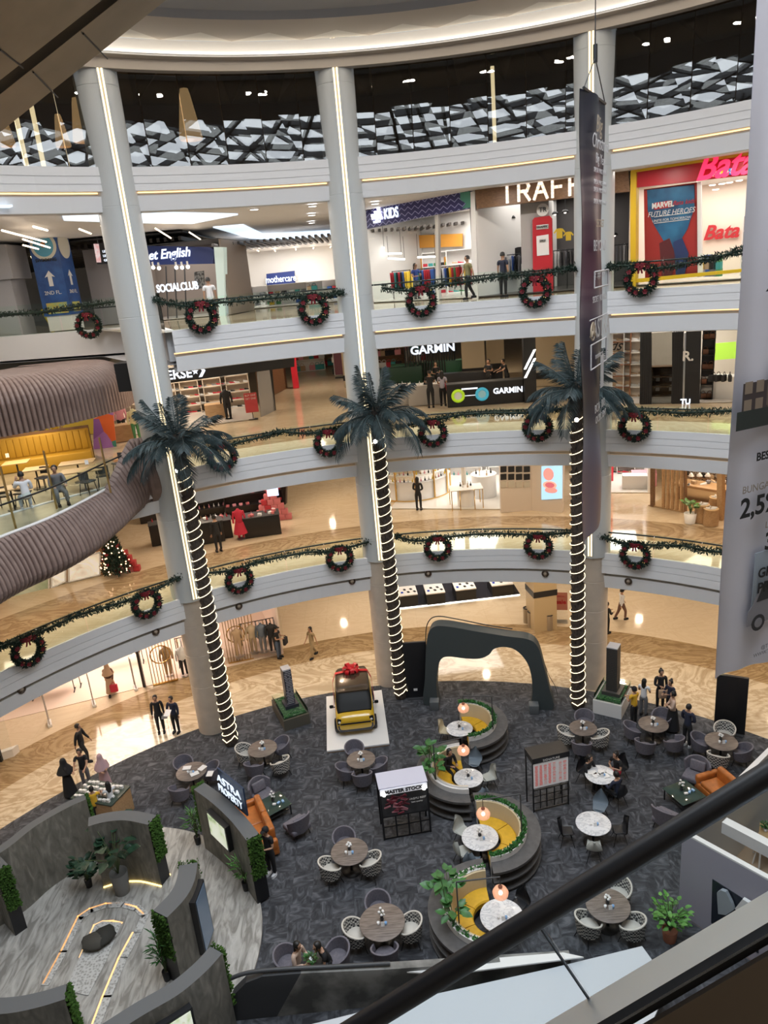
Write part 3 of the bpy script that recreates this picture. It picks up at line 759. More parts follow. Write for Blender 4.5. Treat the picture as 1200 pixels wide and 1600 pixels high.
def good(kind, name, label, cat, loc, rz, m, group, sc=1):
    key = (kind, m.name)
    fn = {'shirt': g_shirt, 'shoe': g_shoe, 'bag': g_bag, 'box': g_box, 'bottle': g_bottle, 'hang': g_hang}[kind]
    if key not in GOODS:
        o = fn().build(name, [m, COLS[0]]); GOODS[key] = o.data
    else:
        o = bpy.data.objects.new(name, GOODS[key]); COL.objects.link(o)
    o.location = loc; o.rotation_euler = (0, 0, rz); o.scale = (sc, sc, sc)
    return tag(o, label, cat, group)
def shelf_unit(p, rz, w, h, d, n, m, label, name='wall_shelf', backm=None, z0=0):
    """a shelf rack standing at p, front towards -Y"""
    t = thing(name, label, 'shelf', p, rz)
    for i in range(n):
        z = z0+(h-z0)*i/(n-1) if n > 1 else z0
        MB().box((0, d/2, z+.02), (w, d, .04)).build('shelf', m, t)
    for s in (-1, 1): MB().box((s*(w/2-.02), d/2, (h+z0)/2+.02), (.04, d, h-z0)).build('side_panel', m, t)
    MB().box((0, d-.01, (h+z0)/2), (w, .02, h-z0)).build('back_panel', backm or m, t)
    return t
def fill_shelf(p, rz, w, h, d, n, kind, name, label, cat, group, per, mats, z0=0, seed=1, sc=1, skip=.1):
    rnd = random.Random(seed); q = Matrix.Rotation(rz, 3, 'Z')
    for i in range(n-1 if n > 1 else 1):
        z = z0+(h-z0)*i/(n-1) if n > 1 else z0
        for j in range(per):
            if rnd.random() < skip: continue
            l = q @ Vector((-w/2+w*(j+.5)/per, d*.45, 0))+Vector(p)+Vector((0, 0, z+.042))
            good(kind, name, label, cat, l, rz+rnd.uniform(-.2, .2), rnd.choice(mats), group, sc)
def rack(p, rz, w, n, label, glabel, group, mats, seed, h=1.5):
    t = thing('clothes_rack', label, 'clothes rack', p, rz, 'clothes racks')
    MB().tube([(-w/2, 0, h), (w/2, 0, h)], .02, n=6).build('rail', M_black, t)
    for s in (-1, 1):
        MB().tube([(s*w/2, 0, .02), (s*w/2, 0, h+.02)], .02, n=6).build('post', M_black, t)
        MB().box((s*w/2, 0, .015), (.05, .5, .03)).build('foot', M_black, t)
    rnd = random.Random(seed); q = Matrix.Rotation(rz, 3, 'Z')
    for j in range(n):
        l = Vector(p)+q @ Vector((-w/2+w*(j+.5)/n, 0, h-.06))
        good('hang', 'hanging_garment', glabel, 'garment', l, rz, rnd.choice(mats), group)
def sign(name, label, A, B, pts, m, t=.15, off=0, cat='sign'):
    c = onp(pts[0][0], pts[0][1], A, B)
    r = thing(name, label, cat, (0, 0, 0), 0)
    b = MB(); poly(b, A, B, pts, t, 0, off); b.build('board', m, r)
    return r
def ptext(r, s, A, B, px, py, size, m, off=-.05, align='CENTER', shear=0, ext=.02, bold=0, sx=1, name='lettering', spacing=1):
    n = back(A, B); O = n*off; X = v2(B)-v2(A)
    if X.dot(RT) < 0: X = -X
    c = onp(px, py, v2(A)+O, v2(B)+O)
    return text(s, name, m, r, size, c, X, (0, 0, 1), ext, align, shear, sx, bold, spacing)
Z3 = 16.03
# ================================================================== third gallery
A1, A2 = aty(530, 400, 38.6), aty(738, 400, 32.2)
T1, T2 = aty(741, 400, 32.1), aty(986, 400, 29.9)
B1, B2 = aty(986, 400, 29.9), aty(1210, 400, 26.8)
M_sky = glow('cove_daylight', (.72, .86, 1), 1.1)
# -- ceiling coves, downlights and dark slatted ceilings
def ceil_poly(name, label, pts, z, t, m, cat='ceiling'):
    b = MB(); P = [at(x, y, z) for x, y in pts]; b.slabpoly(P, (0, 0, t)); return struct(b.build(name, m), label, cat)
ZC = 20.14
ceil_poly('cove_light', 'bright long ceiling cove left of the first column on the third gallery', [(95, 331), (240, 333), (372, 336), (300, 350), (230, 349), (100, 345)], ZC, .06, M_sky)
ceil_poly('cove_light', 'bright angular ceiling cove before the corridor on the third gallery', [(333, 356), (380, 352), (412, 367), (516, 361), (520, 371), (440, 375), (392, 373)], ZC, .06, M_sky)
ceil_poly('cove_light', 'small bright ceiling cove at the far left of the third gallery', [(-30, 326), (20, 323), (0, 330), (-30, 332)], ZC, .06, M_sky)
M_slat = pattern_mat('dark_ceiling_slats', [(.45, (.012, .01, .01)), (.55, (.10, .075, .06))], 5, .5, 'WAVE', (1, .25, 0))
ZS = 19.75
SL = Vector((-16, 52, 0))
b = MB()
for i in range(54):
    b.box((-28+.36*i, 50, ZS+.1), (.14, 22, .2))
struct(b.build('ceiling_slats', mat('dark_slat', (.045, .035, .03), .5)), 'dark slatted ceiling over the left part of the third gallery', 'ceiling')
b = MB(); b.box((-18.5, 50, ZS+.33), (20, 24, .05)); struct(b.build('ceiling_slats', M_black), 'black sheet standing for the dark void above the third gallery slats', 'ceiling')  # flat black sheet put in for the darkness above the slats
M_line = glow('line_lamp', (1, .80, .58), 5)
for k, (x0, y0, x1, y1) in enumerate([(3, 360, 72, 378), (36, 374, 78, 387), (36, 383, 60, 389), (52, 354, 74, 360), (124, 358, 142, 365), (158, 353, 172, 358), (243, 357, 267, 372), (296, 363, 313, 374), (0, 398, 26, 404)]):
    P, Q = at(x0, y0, ZS-.02), at(x1, y1, ZS-.02)
    if (Q-P).length > 7: Q = P+(Q-P).normalized()*7
    o = MB().tube([P, Q], .035, n=4).build('line_lamp', M_line); tag(o, 'slim line lamp in the dark slatted ceiling of the third gallery', 'lamp', 'line lamps in the slatted ceiling')
for k, (px, py) in enumerate([(303, 328), (397, 327), (488, 322), (487, 336), (487, 348), (586, 318), (340, 396), (374, 390)]):
    p = at(px, py, ZC-.02)
    t = thing('downlight', 'small round recessed downlight in the third gallery ceiling', 'lamp', p, 0, 'third gallery downlights')
    MB().cylr((0, 0, -.02), .16, .03, 0, 16).build('lens', M_lampw, t); MB().torus((0, 0, 0), .18, .025, 0, 20, 6).build('ring', M_sw, t)
# -- far left: pale column, escalator up, blue totem, screen
p = aty(18, 500, 37); b = MB(); b.box((p.x, p.y, 18), (1.5, 1.5, 4.2)); b.box((p.x, p.y, 19.3), (2.0, 2.0, 1.5), 0)
struct(b.build('column', mat('grey_pier', (.42, .41, .43), .5)), 'square pale grey pier at the far left of the third gallery', 'column')
t = thing('escalator', 'dark escalator with a thin light line rising behind the blue totem', 'escalator', (0, 0, 0), 0)
EA, EB = aty(-60, 400, 41), aty(300, 400, 41)
b = MB(); poly(b, EA, EB, [(38, 378), (100, 377), (118, 470), (122, 505), (96, 505)], .3, 0); b.build('side_panel', M_black, t)
b = MB(); n_ = back(EA, EB); b.tube([onp(49, 399, EA, EB)-n_*.05, onp(93, 484, EA, EB)-n_*.05], .05, n=5); b.build('light_line', M_led, t)
b = MB(); poly(b, EA, EB, [(95, 484), (48, 399), (62, 398), (104, 470)], 1.2, 0, .3); b.build('balustrade', mat('esc_glass', (.12, .12, .11), .15), t)
b = MB(); b.tube([onp(66, 484, EA, EB)-n_*.1, onp(84, 512, EA, EB)-n_*.1], .09, n=6); b.build('yellow_step_edge', mat('yellow_edge', (.8, .62, .05), .5), t)
p = aty(96, 470, 37.2)
t = thing('totem', 'tall blue and white square totem sign with an up arrow by the escalator', 'totem', (p.x, p.y, Z3), R(-3), None)
M_tb = pattern_mat('totem_blue', [(.3, (.012, .05, .20)), (.7, (.03, .11, .36))], 2, .35)
MB().box((0, 0, 2.75), (1.35, 1.35, 4.1)).build('body', M_tb, t); MB().box((0, 0, .35), (1.2, 1.2, .7)).build('plinth', M_sw, t)
b = MB()
def disc(b, c, r, m, n=28, axis='y', s=-1):
    if axis == 'y': b.slabpoly([(c[0]+r*math.cos(2*PI*i/n), c[1], c[2]+r*math.sin(2*PI*i/n)) for i in range(n)], (0, s*.012, 0), m)
    else: b.slabpoly([(c[0], c[1]+r*math.cos(2*PI*i/n), c[2]+r*math.sin(2*PI*i/n)) for i in range(n)], (s*.012, 0, 0), m)
disc(b, (0, -.676, 3.85), .62, 0); disc(b, (0, -.69, 3.85), .48, 1); disc(b, (0, -.7, 3.9), .12, 2); disc(b, (.676, 0, 3.85), .6, 0, axis='x', s=1)
b.build('printed_roundel', [mat('roundel_cream', (.75, .72, .62), .5), mat('roundel_sea', (.12, .42, .6), .5), mat('roundel_orange', (.5, .2, .08), .5)], t)
b = MB(); b.slabpoly([(0, -.68, 2.75), (.25, -.68, 2.45), (.1, -.68, 2.5), (.1, -.68, 2.05), (-.1, -.68, 2.05), (-.1, -.68, 2.5), (-.25, -.68, 2.45)], (0, -.012, 0)); b.slabpoly([(.68, 0, 2.75), (.68, .25, 2.45), (.68, .1, 2.5), (.68, .1, 2.05), (.68, -.1, 2.05), (.68, -.1, 2.5), (.68, -.25, 2.45)], (.012, 0, 0)); b.build('printed_arrow', M_sw, t)
text('SWIMMING', 'lettering', M_black, t, .2, (0, -.7, 3.22), ext=.003, bold=.004); text('2ND FL.', 'lettering', M_sw, t, .24, (0, -.69, 1.75), ext=.003); text('2ND FL.', 'lettering', M_sw, t, .24, (.69, 0, 1.75), (0, 1, 0), ext=.003)
b = MB(); b.box((.05, -.69, 1.05), (1.0, .015, .5), 0); b.box((.691, 0, 1.05), (.015, .8, .45), 0); b.build('printed_strip', pattern_mat('strip_print', [(.2, (.05, .3, .35)), (.5, (.5, .45, .1)), (.8, (.6, .25, .1))], 3, .5), t)
SA, SB = aty(140, 400, 38.5), aty(200, 400, 38.3)
t = sign('directory_screen', 'black directory screen with small white entries hanging beside the blue totem', SA, SB, [(146, 380), (192, 378), (192, 411), (152, 413)], M_black, .15, 0, 'screen')
for k, py in enumerate((386, 392, 399, 406)):
    ptext(t, ['INFO', 'LEVEL TWO', 'LEVEL ONE', 'GROUND'][k], SA, SB, 173, py, .16, M_let, -.02)
b = MB(); poly(b, SA, SB, [(146, 381), (154, 381), (158, 410), (151, 410)], .02, 0, -.03); b.build('advert_panel', pattern_mat('ad_strip', [(.3, (.6, .25, .25)), (.7, (.8, .75, .75))], 4, .5, em=.8), t)
n_ = back(SA, SB); b = MB()
for px in (152, 188): q = onp(px, 381, SA, SB)+n_*.08; b.tube([q, q+Vector((0, 0, 1.0))], .02, n=5)
b.build('hanger_rod', M_steel, t)
b = MB(); q0 = aty(140, 450, 39.2); q1 = aty(192, 450, 39.2); b.slabpoly([(q0.x, q0.y, Z3), (q1.x, q1.y, Z3), (q1.x, q1.y, 19.7), (q0.x, q0.y, 19.7)], (0, .4, 0)); struct(b.build('wall_left', mat('grey_wall', (.30, .29, .31), .5)), 'grey wall under the directory screen', 'wall')
# -- English school front and social club wall
W1, W2_ = aty(186, 400, 39), aty(345, 400, 38.2)
room(W1, W2_, 4, Z3, 19.6, [mat('club_wall', (.30, .25, .22), .6), M_sfloor, M_dark], 'cafe-like room under the blue school sign', 120)
t = sign('shop_sign', 'long dark blue school sign with white script letters', W1, W2_, [(180, 383), (328, 386), (334, 391), (332, 412), (180, 415)], M_navy, .6)
ptext(t, 'Wall Street English', W1, W2_, 231, 400, .62, M_let, -.05, shear=.3, bold=.012, sx=.92)
t = thing('wall_letters', 'white lit letters on the brown wall under the blue school sign', 'letters', (0, 0, 0))
ptext(t, 'SOCIALCLUB', W1, W2_, 277, 449, .52, M_let, -.15, bold=.015, sx=.72)
b = MB(); poly(b, W1, W2_, [(253, 453), (301, 451), (301, 452.5), (253, 454.5)], .05, 0, -.12); b.build('mounting_rail', M_black, t)
for k, (px, py) in enumerate([(242, 418), (251, 419), (278, 418), (287, 418), (296, 417)]):
    p = onp(px, py, W1, W2_)-back(W1, W2_)*.2
    t = thing('spotlight', 'small white spotlight under the blue school sign', 'lamp', p, 0, 'spotlights under the school sign'); MB().ball((0, 0, 0), .09).build('bulb', M_lampw, t); MB().cylr((0, 0, .05), .05, .22, 0, 10).build('housing', M_sw, t)
b = MB()
for px in (258, 272, 287): poly(b, W1, W2_, [(px, 416), (px+1.5, 416), (px+5, 500), (px+3.5, 500)], .06, 0, .1)
tag(b.build('window_mullion', M_dark), 'dark thin uprights of the room under the blue school sign', 'mullion', None, 'structure')
b = MB(); poly(b, W1, W2_, [(303, 425), (318, 423), (320, 450), (305, 452)], .06, 0, -.05); tag(b.build('plant_frame', pattern_mat('plant_frame', [(.4, (.02, .02, .02)), (.6, (.2, .2, .2))], 10, .6)), 'dark square of wall decoration right of the white lit letters', 'decoration')
b = MB(); poly(b, W1, W2_, [(334, 386), (349, 386), (352, 500), (343, 500)], .5, 0, -.2); struct(b.build('trim_4', mat('lit_edge', (.55, .66, .64), .3, em=.25, emcol=(.8, 1, .95))), 'pale lit edge panel right of the school front', 'trim')
# -- corridor with bright shops to the back
K1, K2 = aty(352, 400, 42), aty(530, 400, 42)
room(aty(345, 400, 44), aty(528, 400, 44), 10, Z3, 19.5, [M_sw, M_sfloor, M_sw], 'bright corridor shops on the third gallery', 620, sides=(0, 0))
C1, C2 = aty(360, 400, 53.5), aty(530, 400, 53.5)
t = sign('shop_sign', 'blue baby-shop sign with white lettering deep in the corridor', C1, C2, [(416, 428), (460, 423), (461, 444), (417, 447)], M_navy, .3, -.2)
ptext(t, 'mothercare', C1, C2, 438.5, 436, .62, M_let, -.26, bold=.004, sx=.72)
D1, D2 = aty(352, 400, 43), aty(382, 400, 50)
t = sign('shop_sign', 'small white lit shop sign at the left of the corridor', D1, D2, [(357, 438), (380, 436), (381, 446), (358, 448)], M_black, .2); ptext(t, 'Iora', D1, D2, 369, 441.5, .6, M_let, -.05, sx=1)
b = MB(); poly(b, D1, D2, [(352, 393), (362, 395), (372, 500), (362, 505)], .4, 0); struct(b.build('trim_5', mat('grey_pier2', (.33, .32, .33), .5)), 'grey pier at the left of the corridor', 'trim')
for k, (px, w, py) in enumerate([(372, 2.2, 492), (398, 2.4, 487), (425, 2.2, 483), (452, 2.4, 480), (480, 2.2, 476), (505, 2.0, 473)]):
    p = aty(px, py, 46+1.2*(k % 3)); p.z = Z3+.03; rz = facing(p, CAM)
    shelf_unit(p, rz, w, 1.15, .5, 3, M_sw, f'white display shelf, {["first", "second", "third", "fourth", "fifth", "sixth"][k]} from the left in the bright corridor shops', 'display_shelf')
    fill_shelf(p, rz, w, 1.15, .5, 3, ['box', 'shirt', 'bag', 'box', 'bag', 'shirt'][k] if k % 2 == 0 else 'box', 'shelf_goods', 'small coloured goods on the white shelves of the bright corridor shops', 'goods', 'goods in the corridor shops', 6, COLS, 0, k, 1.3, .15)
M_slat2 = mat('dark_slat2', (.05, .04, .035), .5)
b = MB()
for i in range(40):
    x = aty(365, 400, 46).x+.33*i; b.box((x, 43.5, 19.45), (.13, 7, .14))
struct(b.build('ceiling_slats', M_slat2), 'dark slatted ceiling over the third gallery corridor', 'ceiling')
for k, (px, py) in enumerate([(380, 391), (402, 391), (429, 391), (462, 389), (490, 387), (517, 385)]):
    P = at(px, py, 19.36); d = Vector((P.x*.02, 1.4, 0)); o = MB().tube([P, P+Vector((-.12, 1.5, 0))], .04, n=4).build('line_lamp', M_line); tag(o, 'short line lamp in the dark slats before the corridor shops', 'lamp', 'line lamps before the corridor shops')
# -- violet-topped sportswear shop for children
n_ = room(A1, A2, 6, Z3, 20.0, [M_sw, M_sfloor, M_sw], 'bright childrenswear shop under the violet band', 330)
M_viol = bpy.data.materials.new('violet_chevrons'); M_viol.use_nodes = True; nt = M_viol.node_tree; bs = _bsdf(M_viol)
g = nt.nodes.new('ShaderNodeTexCoord'); sp = nt.nodes.new('ShaderNodeSeparateXYZ'); nt.links.new(g.outputs['Object'], sp.inputs[0])
pp = nt.nodes.new('ShaderNodeMath'); pp.operation = 'PINGPONG'; pp.inputs[1].default_value = .14; nt.links.new(sp.outputs[0], pp.inputs[0])
ad = nt.nodes.new('ShaderNodeMath'); nt.links.new(sp.outputs[2], ad.inputs[0]); nt.links.new(pp.outputs[0], ad.inputs[1])
md = nt.nodes.new('ShaderNodeMath'); md.operation = 'PINGPONG'; md.inputs[1].default_value = .11; nt.links.new(ad.outputs[0], md.inputs[0])
nt.links.new(ramp(nt, md.outputs[0], [(0, (.30, .32, .62)), (.016, (.02, .02, .13))], 'CONSTANT'), bs.inputs['Base Color'])
VB = [(528, 338), (560, 333), (600, 321), (650, 309), (700, 301), (734, 298), (736, 325), (700, 332), (650, 341), (600, 352), (565, 359), (529, 363)]
t = sign('shop_sign', 'violet chevron-patterned band with three white stripes and lettering', A1, A2, VB, M_viol, .3, -.1)
ptext(t, 'KIDS', A1, A2, 611, 333.5, .62, M_let, -.14, bold=.012, sx=.72)
ptext(t, 'adidas', A1, A2, 589, 346, .2, M_let, -.14, bold=.004)
b = MB()
for k, h in enumerate((.22, .36, .5)):
    c = onp(582+6*k, 343, v2(A1)-n_*.14, v2(A2)-n_*.14); d = (v2(A2)-v2(A1)).normalized()
    b.slabpoly([c, c+d*.17, c+d*(.17-.28*h)+Vector((0, 0, h)), c+d*(-.28*h)+Vector((0, 0, h))], -n_*.03)
b.build('stripe_emblem', M_lampw, t)
b = MB(); poly(b, A1, A2, [(719, 301), (734, 299), (736, 324), (722, 326), (728, 318), (719, 312)], .02, 0, -.13); b.build('green_corner', mat('sign_green', (.06, .26, .2), .5), t)
b = MB()
for px in (679, 738): poly(b, A1, A2, [(px, 298), (px+5, 298), (px+7, 475), (px+2, 475)], .15, 0)
for px in (531, 540): poly(b, A1, A2, [(px, 360), (px+4, 360), (px+10, 485), (px+5, 485)], .15, 0, .1)
struct(b.build('shop_trim', M_sw), 'white uprights of the violet-topped shopfront', 'frame')
t = thing('shop_glass', 'clear glass front of the violet-topped shop', 'glass'); b = MB(); poly(b, A1, A2, [(545, 360), (679, 337), (683, 480), (556, 490)], .02, 0); b.build('glass_pane', M_shopglass, t)
bA, bB = v2(A1)+n_*5.8, v2(A2)+n_*5.8
for k, (x0, x1, y0, y1, m, nm) in enumerate([(582, 641, 371, 390, M_navy, 'upper blue'), (644, 722, 368, 388, M_orange, 'upper orange'), (584, 645, 411, 430, M_navy, 'lower blue'), (647, 728, 403, 425, M_orange, 'lower orange')]):
    b = MB(); poly(b, bA, bB, [(x0, y0), (x1, y0-3), (x1, y1-3), (x0, y1)], .06, 0); tag(b.build('wall_panel', m), f'{nm} wall panel at the back of the violet-topped shop', 'panel')
for k in range(4):
    p = lerp2(A1, A2, .2+.2*k)+n_*5.2; p.z = Z3; rz = facing(p, CAM)
    shelf_unit(p, rz, 1.5, 2.1, .45, 4, M_sw, f'white shelf {["under the blue panel", "between the panels", "under the orange panel", "at the right end"][k]} of the violet-topped shop', 'display_shelf')
    fill_shelf(p, rz, 1.5, 2.1, .45, 4, 'shoe' if k % 2 else 'box', 'shelf_goods', 'small goods on the back shelves of the violet-topped shop', 'goods', 'goods in the violet-topped shop', 5, COLS, 0, 40+k, 1.1)
for k in range(4):
    p = lerp2(A1, A2, .24+.19*k)+n_*2.2; p.z = Z3
    rack(p, math.atan2((A2-A1).y, (A2-A1).x), 1.3, 9, f'black rack of bright clothes, {["leftmost", "second", "third", "rightmost"][k]} in the violet-topped shop', 'small bright garment hanging in the violet-topped shop', 'garments in the violet-topped shop', [COLS[i] for i in (0, 1, 2, 5, 4, 9, 3)], 60+k, 1.35)
for k, (x0, y0, x1, y1) in enumerate([(586, 397, 627, 396), (607, 404, 632, 405), (653, 402, 680, 401), (590, 388, 600, 387)]):
    a, c = onp(x0, y0, v2(A1)+n_*3, v2(A2)+n_*3), onp(x1, y1, v2(A1)+n_*3, v2(A2)+n_*3); t = thing('pendant_bar', 'thin white linear pendant lamp in the violet-topped shop', 'lamp', a, 0, 'linear lamps of the violet-topped shop')
    MB().tube([(0, 0, 0), c-a], .045, n=6).build('tube', M_lampw, t); MB().tube([(0, 0, 0), (0, 0, 1.1)], .01, n=4).build('cord', M_black, t); MB().tube([c-a, (c-a)+Vector((0, 0, 1.1))], .01, n=4).build('cord', M_black, t)
# -- marquee-lit streetwear shop
n_ = room(T1, T2, 6, Z3, 19.9, [mat('dark_room', (.10, .09, .09), .6), mat('dark_floor', (.08, .07, .065), .25), M_black], 'dark streetwear shop under the wooden sign band', 170)
b = MB(); poly(b, T1, T2, [(746, 350), (822, 340), (822, 470), (748, 475)], .05, 0, 5.6); struct(b.build('wall_shop', mat('grey_brick', (.42, .40, .39), .6, var=.1, scale=30)), 'pale wall at the back left of the dark streetwear shop', 'wall')
t = sign('shop_sign', 'wooden sign band with bulb-lit white capital letters', T1, T2, [(742, 297), (860, 281), (982, 266), (984, 299), (900, 308), (745, 326)], M_dkwood, .3, -.2)
d = (v2(T2)-v2(T1)).normalized()
M_bulb = glow('marquee_bulb', (1, .92, .82), 2.2); M_mlet = mat('marquee_letter', (.8, .7, .6), .4, em=.3, emcol=(1, .85, .7))
ST = {'T': [((0, 1), (.8, 1)), ((.4, 1), (.4, 0))], 'R': [((.08, 0), (.08, 1)), ((.08, 1), (.6, 1)), ((.6, 1), (.72, .75)), ((.72, .75), (.6, .5)), ((.6, .5), (.08, .5)), ((.4, .5), (.75, 0))], 'A': [((0, 0), (.4, 1)), ((.4, 1), (.8, 0)), ((.18, .35), (.62, .35))], 'F': [((.08, 0), (.08, 1)), ((.08, 1), (.72, 1)), ((.08, .52), (.6, .52))],
      'I': [((.2, 0), (.2, 1))], 'C': [((.75, .8), (.5, 1)), ((.5, 1), (.25, 1)), ((.25, 1), (.05, .7)), ((.05, .7), (.05, .3)), ((.05, .3), (.25, 0)), ((.25, 0), (.5, 0)), ((.5, 0), (.75, .2))]}
o0 = onp(783, 317, v2(T1)-n_*.26, v2(T2)-n_*.26); X0 = 0
for k, ch in enumerate('TRAFFIC'):
    b = MB()
    for (a, c) in ST[ch]:
        A_, C_ = o0+d*(X0+a[0]*.62)+Vector((0, 0, a[1]*.66)), o0+d*(X0+c[0]*.62)+Vector((0, 0, c[1]*.66))
        w = (C_-A_).normalized(); pr = w.cross(n_).normalized()*.06
        b.slabpoly([A_-pr-w*.05, A_+pr-w*.05, C_+pr+w*.05, C_-pr+w*.05], n_*.05)
        m_ = max(1, round((C_-A_).length/.14))
        for j in range(m_+1): b.ball(A_.lerp(C_, j/m_)-n_*.04, .04, 1, 7, 5)
    b.build('lettering', [M_mlet, M_bulb], t)
    X0 += .33 if ch == 'I' else .655
b = MB(); poly(b, T1, T2, [(735, 300), (742, 299), (747, 474), (738, 475)], .3, 0, -.15); struct(b.build('shop_trim', M_sw), 'white upright left of the wooden sign band', 'frame')
p = onp(840, 440, v2(T1)+n_*1.2, v2(T2)+n_*1.2); b = MB(); b.box((p.x, p.y, 18), (1.15, 1.0, 4), 0, math.atan2(d.y, d.x)); struct(b.build('column', mat('grey_pier3', (.42, .40, .39), .5)), 'grey square pier in the dark streetwear shop', 'column')
fA, fB = v2(T1)+n_*.55, v2(T2)+n_*.55
t = thing('phone_booth', 'red phone-booth shaped display with a white notice against the grey pier', 'phone booth')
b = MB(); poly(b, fA, fB, [(832, 344), (835, 340), (859, 337), (862, 341), (864, 462), (833, 464)], .25, 0); b.build('body', mat('booth_red', (.48, .02, .03), .4), t)
b = MB(); poly(b, fA, fB, [(838, 352), (857, 350), (857, 357), (838, 359)], .02, 0, -.03); poly(b, fA, fB, [(838, 369), (857, 366), (858, 398), (839, 400)], .02, 0, -.03); b.build('notice', M_sw, t)
ptext(t, 'TRAFFIC', fA, fB, 847.5, 354.5, .13, M_dark, -.06); ptext(t, 'SALE', fA, fB, 848, 376, .12, M_dark, -.06)
t = thing('round_sign', 'round white sign with two letters above the red booth', 'sign'); c = onp(848, 328, fA, fB)
b = MB(); b.slabpoly([c+d*.24*math.cos(2*PI*i/24)+Vector((0, 0, .24*math.sin(2*PI*i/24))) for i in range(24)], -n_*.04); b.build('disc', M_sw, t); ptext(t, 'TR', fA, fB, 848, 328, .26, M_dark, -.06)
for k, (px, py, m, s) in enumerate([(789, 405, COLS[1], 1), (812, 398, COLS[1], 1.1), (874, 368, COLS[5], .62), (888, 373, COLS[5], .55)]):
    p = onp(px, py-10, v2(T1)+n_*2.5, v2(T2)+n_*2.5)
    good('shirt', 'display_shirt', ['black shirt with green print hanging in the dark shop', 'black shirt with red print hanging in the dark shop', 'larger yellow shirt on a bust in the dark shop', 'smaller yellow shirt on a bust in the dark shop'][k], 'shirt', p, math.atan2(d.y, d.x), m, None, s)
for k, (px, fr) in enumerate([(757, .06), (775, .14), (800, .25), (880, .58), (905, .68), (960, .9)]):
    p = lerp2(T1, T2, fr)+n_*(2.0+.5*(k % 2)); p.z = Z3
    rack(p, math.atan2(d.y, d.x)+(1.2 if k in (0,) else 0), 1.3, 9, f'black clothes rack, {["leftmost", "second", "third", "fourth", "fifth", "rightmost"][k]} in the dark streetwear shop', 'dark garment hanging in the streetwear shop', 'garments in the streetwear shop', [COLS[1], COLS[6], COLS[1], COLS[0], COLS[3]], 80+k, 1.6)
for k, (px, py) in enumerate([(783, 342), (800, 341), (867, 335), (883, 332), (945, 330), (960, 368), (952, 362)]):
    p = onp(px, py, v2(T1)+n_*2.5, v2(T2)+n_*2.5); t = thing('pendant_lamp', 'small black dome pendant lamp in the streetwear shop', 'lamp', p, 0, 'pendants of the streetwear shop')
    MB().lathe([(.03, .12), (.1, .1), (.16, 0), (.15, 0)], (0, 0, 0), 0, 14).build('shade', M_black, t); MB().ball((0, 0, .01), .06).build('bulb', M_bulb, t); MB().tube([(0, 0, .1), (0, 0, .8)], .01, n=4).build('cord', M_black, t)
# -- red and yellow shoe shop
M_yel = mat('frame_yellow', (.72, .47, .02), .4); M_bred = mat('sign_red', (.42, .012, .025), .4)
n_ = room(B1, B2, 5, Z3, 19.7, [M_swarm, M_sfloor, M_sw], 'bright shoe shop with the yellow frame', 200)
d = (v2(B2)-v2(B1)).normalized()
t = sign('shop_sign', 'dark red sign board with glowing pink script letters and coloured blocks', B1, B2, [(994, 269), (1180, 241), (1180, 272), (994, 293)], M_bred, .25, -.1)
M_pink = glow('pink_neon', (1, .04, .15), .75)
ptext(t, 'Bata', B1, B2, 1132, 259, 1.15, M_pink, -.2, shear=.35, ext=.04, bold=.022, sx=.95)
for k, (ch, c) in enumerate(zip('KIDS', [(.75, .05, .1), (.75, .65, .03), (.1, .5, .12), (.06, .2, .7)])):
    b = MB(); poly(b, B1, B2, [(1112+9*k, 268-1.5*k), (1120+9*k, 266.5-1.5*k), (1121+9*k, 276-1.5*k), (1113+9*k, 277.5-1.5*k)], .05, 0, -.18); b.build('letter_block', mat('block', c, .5, em=.5), t)
    ptext(t, ch, B1, B2, 1116.5+9*k, 272-1.5*k, .2, M_sw, -.2, bold=.01)
t = thing('portal_surround', 'rounded yellow frame round the red shopfront', 'frame')
b = MB(); poly(b, B1, B2, [(985, 268), (991, 262), (1180, 232), (1180, 241), (994, 269), (993, 450), (985, 452)], .35, 0, -.2); b.build('portal', M_yel, t)
b = MB(); poly(b, B1, B2, [(993, 436), (1180, 418), (1180, 423), (993, 442)], .3, 0, -.15); b.build('sill', M_yel, t)
t = sign('window_poster', 'large red and blue window poster with white heading', B1, B2, [(1006, 296), (1089, 285), (1090, 432), (1008, 440)], mat('poster_red', (.45, .035, .03), .45), .04, .25, 'poster')
b = MB(); poly(b, B1, B2, [(1011, 297), (1085, 288), (1085, 325), (1074, 358), (1050, 398), (1022, 352), (1012, 330)], .01, 0, .22); b.build('blue_burst', pattern_mat('poster_blue', [(.3, (.012, .05, .13)), (.7, (.04, .22, .42))], 1.2, .5), t)
b = MB(); poly(b, B1, B2, [(1022, 317), (1049, 313), (1049, 324), (1022, 328)], .008, 0, .21); b.build('printed_block', mat('poster_bright_red', (.6, .03, .04), .5), t); ptext(t, 'MARVEL', B1, B2, 1035.5, 320.5, .27, M_sw, .19, ext=.004, bold=.01, sx=.82)
ptext(t, 'Bata kids', B1, B2, 1068, 316, .22, mat('poster_bright_red2', (.6, .03, .04), .5), .2, ext=.004, shear=.3)
ptext(t, 'FUTURE HEROES', B1, B2, 1048, 332, .26, M_sw, .2, ext=.004, shear=.25, sx=.88)
ptext(t, 'UNITE FOR TOMORROW', B1, B2, 1049, 342.5, .13, M_sw, .2, ext=.004, sx=.95)
b = MB()
for y in (336, 346): poly(b, B1, B2, [(1022, y+2.5), (1077, y-4), (1077, y-3), (1022, y+3.5)], .008, 0, .2)
b.build('printed_frame', M_sw, t)
b = MB()   # plain abstract swirls in place of the printed figures
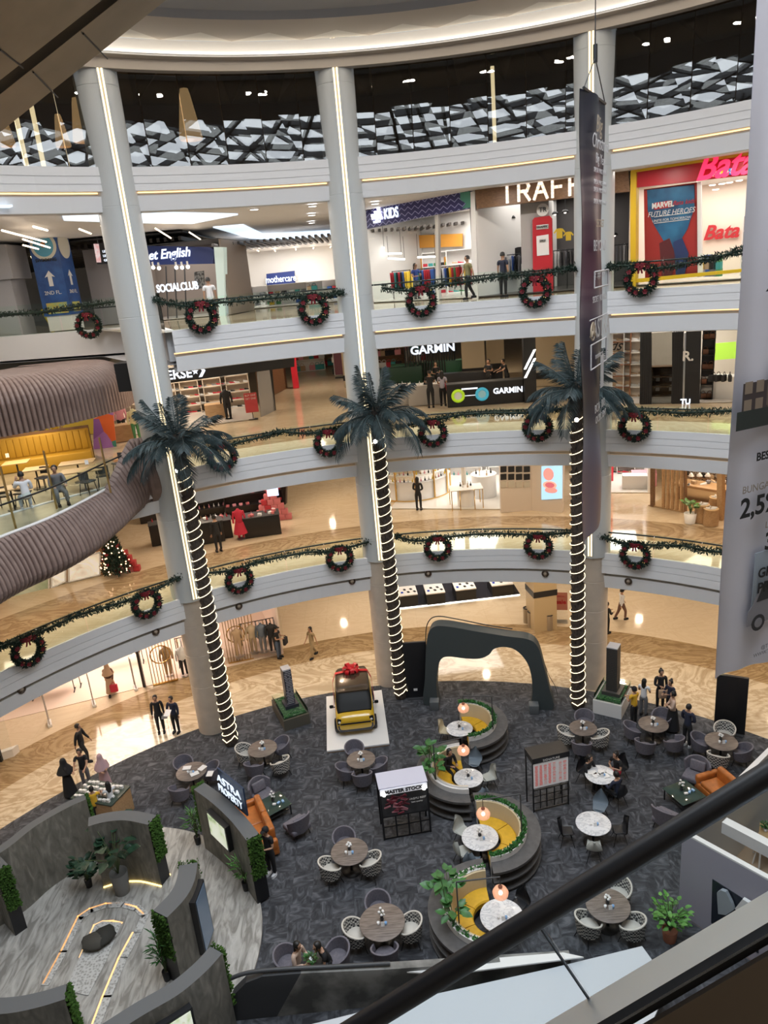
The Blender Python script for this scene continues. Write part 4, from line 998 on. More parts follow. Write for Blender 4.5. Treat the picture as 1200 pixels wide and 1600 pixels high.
poly(b, B1, B2, [(1030, 380), (1046, 372), (1056, 400), (1050, 432), (1034, 434)], .01, 0, .2); poly(b, B1, B2, [(1052, 378), (1066, 372), (1076, 396), (1070, 428), (1056, 431)], .01, 1, .2)
b.build('printed_shape', [mat('print_maroon', (.14, .02, .025), .5), mat('print_navy', (.03, .05, .16), .5)], t)
b = MB(); poly(b, B1, B2, [(1089, 285), (1095, 284), (1097, 432), (1090, 433)], .15, 0, .1); struct(b.build('shop_trim', M_sw), 'white upright beside the red window poster', 'frame')
t = thing('shop_glass', 'clear glass before the red window poster', 'glass'); b = MB(); poly(b, B1, B2, [(995, 294), (1089, 283), (1090, 436), (995, 443)], .02, 0, .05); b.build('glass_pane', M_shopglass, t)
t = thing('wall_letters', 'red script letters on the white inner wall of the red shop', 'letters'); bA, bB = v2(B1)+n_*4.9, v2(B2)+n_*4.9
ptext(t, 'Bata', bA, bB, 1126, 363, .8, mat('letter_red', (.5, .03, .04), .4), -.04, shear=.3, bold=.02)
for k, (px, py) in enumerate([(1113, 290), (1128, 288), (1140, 286), (1155, 283), (1118, 297)]):
    p = onp(px, py, v2(B1)+n_*2, v2(B2)+n_*2); p.z = min(p.z, 19.66); t = thing('downlight', 'small square downlight in the ceiling of the red shop', 'lamp', p, 0, 'downlights of the red shop'); MB().cylr((0, 0, 0), .1, .03, 0, 12).build('lens', M_lampw, t); MB().torus((0, 0, .02), .11, .015, 0, 14, 6).build('ring', M_sw, t)
for i in range(4):
    for j in range(3):
        p = onp(1098+8*i, 432-11*j, v2(B1)+n_*.7, v2(B2)+n_*.7); o = MB().box((0, 0, .14), (.24, .3, .27), 0, math.atan2(d.y, d.x)).build('storage_cube', COLS[(i*3+j*5) % 10], None, p); tag(o, 'coloured cube of the low block stack in the red shop window', 'cube', 'coloured cubes in the red shop')
t = shelf_unit(lerp2(B1, B2, .86)+n_*2.5+Vector((0, 0, Z3)), math.atan2(d.y, d.x), 1.8, 2.2, .45, 5, M_sw, 'white shoe shelf behind the right edge of the red shop', 'shoe_shelf')
fill_shelf(lerp2(B1, B2, .86)+n_*2.5+Vector((0, 0, Z3)), math.atan2(d.y, d.x), 1.8, 2.2, .45, 5, 'shoe', 'shoe', 'small shoe on the white shelf of the red shop', 'shoe', 'shoes in the red shop', 5, [COLS[3], COLS[1], COLS[2]], 0, 9, 1.2)
# loungers' lamps on the top floor
for k, (px, py, s) in enumerate([(286, 132, 1.2), (125, 190, 1.0), (95, 206, .75), (8, 205, .75)]):
    p = cyl(px, py, 19.5+.6*k); p.z = min(p.z, 23.4)
    t = thing('woven_pendant', ['tall woven cone pendant lamp behind the top glazing, right of the first column', 'woven cone pendant lamp just left of the first column', 'smaller woven cone pendant lamp left of the first column', 'woven cone pendant lamp at the far left of the top floor'][k], 'lamp', p, 0, 'woven pendants of the top floor')
    MB().lathe([(.12*s, .75*s), (.16*s, .6*s), (.36*s, -.6*s), (.33*s, -.66*s)], (0, 0, 0), 0, 20).build('shade', pattern_mat('woven_shade', [(.3, (.35, .2, .08)), (.7, (.9, .6, .3))], 6, .7, 'WAVE', (3, 3, 0), em=.8), t)
    MB().ball((0, 0, .4*s), .1*s).build('bulb', M_bulb, t); MB().tube([(0, 0, .75*s), (0, 0, 1.1*s)], .015, n=5).build('cord', M_black, t)
for k, px in enumerate((30, 55, 520, 770)):
    p = cyl(px, [205, 195, 170, 130][k], 18.2); o = MB().box((0, 0, 0), (.12, .1, 2.6)).build('light_bar', M_led, None, (p.x, p.y, 22.7)); tag(o, ['warm vertical light bar at the far left of the top floor', 'warm vertical light bar second from the left of the top floor', 'warm vertical light bar beside the middle column of the top floor', 'warm vertical light bar right of the middle column of the top floor'][k], 'lamp', 'light bars of the top floor')
# ================================================================== second gallery
Z2 = 11.07
def fl(px, py, z): p = at(px, py, z); return p
def bx(name, label, cat, px, py, z, dim, m, rz=None, group=None, part='body'):
    """a plain block standing on a floor at the given sight line"""
    p = at(px, py, z); rz = facing(p, CAM) if rz is None else rz
    t = thing(name, label, cat, p, rz, group); MB().rbox((0, dim[1]/2, dim[2]/2), dim, .015).build(part, m, t); return t
# -- ribbed timber-look cafe pod that bulges into the atrium
M_rib = pattern_mat('ribbed_brown', [(.3, (.20, .135, .115)), (.7, (.26, .185, .16))], 3, .5)
M_rib.name = 'ribbed_brown'
def ribbed(name, label, stations, prof_fn, nr):
    """vertical half-round ribs along a plan path; prof_fn(u) gives the section as (outward, z) points"""
    b = MB(); P = smooth_path(stations, 40); n = len(P); acc = [0]
    for a, c in zip(P, P[1:]): acc.append(acc[-1]+(c-a).length)
    tot = acc[-1]; rows = []; sub = 6
    N = int(nr*sub)
    j = 0
    for i in range(N+1):
        d = tot*i/N
        while j < n-2 and acc[j+1] < d: j += 1
        f = (d-acc[j])/max(1e-6, acc[j+1]-acc[j]); p = P[j].lerp(P[j+1], f); t = (P[j+1]-P[j]); t.z = 0; t.normalize()
        o = Vector((t.y, -t.x, 0))
        ph = (i % sub)/sub; rib = .12*(0, .75, 1, 1, 1, .75)[i % sub]
        rows.append([p+o*(q[0]+rib*q[2])+Vector((0, 0, q[1])) for q in prof_fn(i/N)])
    k = len(rows[0]); vs = [v for r in rows for v in r]
    b.add(vs, [(i*k+m, (i+1)*k+m, (i+1)*k+m+1, i*k+m+1) for i in range(N) for m in range(k-1)], 0, False)
    return b
def flat(p): return Vector((p.x, p.y, 0))
# plan path of the pod edge, left to right, up to the first column
POD = [flat(at(-130, 900, 11.12)), flat(at(-60, 868, 11.12)), flat(at(0, 840, 11.12)), flat(at(90, 804, 11.12)), Vector((-9.1, 25.4, 0)), Vector((-8.45, 26.1, 0)), Vector((-8.1, 26.55, 0))]
def par_prof(u):
    top = 11.12 if u < .70 else 11.12+1.35*min(1, (u-.70)/.2)**1.3
    bot = 9.35+.1*u+.55*max(0, (u-.55)/.45)
    pts = []
    for i in range(15):
        s = i/14; z = top+(bot-top)*s
        pts.append((.55*math.sin(min(1, s*1.35)*PI*.5)*(1 if s < .72 else math.cos((s-.72)/.28*PI*.46)), z, 1 if 0 < i < 14 else 0))
    pts.append((-.5, bot-.02, 0))
    return pts
pod = thing('cafe_pod', 'curved cafe balcony clad in brown vertical ribs bulging over the atrium at left', 'balcony', (0, 0, 0))
ribbed('', '', POD, par_prof, 58).build('ribbed_parapet', M_rib, pod)
HOOD = [flat(at(x, y, 13.2)) for x, y in ((-150, 708), (-70, 694), (0, 683), (60, 672), (120, 659), (168, 646), (197, 636), (206, 628))]
def hood_prof(u):
    pts = [(.0, 13.2, 0)]
    zt = 15.05
    for i in range(13):
        s = i/12; a = PI/2*s
        z0 = 13.2
        if s < .35: pts.append((.0, z0+(14.1-z0)*s/.35, 1))
        else:
            g = (s-.35)/.65*PI/2; pts.append((-1.35*(1-math.cos(g)), 14.1+(zt-14.1)*math.sin(g), 1))
    for w in (-1.8, -2.8, -4.0): pts.append((w, zt+.03, .6))
    return pts
ribbed('', '', HOOD, hood_prof, 54).build('ribbed_canopy', M_rib, pod)
b = MB(); P = smooth_path(HOOD, 20)
for a, c in zip(P, P[1:]):
    t_ = (c-a).normalized(); o = Vector((t_.y, -t_.x, 0)); b.slabpoly([a+Vector((0, 0, 13.22)), c+Vector((0, 0, 13.22)), c-o*4+Vector((0, 0, 13.3)), a-o*4+Vector((0, 0, 13.3))], (0, 0, .04))
b.build('canopy_soffit', mat('pod_soffit', (.5, .38, .2), .6), pod)
b = MB(); P = smooth_path(POD[:-1], 12)
b.slabpoly([(p.x, p.y, 11.0) for p in P]+[(-14, 33, 11.0), (-24, 30, 11.0)], (0, 0, .07)); b.build('pod_floor', mat('cafe_floor', (.30, .26, .19), .35, var=.15, scale=2), pod)
b = MB(); P = smooth_path(POD, 14)[:int(14*4.1)]
b.tube([p+Vector((0, 0, 11.13)) for p in P], .055, n=6); b.build('white_kerb', M_sw, pod)
for i in range(0, len(P)-8, 9):
    pane(pod, P[i], P[min(i+9, len(P)-1)], 11.15, 12.1)
MB().tube([p+Vector((.05, .1, 12.0)) for p in P], .03, n=6).build('handrail', M_black, pod)
for k, (px, py) in enumerate([(89, 795), (173, 770), (25, 826)]):
    p = at(px, py, 11.1); MB().tube([(p.x, p.y, 11.1), (p.x, p.y, 13.0)], .035, n=8).build('brass_post', M_brass, pod)
b = MB(); b.box((-8.75, 27.3, 14.55), (.9, 1.0, 1.0)); tag(b.build('service_box', M_black), 'black box between the ribbed canopy and the first column', 'box', None, 'structure')
# -- cafe furniture
M_must = mat('mustard_seat', (.42, .24, .02), .6); M_wt = mat('cafe_table_top', (.55, .36, .17), .4)
pA, pB = at(-60, 752, 11.07), at(146, 722, 11.07)
t = thing('banquette', 'long mustard upholstered bench with a tall back in the cafe', 'bench', pA, math.atan2((pB-pA).y, (pB-pA).x)); L_ = (pB-pA).length
MB().rbox((L_/2, .35, .24), (L_, .6, .46), .05).build('seat', M_must, t); MB().rbox((L_/2, .72, .65), (L_, .16, 1.3), .05).build('backrest', M_must, t)
b = MB()
for i in range(int(L_/.25)): b.rbox((.12+.25*i, .63, .88), (.235, .05, .75), .02)
b.build('back_channel', M_must, t)
MB().box((L_/2, .82, .7), (L_+.05, .06, 1.4)).build('back_panel', M_dkwood, t)
def cafe_table(px, py, w, d, lab):
    p = at(px, py, 11.07+.74); p.z = 11.07
    t = thing('cafe_table', lab, 'table', p, R(12), 'cafe tables'); MB().rbox((0, 0, .73), (w, d, .04), .012).build('table_top', M_wt, t)
    MB().tube([(0, 0, .02), (0, 0, .72)], .03, n=8).build('leg', M_black, t); MB().cylr((0, 0, 0), .22, .025, 0, 16).build('base', M_black, t); return t
for (px, py, w, d, lab) in [(25, 722, .9, .7, 'small cafe table at the far left by the mustard bench'), (55, 732, .8, .7, 'small wooden cafe table second from the left by the mustard bench'), (60, 735, .1, .1, None), (120, 722, 1.2, .7, 'wooden cafe table at the right end of the mustard bench'), (128, 734, 1.4, .75, 'long pale wooden cafe table near the cafe glass'), (15, 762, 1.2, .75, 'wooden cafe table between the two seated cafe guests')]:
    if lab: cafe_table(px, py, w, d, lab)
def cafe_chair(p, rz, lab, m=None):
    t = thing('cafe_chair', lab, 'chair', p, rz, 'cafe chairs'); m = m or M_dark
    MB().rbox((0, 0, .45), (.44, .42, .05), .02).build('seat', m, t)
    b = MB(); b.grid(lambda u, v: (.24*math.sin((u-.5)*2.2), .2-.1*(abs(u-.5)*2)**2, .55+.25*v), 8, 3); b.grid(lambda u, v: (.24*math.sin((u-.5)*2.2), .22-.1*(abs(u-.5)*2)**2, .55+.25*v), 8, 3); b.build('backrest', m, t)
    for sx in (-1, 1):
        for sy in (-1, 1): MB().tube([(sx*.16, sy*.15, .44), (sx*.21, sy*.2, 0)], .016, n=6).build('leg', M_black, t)
    return t
for k, (px, py, r_, lab) in enumerate([(140, 772, -.4, 'dark metal cafe chair left of the long pale table'), (165, 762, .3, 'dark metal cafe chair right of the long pale table'), (190, 742, 2.4, 'dark cafe chair near the ribbed rise of the pod'), (72, 765, 2.7, 'dark cafe chair beside the guest in grey'), (10, 795, .1, 'dark cafe chair at the bottom left of the cafe'), (40, 790, -.2, 'dark cafe chair under the guest in white'), (95, 780, .8, 'dark cafe chair under the guest in grey')]):
    cafe_chair(at(px, py, 11.07), r_+PI, lab)
for k, (px, py) in enumerate([(12, 715), (60, 698), (120, 690), (136, 726)]):
    p = at(px, py, 11.83); t = thing('menu_card', ['white menu card on the far left cafe table', 'white menu card on the second cafe table', 'white menu card at the right end of the bench', 'small menu card on the long pale table'][k], 'menu card', (p.x, p.y, 11.82), R(20), 'menu cards'); MB().slabpoly([(-.06, 0, 0), (.06, 0, 0), (.06, .03, .17), (-.06, .03, .17)], (0, .01, 0)).build('card', M_sw, t); MB().box((0, .02, .01), (.1, .06, .02)).build('card_base', M_wood, t)
for k, (a, c, hh) in enumerate([((20, 712), (52, 708), 1.2), ((103, 690), (150, 672), 1.3)]):
    pa, pb = at(*a, 11.4), at(*c, 11.4); t = thing('menu_stand', ['brass frame with a pale board at the left of the cafe', 'brass frame with a pale board at the right of the cafe'][k], 'frame', (pa.x, pa.y, 11.07), math.atan2((pb-pa).y, (pb-pa).x)); w = (pb-pa).length
    b = MB(); b.tube([(0, 0, 0), (0, 0, 1.9), (.1, 0, 2.0), (w-.1, 0, 2.0), (w, 0, 1.9), (w, 0, 0)], .03, n=6); b.build('brass_frame', M_brass, t); MB().box((w/2, 0, 1.75), (w-.1, .04, .42)).build('mesh_panel', mat('brass_mesh', (.35, .26, .08), .4, .6), t); MB().box((w/2, 0, 1.45), (w, .06, .12)).build('glass_shelf', M_sw, t)
# -- yellow-lit kitchen wall behind the cafe and the mural
pA, pB = at(-80, 715, Z2), at(120, 688, Z2); pA = pA+Vector((0, 3, 0)); pB = pB+Vector((0, 3, 0))
b = MB(); b.slabpoly([(pA.x, pA.y, Z2), (pB.x, pB.y, Z2), (pB.x, pB.y, 14.3), (pA.x, pA.y, 14.3)], (0, .3, 0)); struct(b.build('wall_left', mat('cafe_yellow_wall', (.75, .52, .16), .6)), 'warm yellow kitchen wall behind the cafe', 'wall')
o = MB().box((0, 0, 0), (4.5, .9, 1.1)).build('service_counter', mat('counter_yellow', (.72, .50, .06), .4), None, (pB.x-1.5, pB.y-1.2, Z2+.55)); tag(o, 'yellow service counter behind the cafe bench', 'counter')
b = MB()
for k in range(3): b.box((pB.x-3.6+1.7*k, pB.y-.05, 13.5), (1.5, .06, .7))
tag(b.build('menu_board', glow('menu_light', (1, .78, .35), 1.6)), 'row of lit yellow menu boards in the cafe', 'menu board')
SHOPL.append((Vector((-13.5, 26.5, 12.9)), 5, 3, 200, (1, .80, .5), R(60)))
mA, mB = at(146, 702, Z2), at(182, 697, Z2)
t = sign('mural_panel', 'panel painted with large abstract orange, purple and blue shapes', mA, mB, [(146, 655), (176, 640), (182, 698), (146, 702)], pattern_mat('mural_paint', [(0, (.30, .12, .45)), (.25, (.03, .05, .25)), (.0, (.85, .16, .04)), (.55, (.45, .2, .6)), (.68, (.05, .3, .25)), (.8, (.8, .4, .1))], 1.1, .5, 'CELL', interp='CONSTANT'), .15, 0, 'mural')
# -- shoe shop with the dark lintel
V1, V2_ = at(190, 682, Z2), at(398, 655, Z2)
n_ = room(V1, V2_, 4.5, Z2, 14.4, [M_swarm, M_sfloor, M_sw], 'warm shoe shop under the dark lintel', 210, (1, .86, .68), (1, 0))
d = (v2(V2_)-v2(V1)).normalized()
t = sign('shop_sign', 'black lintel with lit white capital letters and an arrow star emblem', V1, V2_, [(205, 582), (460, 553), (460, 573), (408, 580), (262, 599), (205, 606)], M_black, .3, -.2)
ptext(t, 'CONVERSE', V1, V2_, 300, 583, .58, M_let, -.25, 'RIGHT', bold=.014, sx=.98)
c = onp(309, 580, v2(V1)-n_*.26, v2(V2_)-n_*.26)
b = MB()
st = []
for i in range(10): a = PI/2+2*PI*i/10; rr = .16 if i % 2 == 0 else .07; st.append(c+d*(rr*math.cos(a)-.12)+Vector((0, 0, rr*math.sin(a))))
b.slabpoly(st, -n_*.03)
b.slabpoly([c+d*.0+Vector((0, 0, .28)), c+d*.16+Vector((0, 0, .28)), c+d*.36, c+d*.16-Vector((0, 0, .28)), c-Vector((0, 0, .28)), c+d*.2], -n_*.03); b.build('star_arrow_emblem', M_let, t)
for k in range(5):
    p = lerp2(V1, V2_, .16+.19*k)+n_*4.0; p.z = Z2; rz = math.atan2(d.y, d.x)
    nm = ['leftmost', 'second', 'third', 'fourth', 'rightmost'][k]
    shelf_unit(p, rz, 1.5, 2.6, .4, 7, mat('shelf_pale', (.62, .52, .42), .5), f'tall lit shoe rack, {nm} along the back of the warm shoe shop', 'shoe_shelf')
    fill_shelf(p, rz, 1.5, 2.6, .4, 7, 'shoe', 'shoe', 'small shoe on the lit racks of the warm shoe shop', 'shoe', 'shoes in the warm shoe shop', 6, [COLS[0], COLS[1], COLS[0], COLS[6], COLS[2], COLS[8]], 0, 100+k, 1.05)
for k, (px, py, w, nm) in enumerate([(340, 655, 1.1, 'orange-topped table inside the warm shoe shop'), (195, 690, .9, 'wooden display table at the left of the warm shoe shop')]):
    bx('display_table', nm, 'table', px, py, Z2, (w, .7, .75), M_wood, None, None, 'table_body')
for k in range(5):
    p = at(186+4*k, 672-3*(k % 2), Z2+.79); good('shoe', 'shoe', 'pale trainer on the wooden display table at the left of the shoe shop', 'shoe', (p.x, p.y, Z2+.76) if k > 8 else at(190+3*k, 683, Z2)+Vector((0, .35, .76)), .5*k, COLS[0], 'trainers on the display table', 1.2)
def dressform(px, py, z, top, bottom, lab, h=1.7, rz=None, group=None):
    p = at(px, py, z); rz = facing(p, CAM) if rz is None else rz
    t = thing('mannequin', lab, 'mannequin', p, rz, group)
    b = MB(); b.lathe([(.12, .47*h), (.17, .52*h), (.14, .62*h), (.19, .74*h), (.19, .8*h), (.06, .85*h), (.05, .88*h), (.001, .885*h)], (0, 0, 0), 0, 16, sx=1.15, sy=.7)
    for s in (-1, 1): b.tube([(s*.2, 0, .8*h), (s*.27, .02, .62*h), (s*.27, -.03, .48*h)], [.06, .05, .045], n=8)
    b.build('top', top, t)
    b = MB()
    for s in (-1, 1): b.tube([(s*.09, 0, .5*h), (s*.1, 0, .27*h), (s*.1, 0, .04*h)], [.1, .07, .05], n=8)
    b.build('trousers', bottom, t)
    MB().cylr((0, 0, 0), .22, .03, 0, 16).build('base', M_steel, t)
    return t
dressform(358, 655, Z2, COLS[1], COLS[1], 'mannequin in a black shirt inside the warm shoe shop')
dressform(216, 690, Z2, mat('cloth_cream', (.72, .62, .35), .8), COLS[9], 'mannequin in a pale yellow jacket left of the first column')
dressform(194, 683, Z2, COLS[7], COLS[1], 'mannequin in a dusty pink top left of the first column')
t = thing('poster_stand', 'red poster stand with white print at the shoe shop entrance', 'poster stand', at(396, 655, Z2), facing(at(396, 655, Z2), CAM)); MB().box((0, 0, .82), (.62, .03, .95)).build('poster', mat('poster_red2', (.5, .05, .06), .5), t); text('BUY ONE', 'lettering', M_sw, t, .12, (0, -.025, 1.18), ext=.003); text('GET ONE', 'lettering', M_sw, t, .12, (0, -.025, 1.02), ext=.003); MB().tube([(0, .03, 0), (0, .03, 1.3)], .02, n=6).build('pole', M_black, t); MB().box((0, .03, .015), (.45, .3, .03)).build('base', M_black, t)
G1, G2 = at(400, 655, Z2), at(432, 640, Z2); 
b = MB(); poly(b, G1, G2, [(402, 575), (419, 563), (431, 648), (409, 656)], .05, 0); t = thing('shop_glass', 'grey glass side wall at the corner of the warm shoe shop', 'glass'); b.build('glass_pane', mat('grey_glass', (.30, .28, .27), .08), t)
b = MB(); poly(b, G1, G2, [(420, 562), (424, 561), (432, 648), (429, 650)], .2, 0); b.build('frame_post', M_black, t)
b = MB(); q = at(436, 622, Z2); b.slabpoly([(q.x-.9, q.y-1, Z2), (q.x+.1, q.y+4, Z2), (q.x+.1, q.y+4, 14.4), (q.x-.9, q.y-1, 14.4)], (-.1, 0, 0)); struct(b.build('wall_side', M_dkwood), 'dark wooden side wall of the second gallery corridor', 'wall')
# -- far corridor: red post, beige piers, distant shop
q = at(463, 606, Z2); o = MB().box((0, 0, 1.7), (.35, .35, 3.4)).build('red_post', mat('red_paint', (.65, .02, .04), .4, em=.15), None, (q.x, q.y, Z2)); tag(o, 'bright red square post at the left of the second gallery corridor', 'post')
M_pier = mat('beige_pier', (.58, .48, .33), .4)
for k, (px, py, w, nm) in enumerate([(556, 602, 1.2, 'left of the middle column'), (741, 592, 1.3, 'behind the slatted kiosk'), (848, 600, 1.5, 'right of the black kiosk portal'), (885, 600, 1.0, 'behind the right palm crown'), (775, 585, 1.0, 'behind the kiosk staff')]):
    q = at(px, py, Z2); t = struct(MB().box((0, 0, 1.75), (w, w, 3.5)).build('column', M_pier, None, (q.x, q.y, Z2), R(-8)), f'square beige pier with a black band {nm}', 'column')
    MB().box((0, 0, .55), (w+.04, w+.04, .32)).build('dark_band', M_black, t)
for k, (px, py, w) in enumerate([(485, 580, 2.2), (512, 573, 2.6), (540, 585, 1.5), (612, 575, 2.0), (640, 566, 2.4)]):
    q = at(px, py, Z2); rz = facing(q, CAM)
    shelf_unit(q, rz, w, 1.6, .5, 3, M_dkwood if k % 2 else M_sw, f'goods shelf far back on the second gallery, {["first", "second", "third", "fourth", "fifth"][k]} from the left', 'display_shelf')
    fill_shelf(q, rz, w, 1.6, .5, 3, 'bag', 'bag', 'small bag on the far shelves of the second gallery', 'bag', 'bags far back on the second gallery', 6, [COLS[2], COLS[1], COLS[7], COLS[8], COLS[0], COLS[4]], 0, 130+k, 1.5)
t = thing('poster_stand', 'dark poster stand far back beside the beige pier', 'poster stand', at(535, 590, Z2), R(-8)); MB().box((0, 0, .9), (.9, .05, 1.4)).build('poster', mat('poster_dark', (.12, .04, .06), .4), t); MB().box((0, 0, .03), (.9, .4, .06)).build('base', M_black, t)
# -- watch kiosk
k1, k2 = at(700, 637, Z2), at(818, 628, Z2); dK = (k2-k1); dK.z = 0; LK = dK.length; rK = math.atan2(dK.y, dK.x); nK = back(k1, k2); dK.normalize()
t = thing('kiosk_counter', 'long black kiosk counter with glowing watch pictures and white lettering', 'counter', k1, rK)
MB().box((LK/2, .3, .52), (LK, .6, 1.04)).build('body', M_black, t); MB().box((LK/2, .3, 1.06), (LK+.06, .66, .04)).build('worktop', M_dark, t)
text('GARMIN', 'lettering', M_let, t, .36, (LK*.80, -.02, .60), ext=.01, bold=.012, sx=1.0)
for k, (x, c1, c2) in enumerate([(.5, (.35, .55, .02), (.05, .05, .05)), (1.62, (.05, .35, .5), (.05, .2, .4))]):
    q = MB(); q.torus((x, -.03, .52), .25, .07, 0, 28, 8, Vector((0, 1, 0))); q.build('watch_picture', mat('watch_ring', c1, .4, em=.5), t)
    q = MB(); disc(q, (x, -.02, .52), .22, 0); q.build('watch_dial', mat('watch_dial', (.25, .45, .5) if k else (.5, .5, .45), .4, em=.25), t)
q = MB(); q.box((1.05, -.02, .82), (.75, .015, .07)); q.box((1.05, -.02, .5), (.7, .015, .03)); q.build('light_line', M_let, t)
b = MB(); b.box((.3, 0, 1.75), (.55, .5, 3.5)); o = b.build('kiosk_portal', M_black, None, k2, rK); tag(o, 'tall black kiosk portal with two slanting white light lines', 'portal')
b = MB()
for z in (1.15, 1.55): b.slabpoly([(.02, -.26, z), (.12, -.26, z), (.58, -.26, z+.85), (.48, -.26, z+.85)], (0, -.02, 0))
b.build('light_line', M_lampw, o)
s1, s2 = at(636, 600, Z2), at(712, 592, Z2); dS = s2-s1; LS = dS.length; rS = math.atan2(dS.y, dS.x)
t = thing('slat_screen', 'screen of thin black upright bars behind the kiosk with white lettering on top', 'screen', s1, rS)
for i in range(20): MB().box((LS*i/19, 0, 1.5), (.07, .1, 3.0)).build('bar', M_black, t)
MB().box((LS/2, 0, .05), (LS, .14, .1)).build('base_rail', M_black, t); MB().box((LS/2, 0, 2.98), (LS, .14, .1)).build('top_rail', M_black, t)
text('GARMIN', 'lettering', M_let, t, .66, (LS*.56, -.12, onp(678, 545, s1, s2).z-Z2), ext=.02, bold=.02, sx=1.05)
bx('back_counter', 'dark green back counter left of the slatted screen', 'counter', 618, 602, Z2, (3.2, .6, 1.0), mat('dark_green', (.02, .07, .045), .4)); bx('back_counter', 'green back counter behind the slatted screen', 'counter', 668, 596, Z2, (4.2, .6, 1.1), mat('mid_green', (.03, .13, .07), .4))
bx('display_case', 'black low display counter behind the kiosk staff', 'counter', 735, 612, Z2, (3.4, .6, 1.0), M_black)
for k, (px, py) in enumerate([(628, 634), (655, 634), (680, 632)]):
    t = bx('display_case', ['left', 'middle', 'right'][k]+' grey display case with a white top beside the kiosk customers', 'display case', px, py, Z2, (1.0, .7, .95), mat('case_grey', (.42, .40, .38), .4), None, 'kiosk display cases'); MB().rbox((0, .35, .97), (1.04, .74, .05), .01).build('top', M_sw, t)
    for j in range(4):
        p = t.location+Vector((-.35+.23*j, .3, .995)); good('bottle', 'watch_stand', 'small watch stand on the kiosk display cases', 'watch stand', p, 0, COLS[1 if j % 2 else 0], 'watch stands on the kiosk', .8)
# -- right-hand shops of the second gallery
R1, R2 = at(925, 632, Z2), at(1190, 628, Z2)
n_ = room(R1, R2, 5, Z2, 14.45, [mat('shop_beige', (.66, .60, .54), .5), M_sfloor, M_sw], 'shoe shops at the right of the second gallery', 200, (1, .93, .82))
d = (v2(R2)-v2(R1)).normalized(); rR = math.atan2(d.y, d.x)
b = MB(); poly(b, R1, R2, [(925, 520), (1010, 512), (1010, 517), (925, 526)], .1, 0); struct(b.build('shop_trim', M_sw), 'white lintel of the shoe shops at the right of the second gallery', 'frame')
t = thing('wall_letters', 'black script lettering on the white wall right of the dark banner', 'letters'); kA, kB = v2(R1)+n_*1.6, v2(R2)+n_*1.6
b = MB(); poly(b, kA, kB, [(932, 520), (957, 519), (957, 618), (932, 620)], .08, 0); b.build('white_wall', M_sw, t)
ptext(t, 'Keds', kA, kB, 948, 541, .62, M_black, -.05, shear=.45, ext=.01)
b = MB()
for (x, y) in [(941, 558), (948, 566), (945, 572), (952, 557)]: poly(b, kA, kB, [(x, y), (x+5, y-1), (x+4, y+4), (x, y+3)], .01, 0, -.02)
b.build('small_print', M_black, t)
for k, (px, nm) in enumerate([(967, 'wooden shoe shelf right of the script lettering'), (990, 'pale shoe shelf left of the black fluted portal')]):
    p = onp(px, 625, v2(R1)+n_*1.2, v2(R2)+n_*1.2); p.z = Z2
    shelf_unit(p, rR, .95, 3.0, .4, 7, mat('red_oak', (.35, .15, .07), .5) if k == 0 else M_sw, nm, 'shoe_shelf', M_swarm); fill_shelf(p, rR, .95, 3.0, .4, 7, 'shoe', 'shoe', 'small pale shoe on the shelves right of the script lettering', 'shoe', 'shoes right of the script lettering', 3, [COLS[0], COLS[8], COLS[0]], 0, 150+k, 1.05)
bx('display_table', 'low pale cabinet under the wooden shoe shelf', 'cabinet', 960, 622, Z2, (1.4, .6, .75), mat('pale_wood', (.6, .45, .3), .5), rR)
for k, (x0, x1, nm) in enumerate([(1000, 1018, 'left black fluted portal panel'), (1050, 1068, 'middle black fluted portal panel')]):
    q = thing('portal_pier', nm+' at the right of the second gallery', 'panel', (0, 0, 0)); b = MB(); poly(b, R1, R2, [(x0, 519), (x1, 518), (x1, 634), (x0, 633)], .3, 0, -.05); b.build('panel', M_black, q)
    b = MB()
    for j in range(5): c_ = onp(x0+2+3.5*j, 560, R1, R2)-n_*.07; b.box((c_.x, c_.y, 12.7), (.05, .06, 3.2), 0, rR)
    b.build('fluting', M_black, q)
q = thing('portal_pier', 'black panel with one white capital letter at the right of the second gallery', 'panel', (0, 0, 0)); b = MB(); poly(b, R1, R2, [(1072, 518), (1096, 517), (1093, 633), (1069, 634)], .3, 0, -.05); b.build('panel', M_black, q)
ptext(q, 'R.', R1, R2, 1075, 557, .55, M_sw, -.1, bold=.012); ptext(q, 'TU', R1, R2, 1071, 628, .3, M_let, -.1, bold=.012)
b = MB(); poly(b, R1, R2, [(1069, 520), (1072, 520), (1069, 632), (1066, 632)], .1, 0, -.08); b.build('edge_strip', M_steel, q)
t = thing('shop_glass', 'tall glass pane between the black fluted panels', 'glass'); b = MB(); poly(b, R1, R2, [(1018, 520), (1050, 518), (1050, 633), (1018, 633)], .02, 0); b.build('glass_pane', glass('tall_shop_glass', (.55, .55, .53), .25), t)
p = onp(1037, 625, v2(R1)+n_*1.5, v2(R2)+n_*1.5); p.z = Z2; shelf_unit(p, rR, 1.1, 1.3, .5, 4, M_dkwood, 'low dark shelf behind the tall glass pane', 'display_shelf'); fill_shelf(p, rR, 1.1, 1.3, .5, 4, 'shirt', 'folded_goods', 'folded goods on the low dark shelf behind the tall glass', 'goods', 'goods behind the tall glass', 2, [COLS[0]], 0, 3, .4)
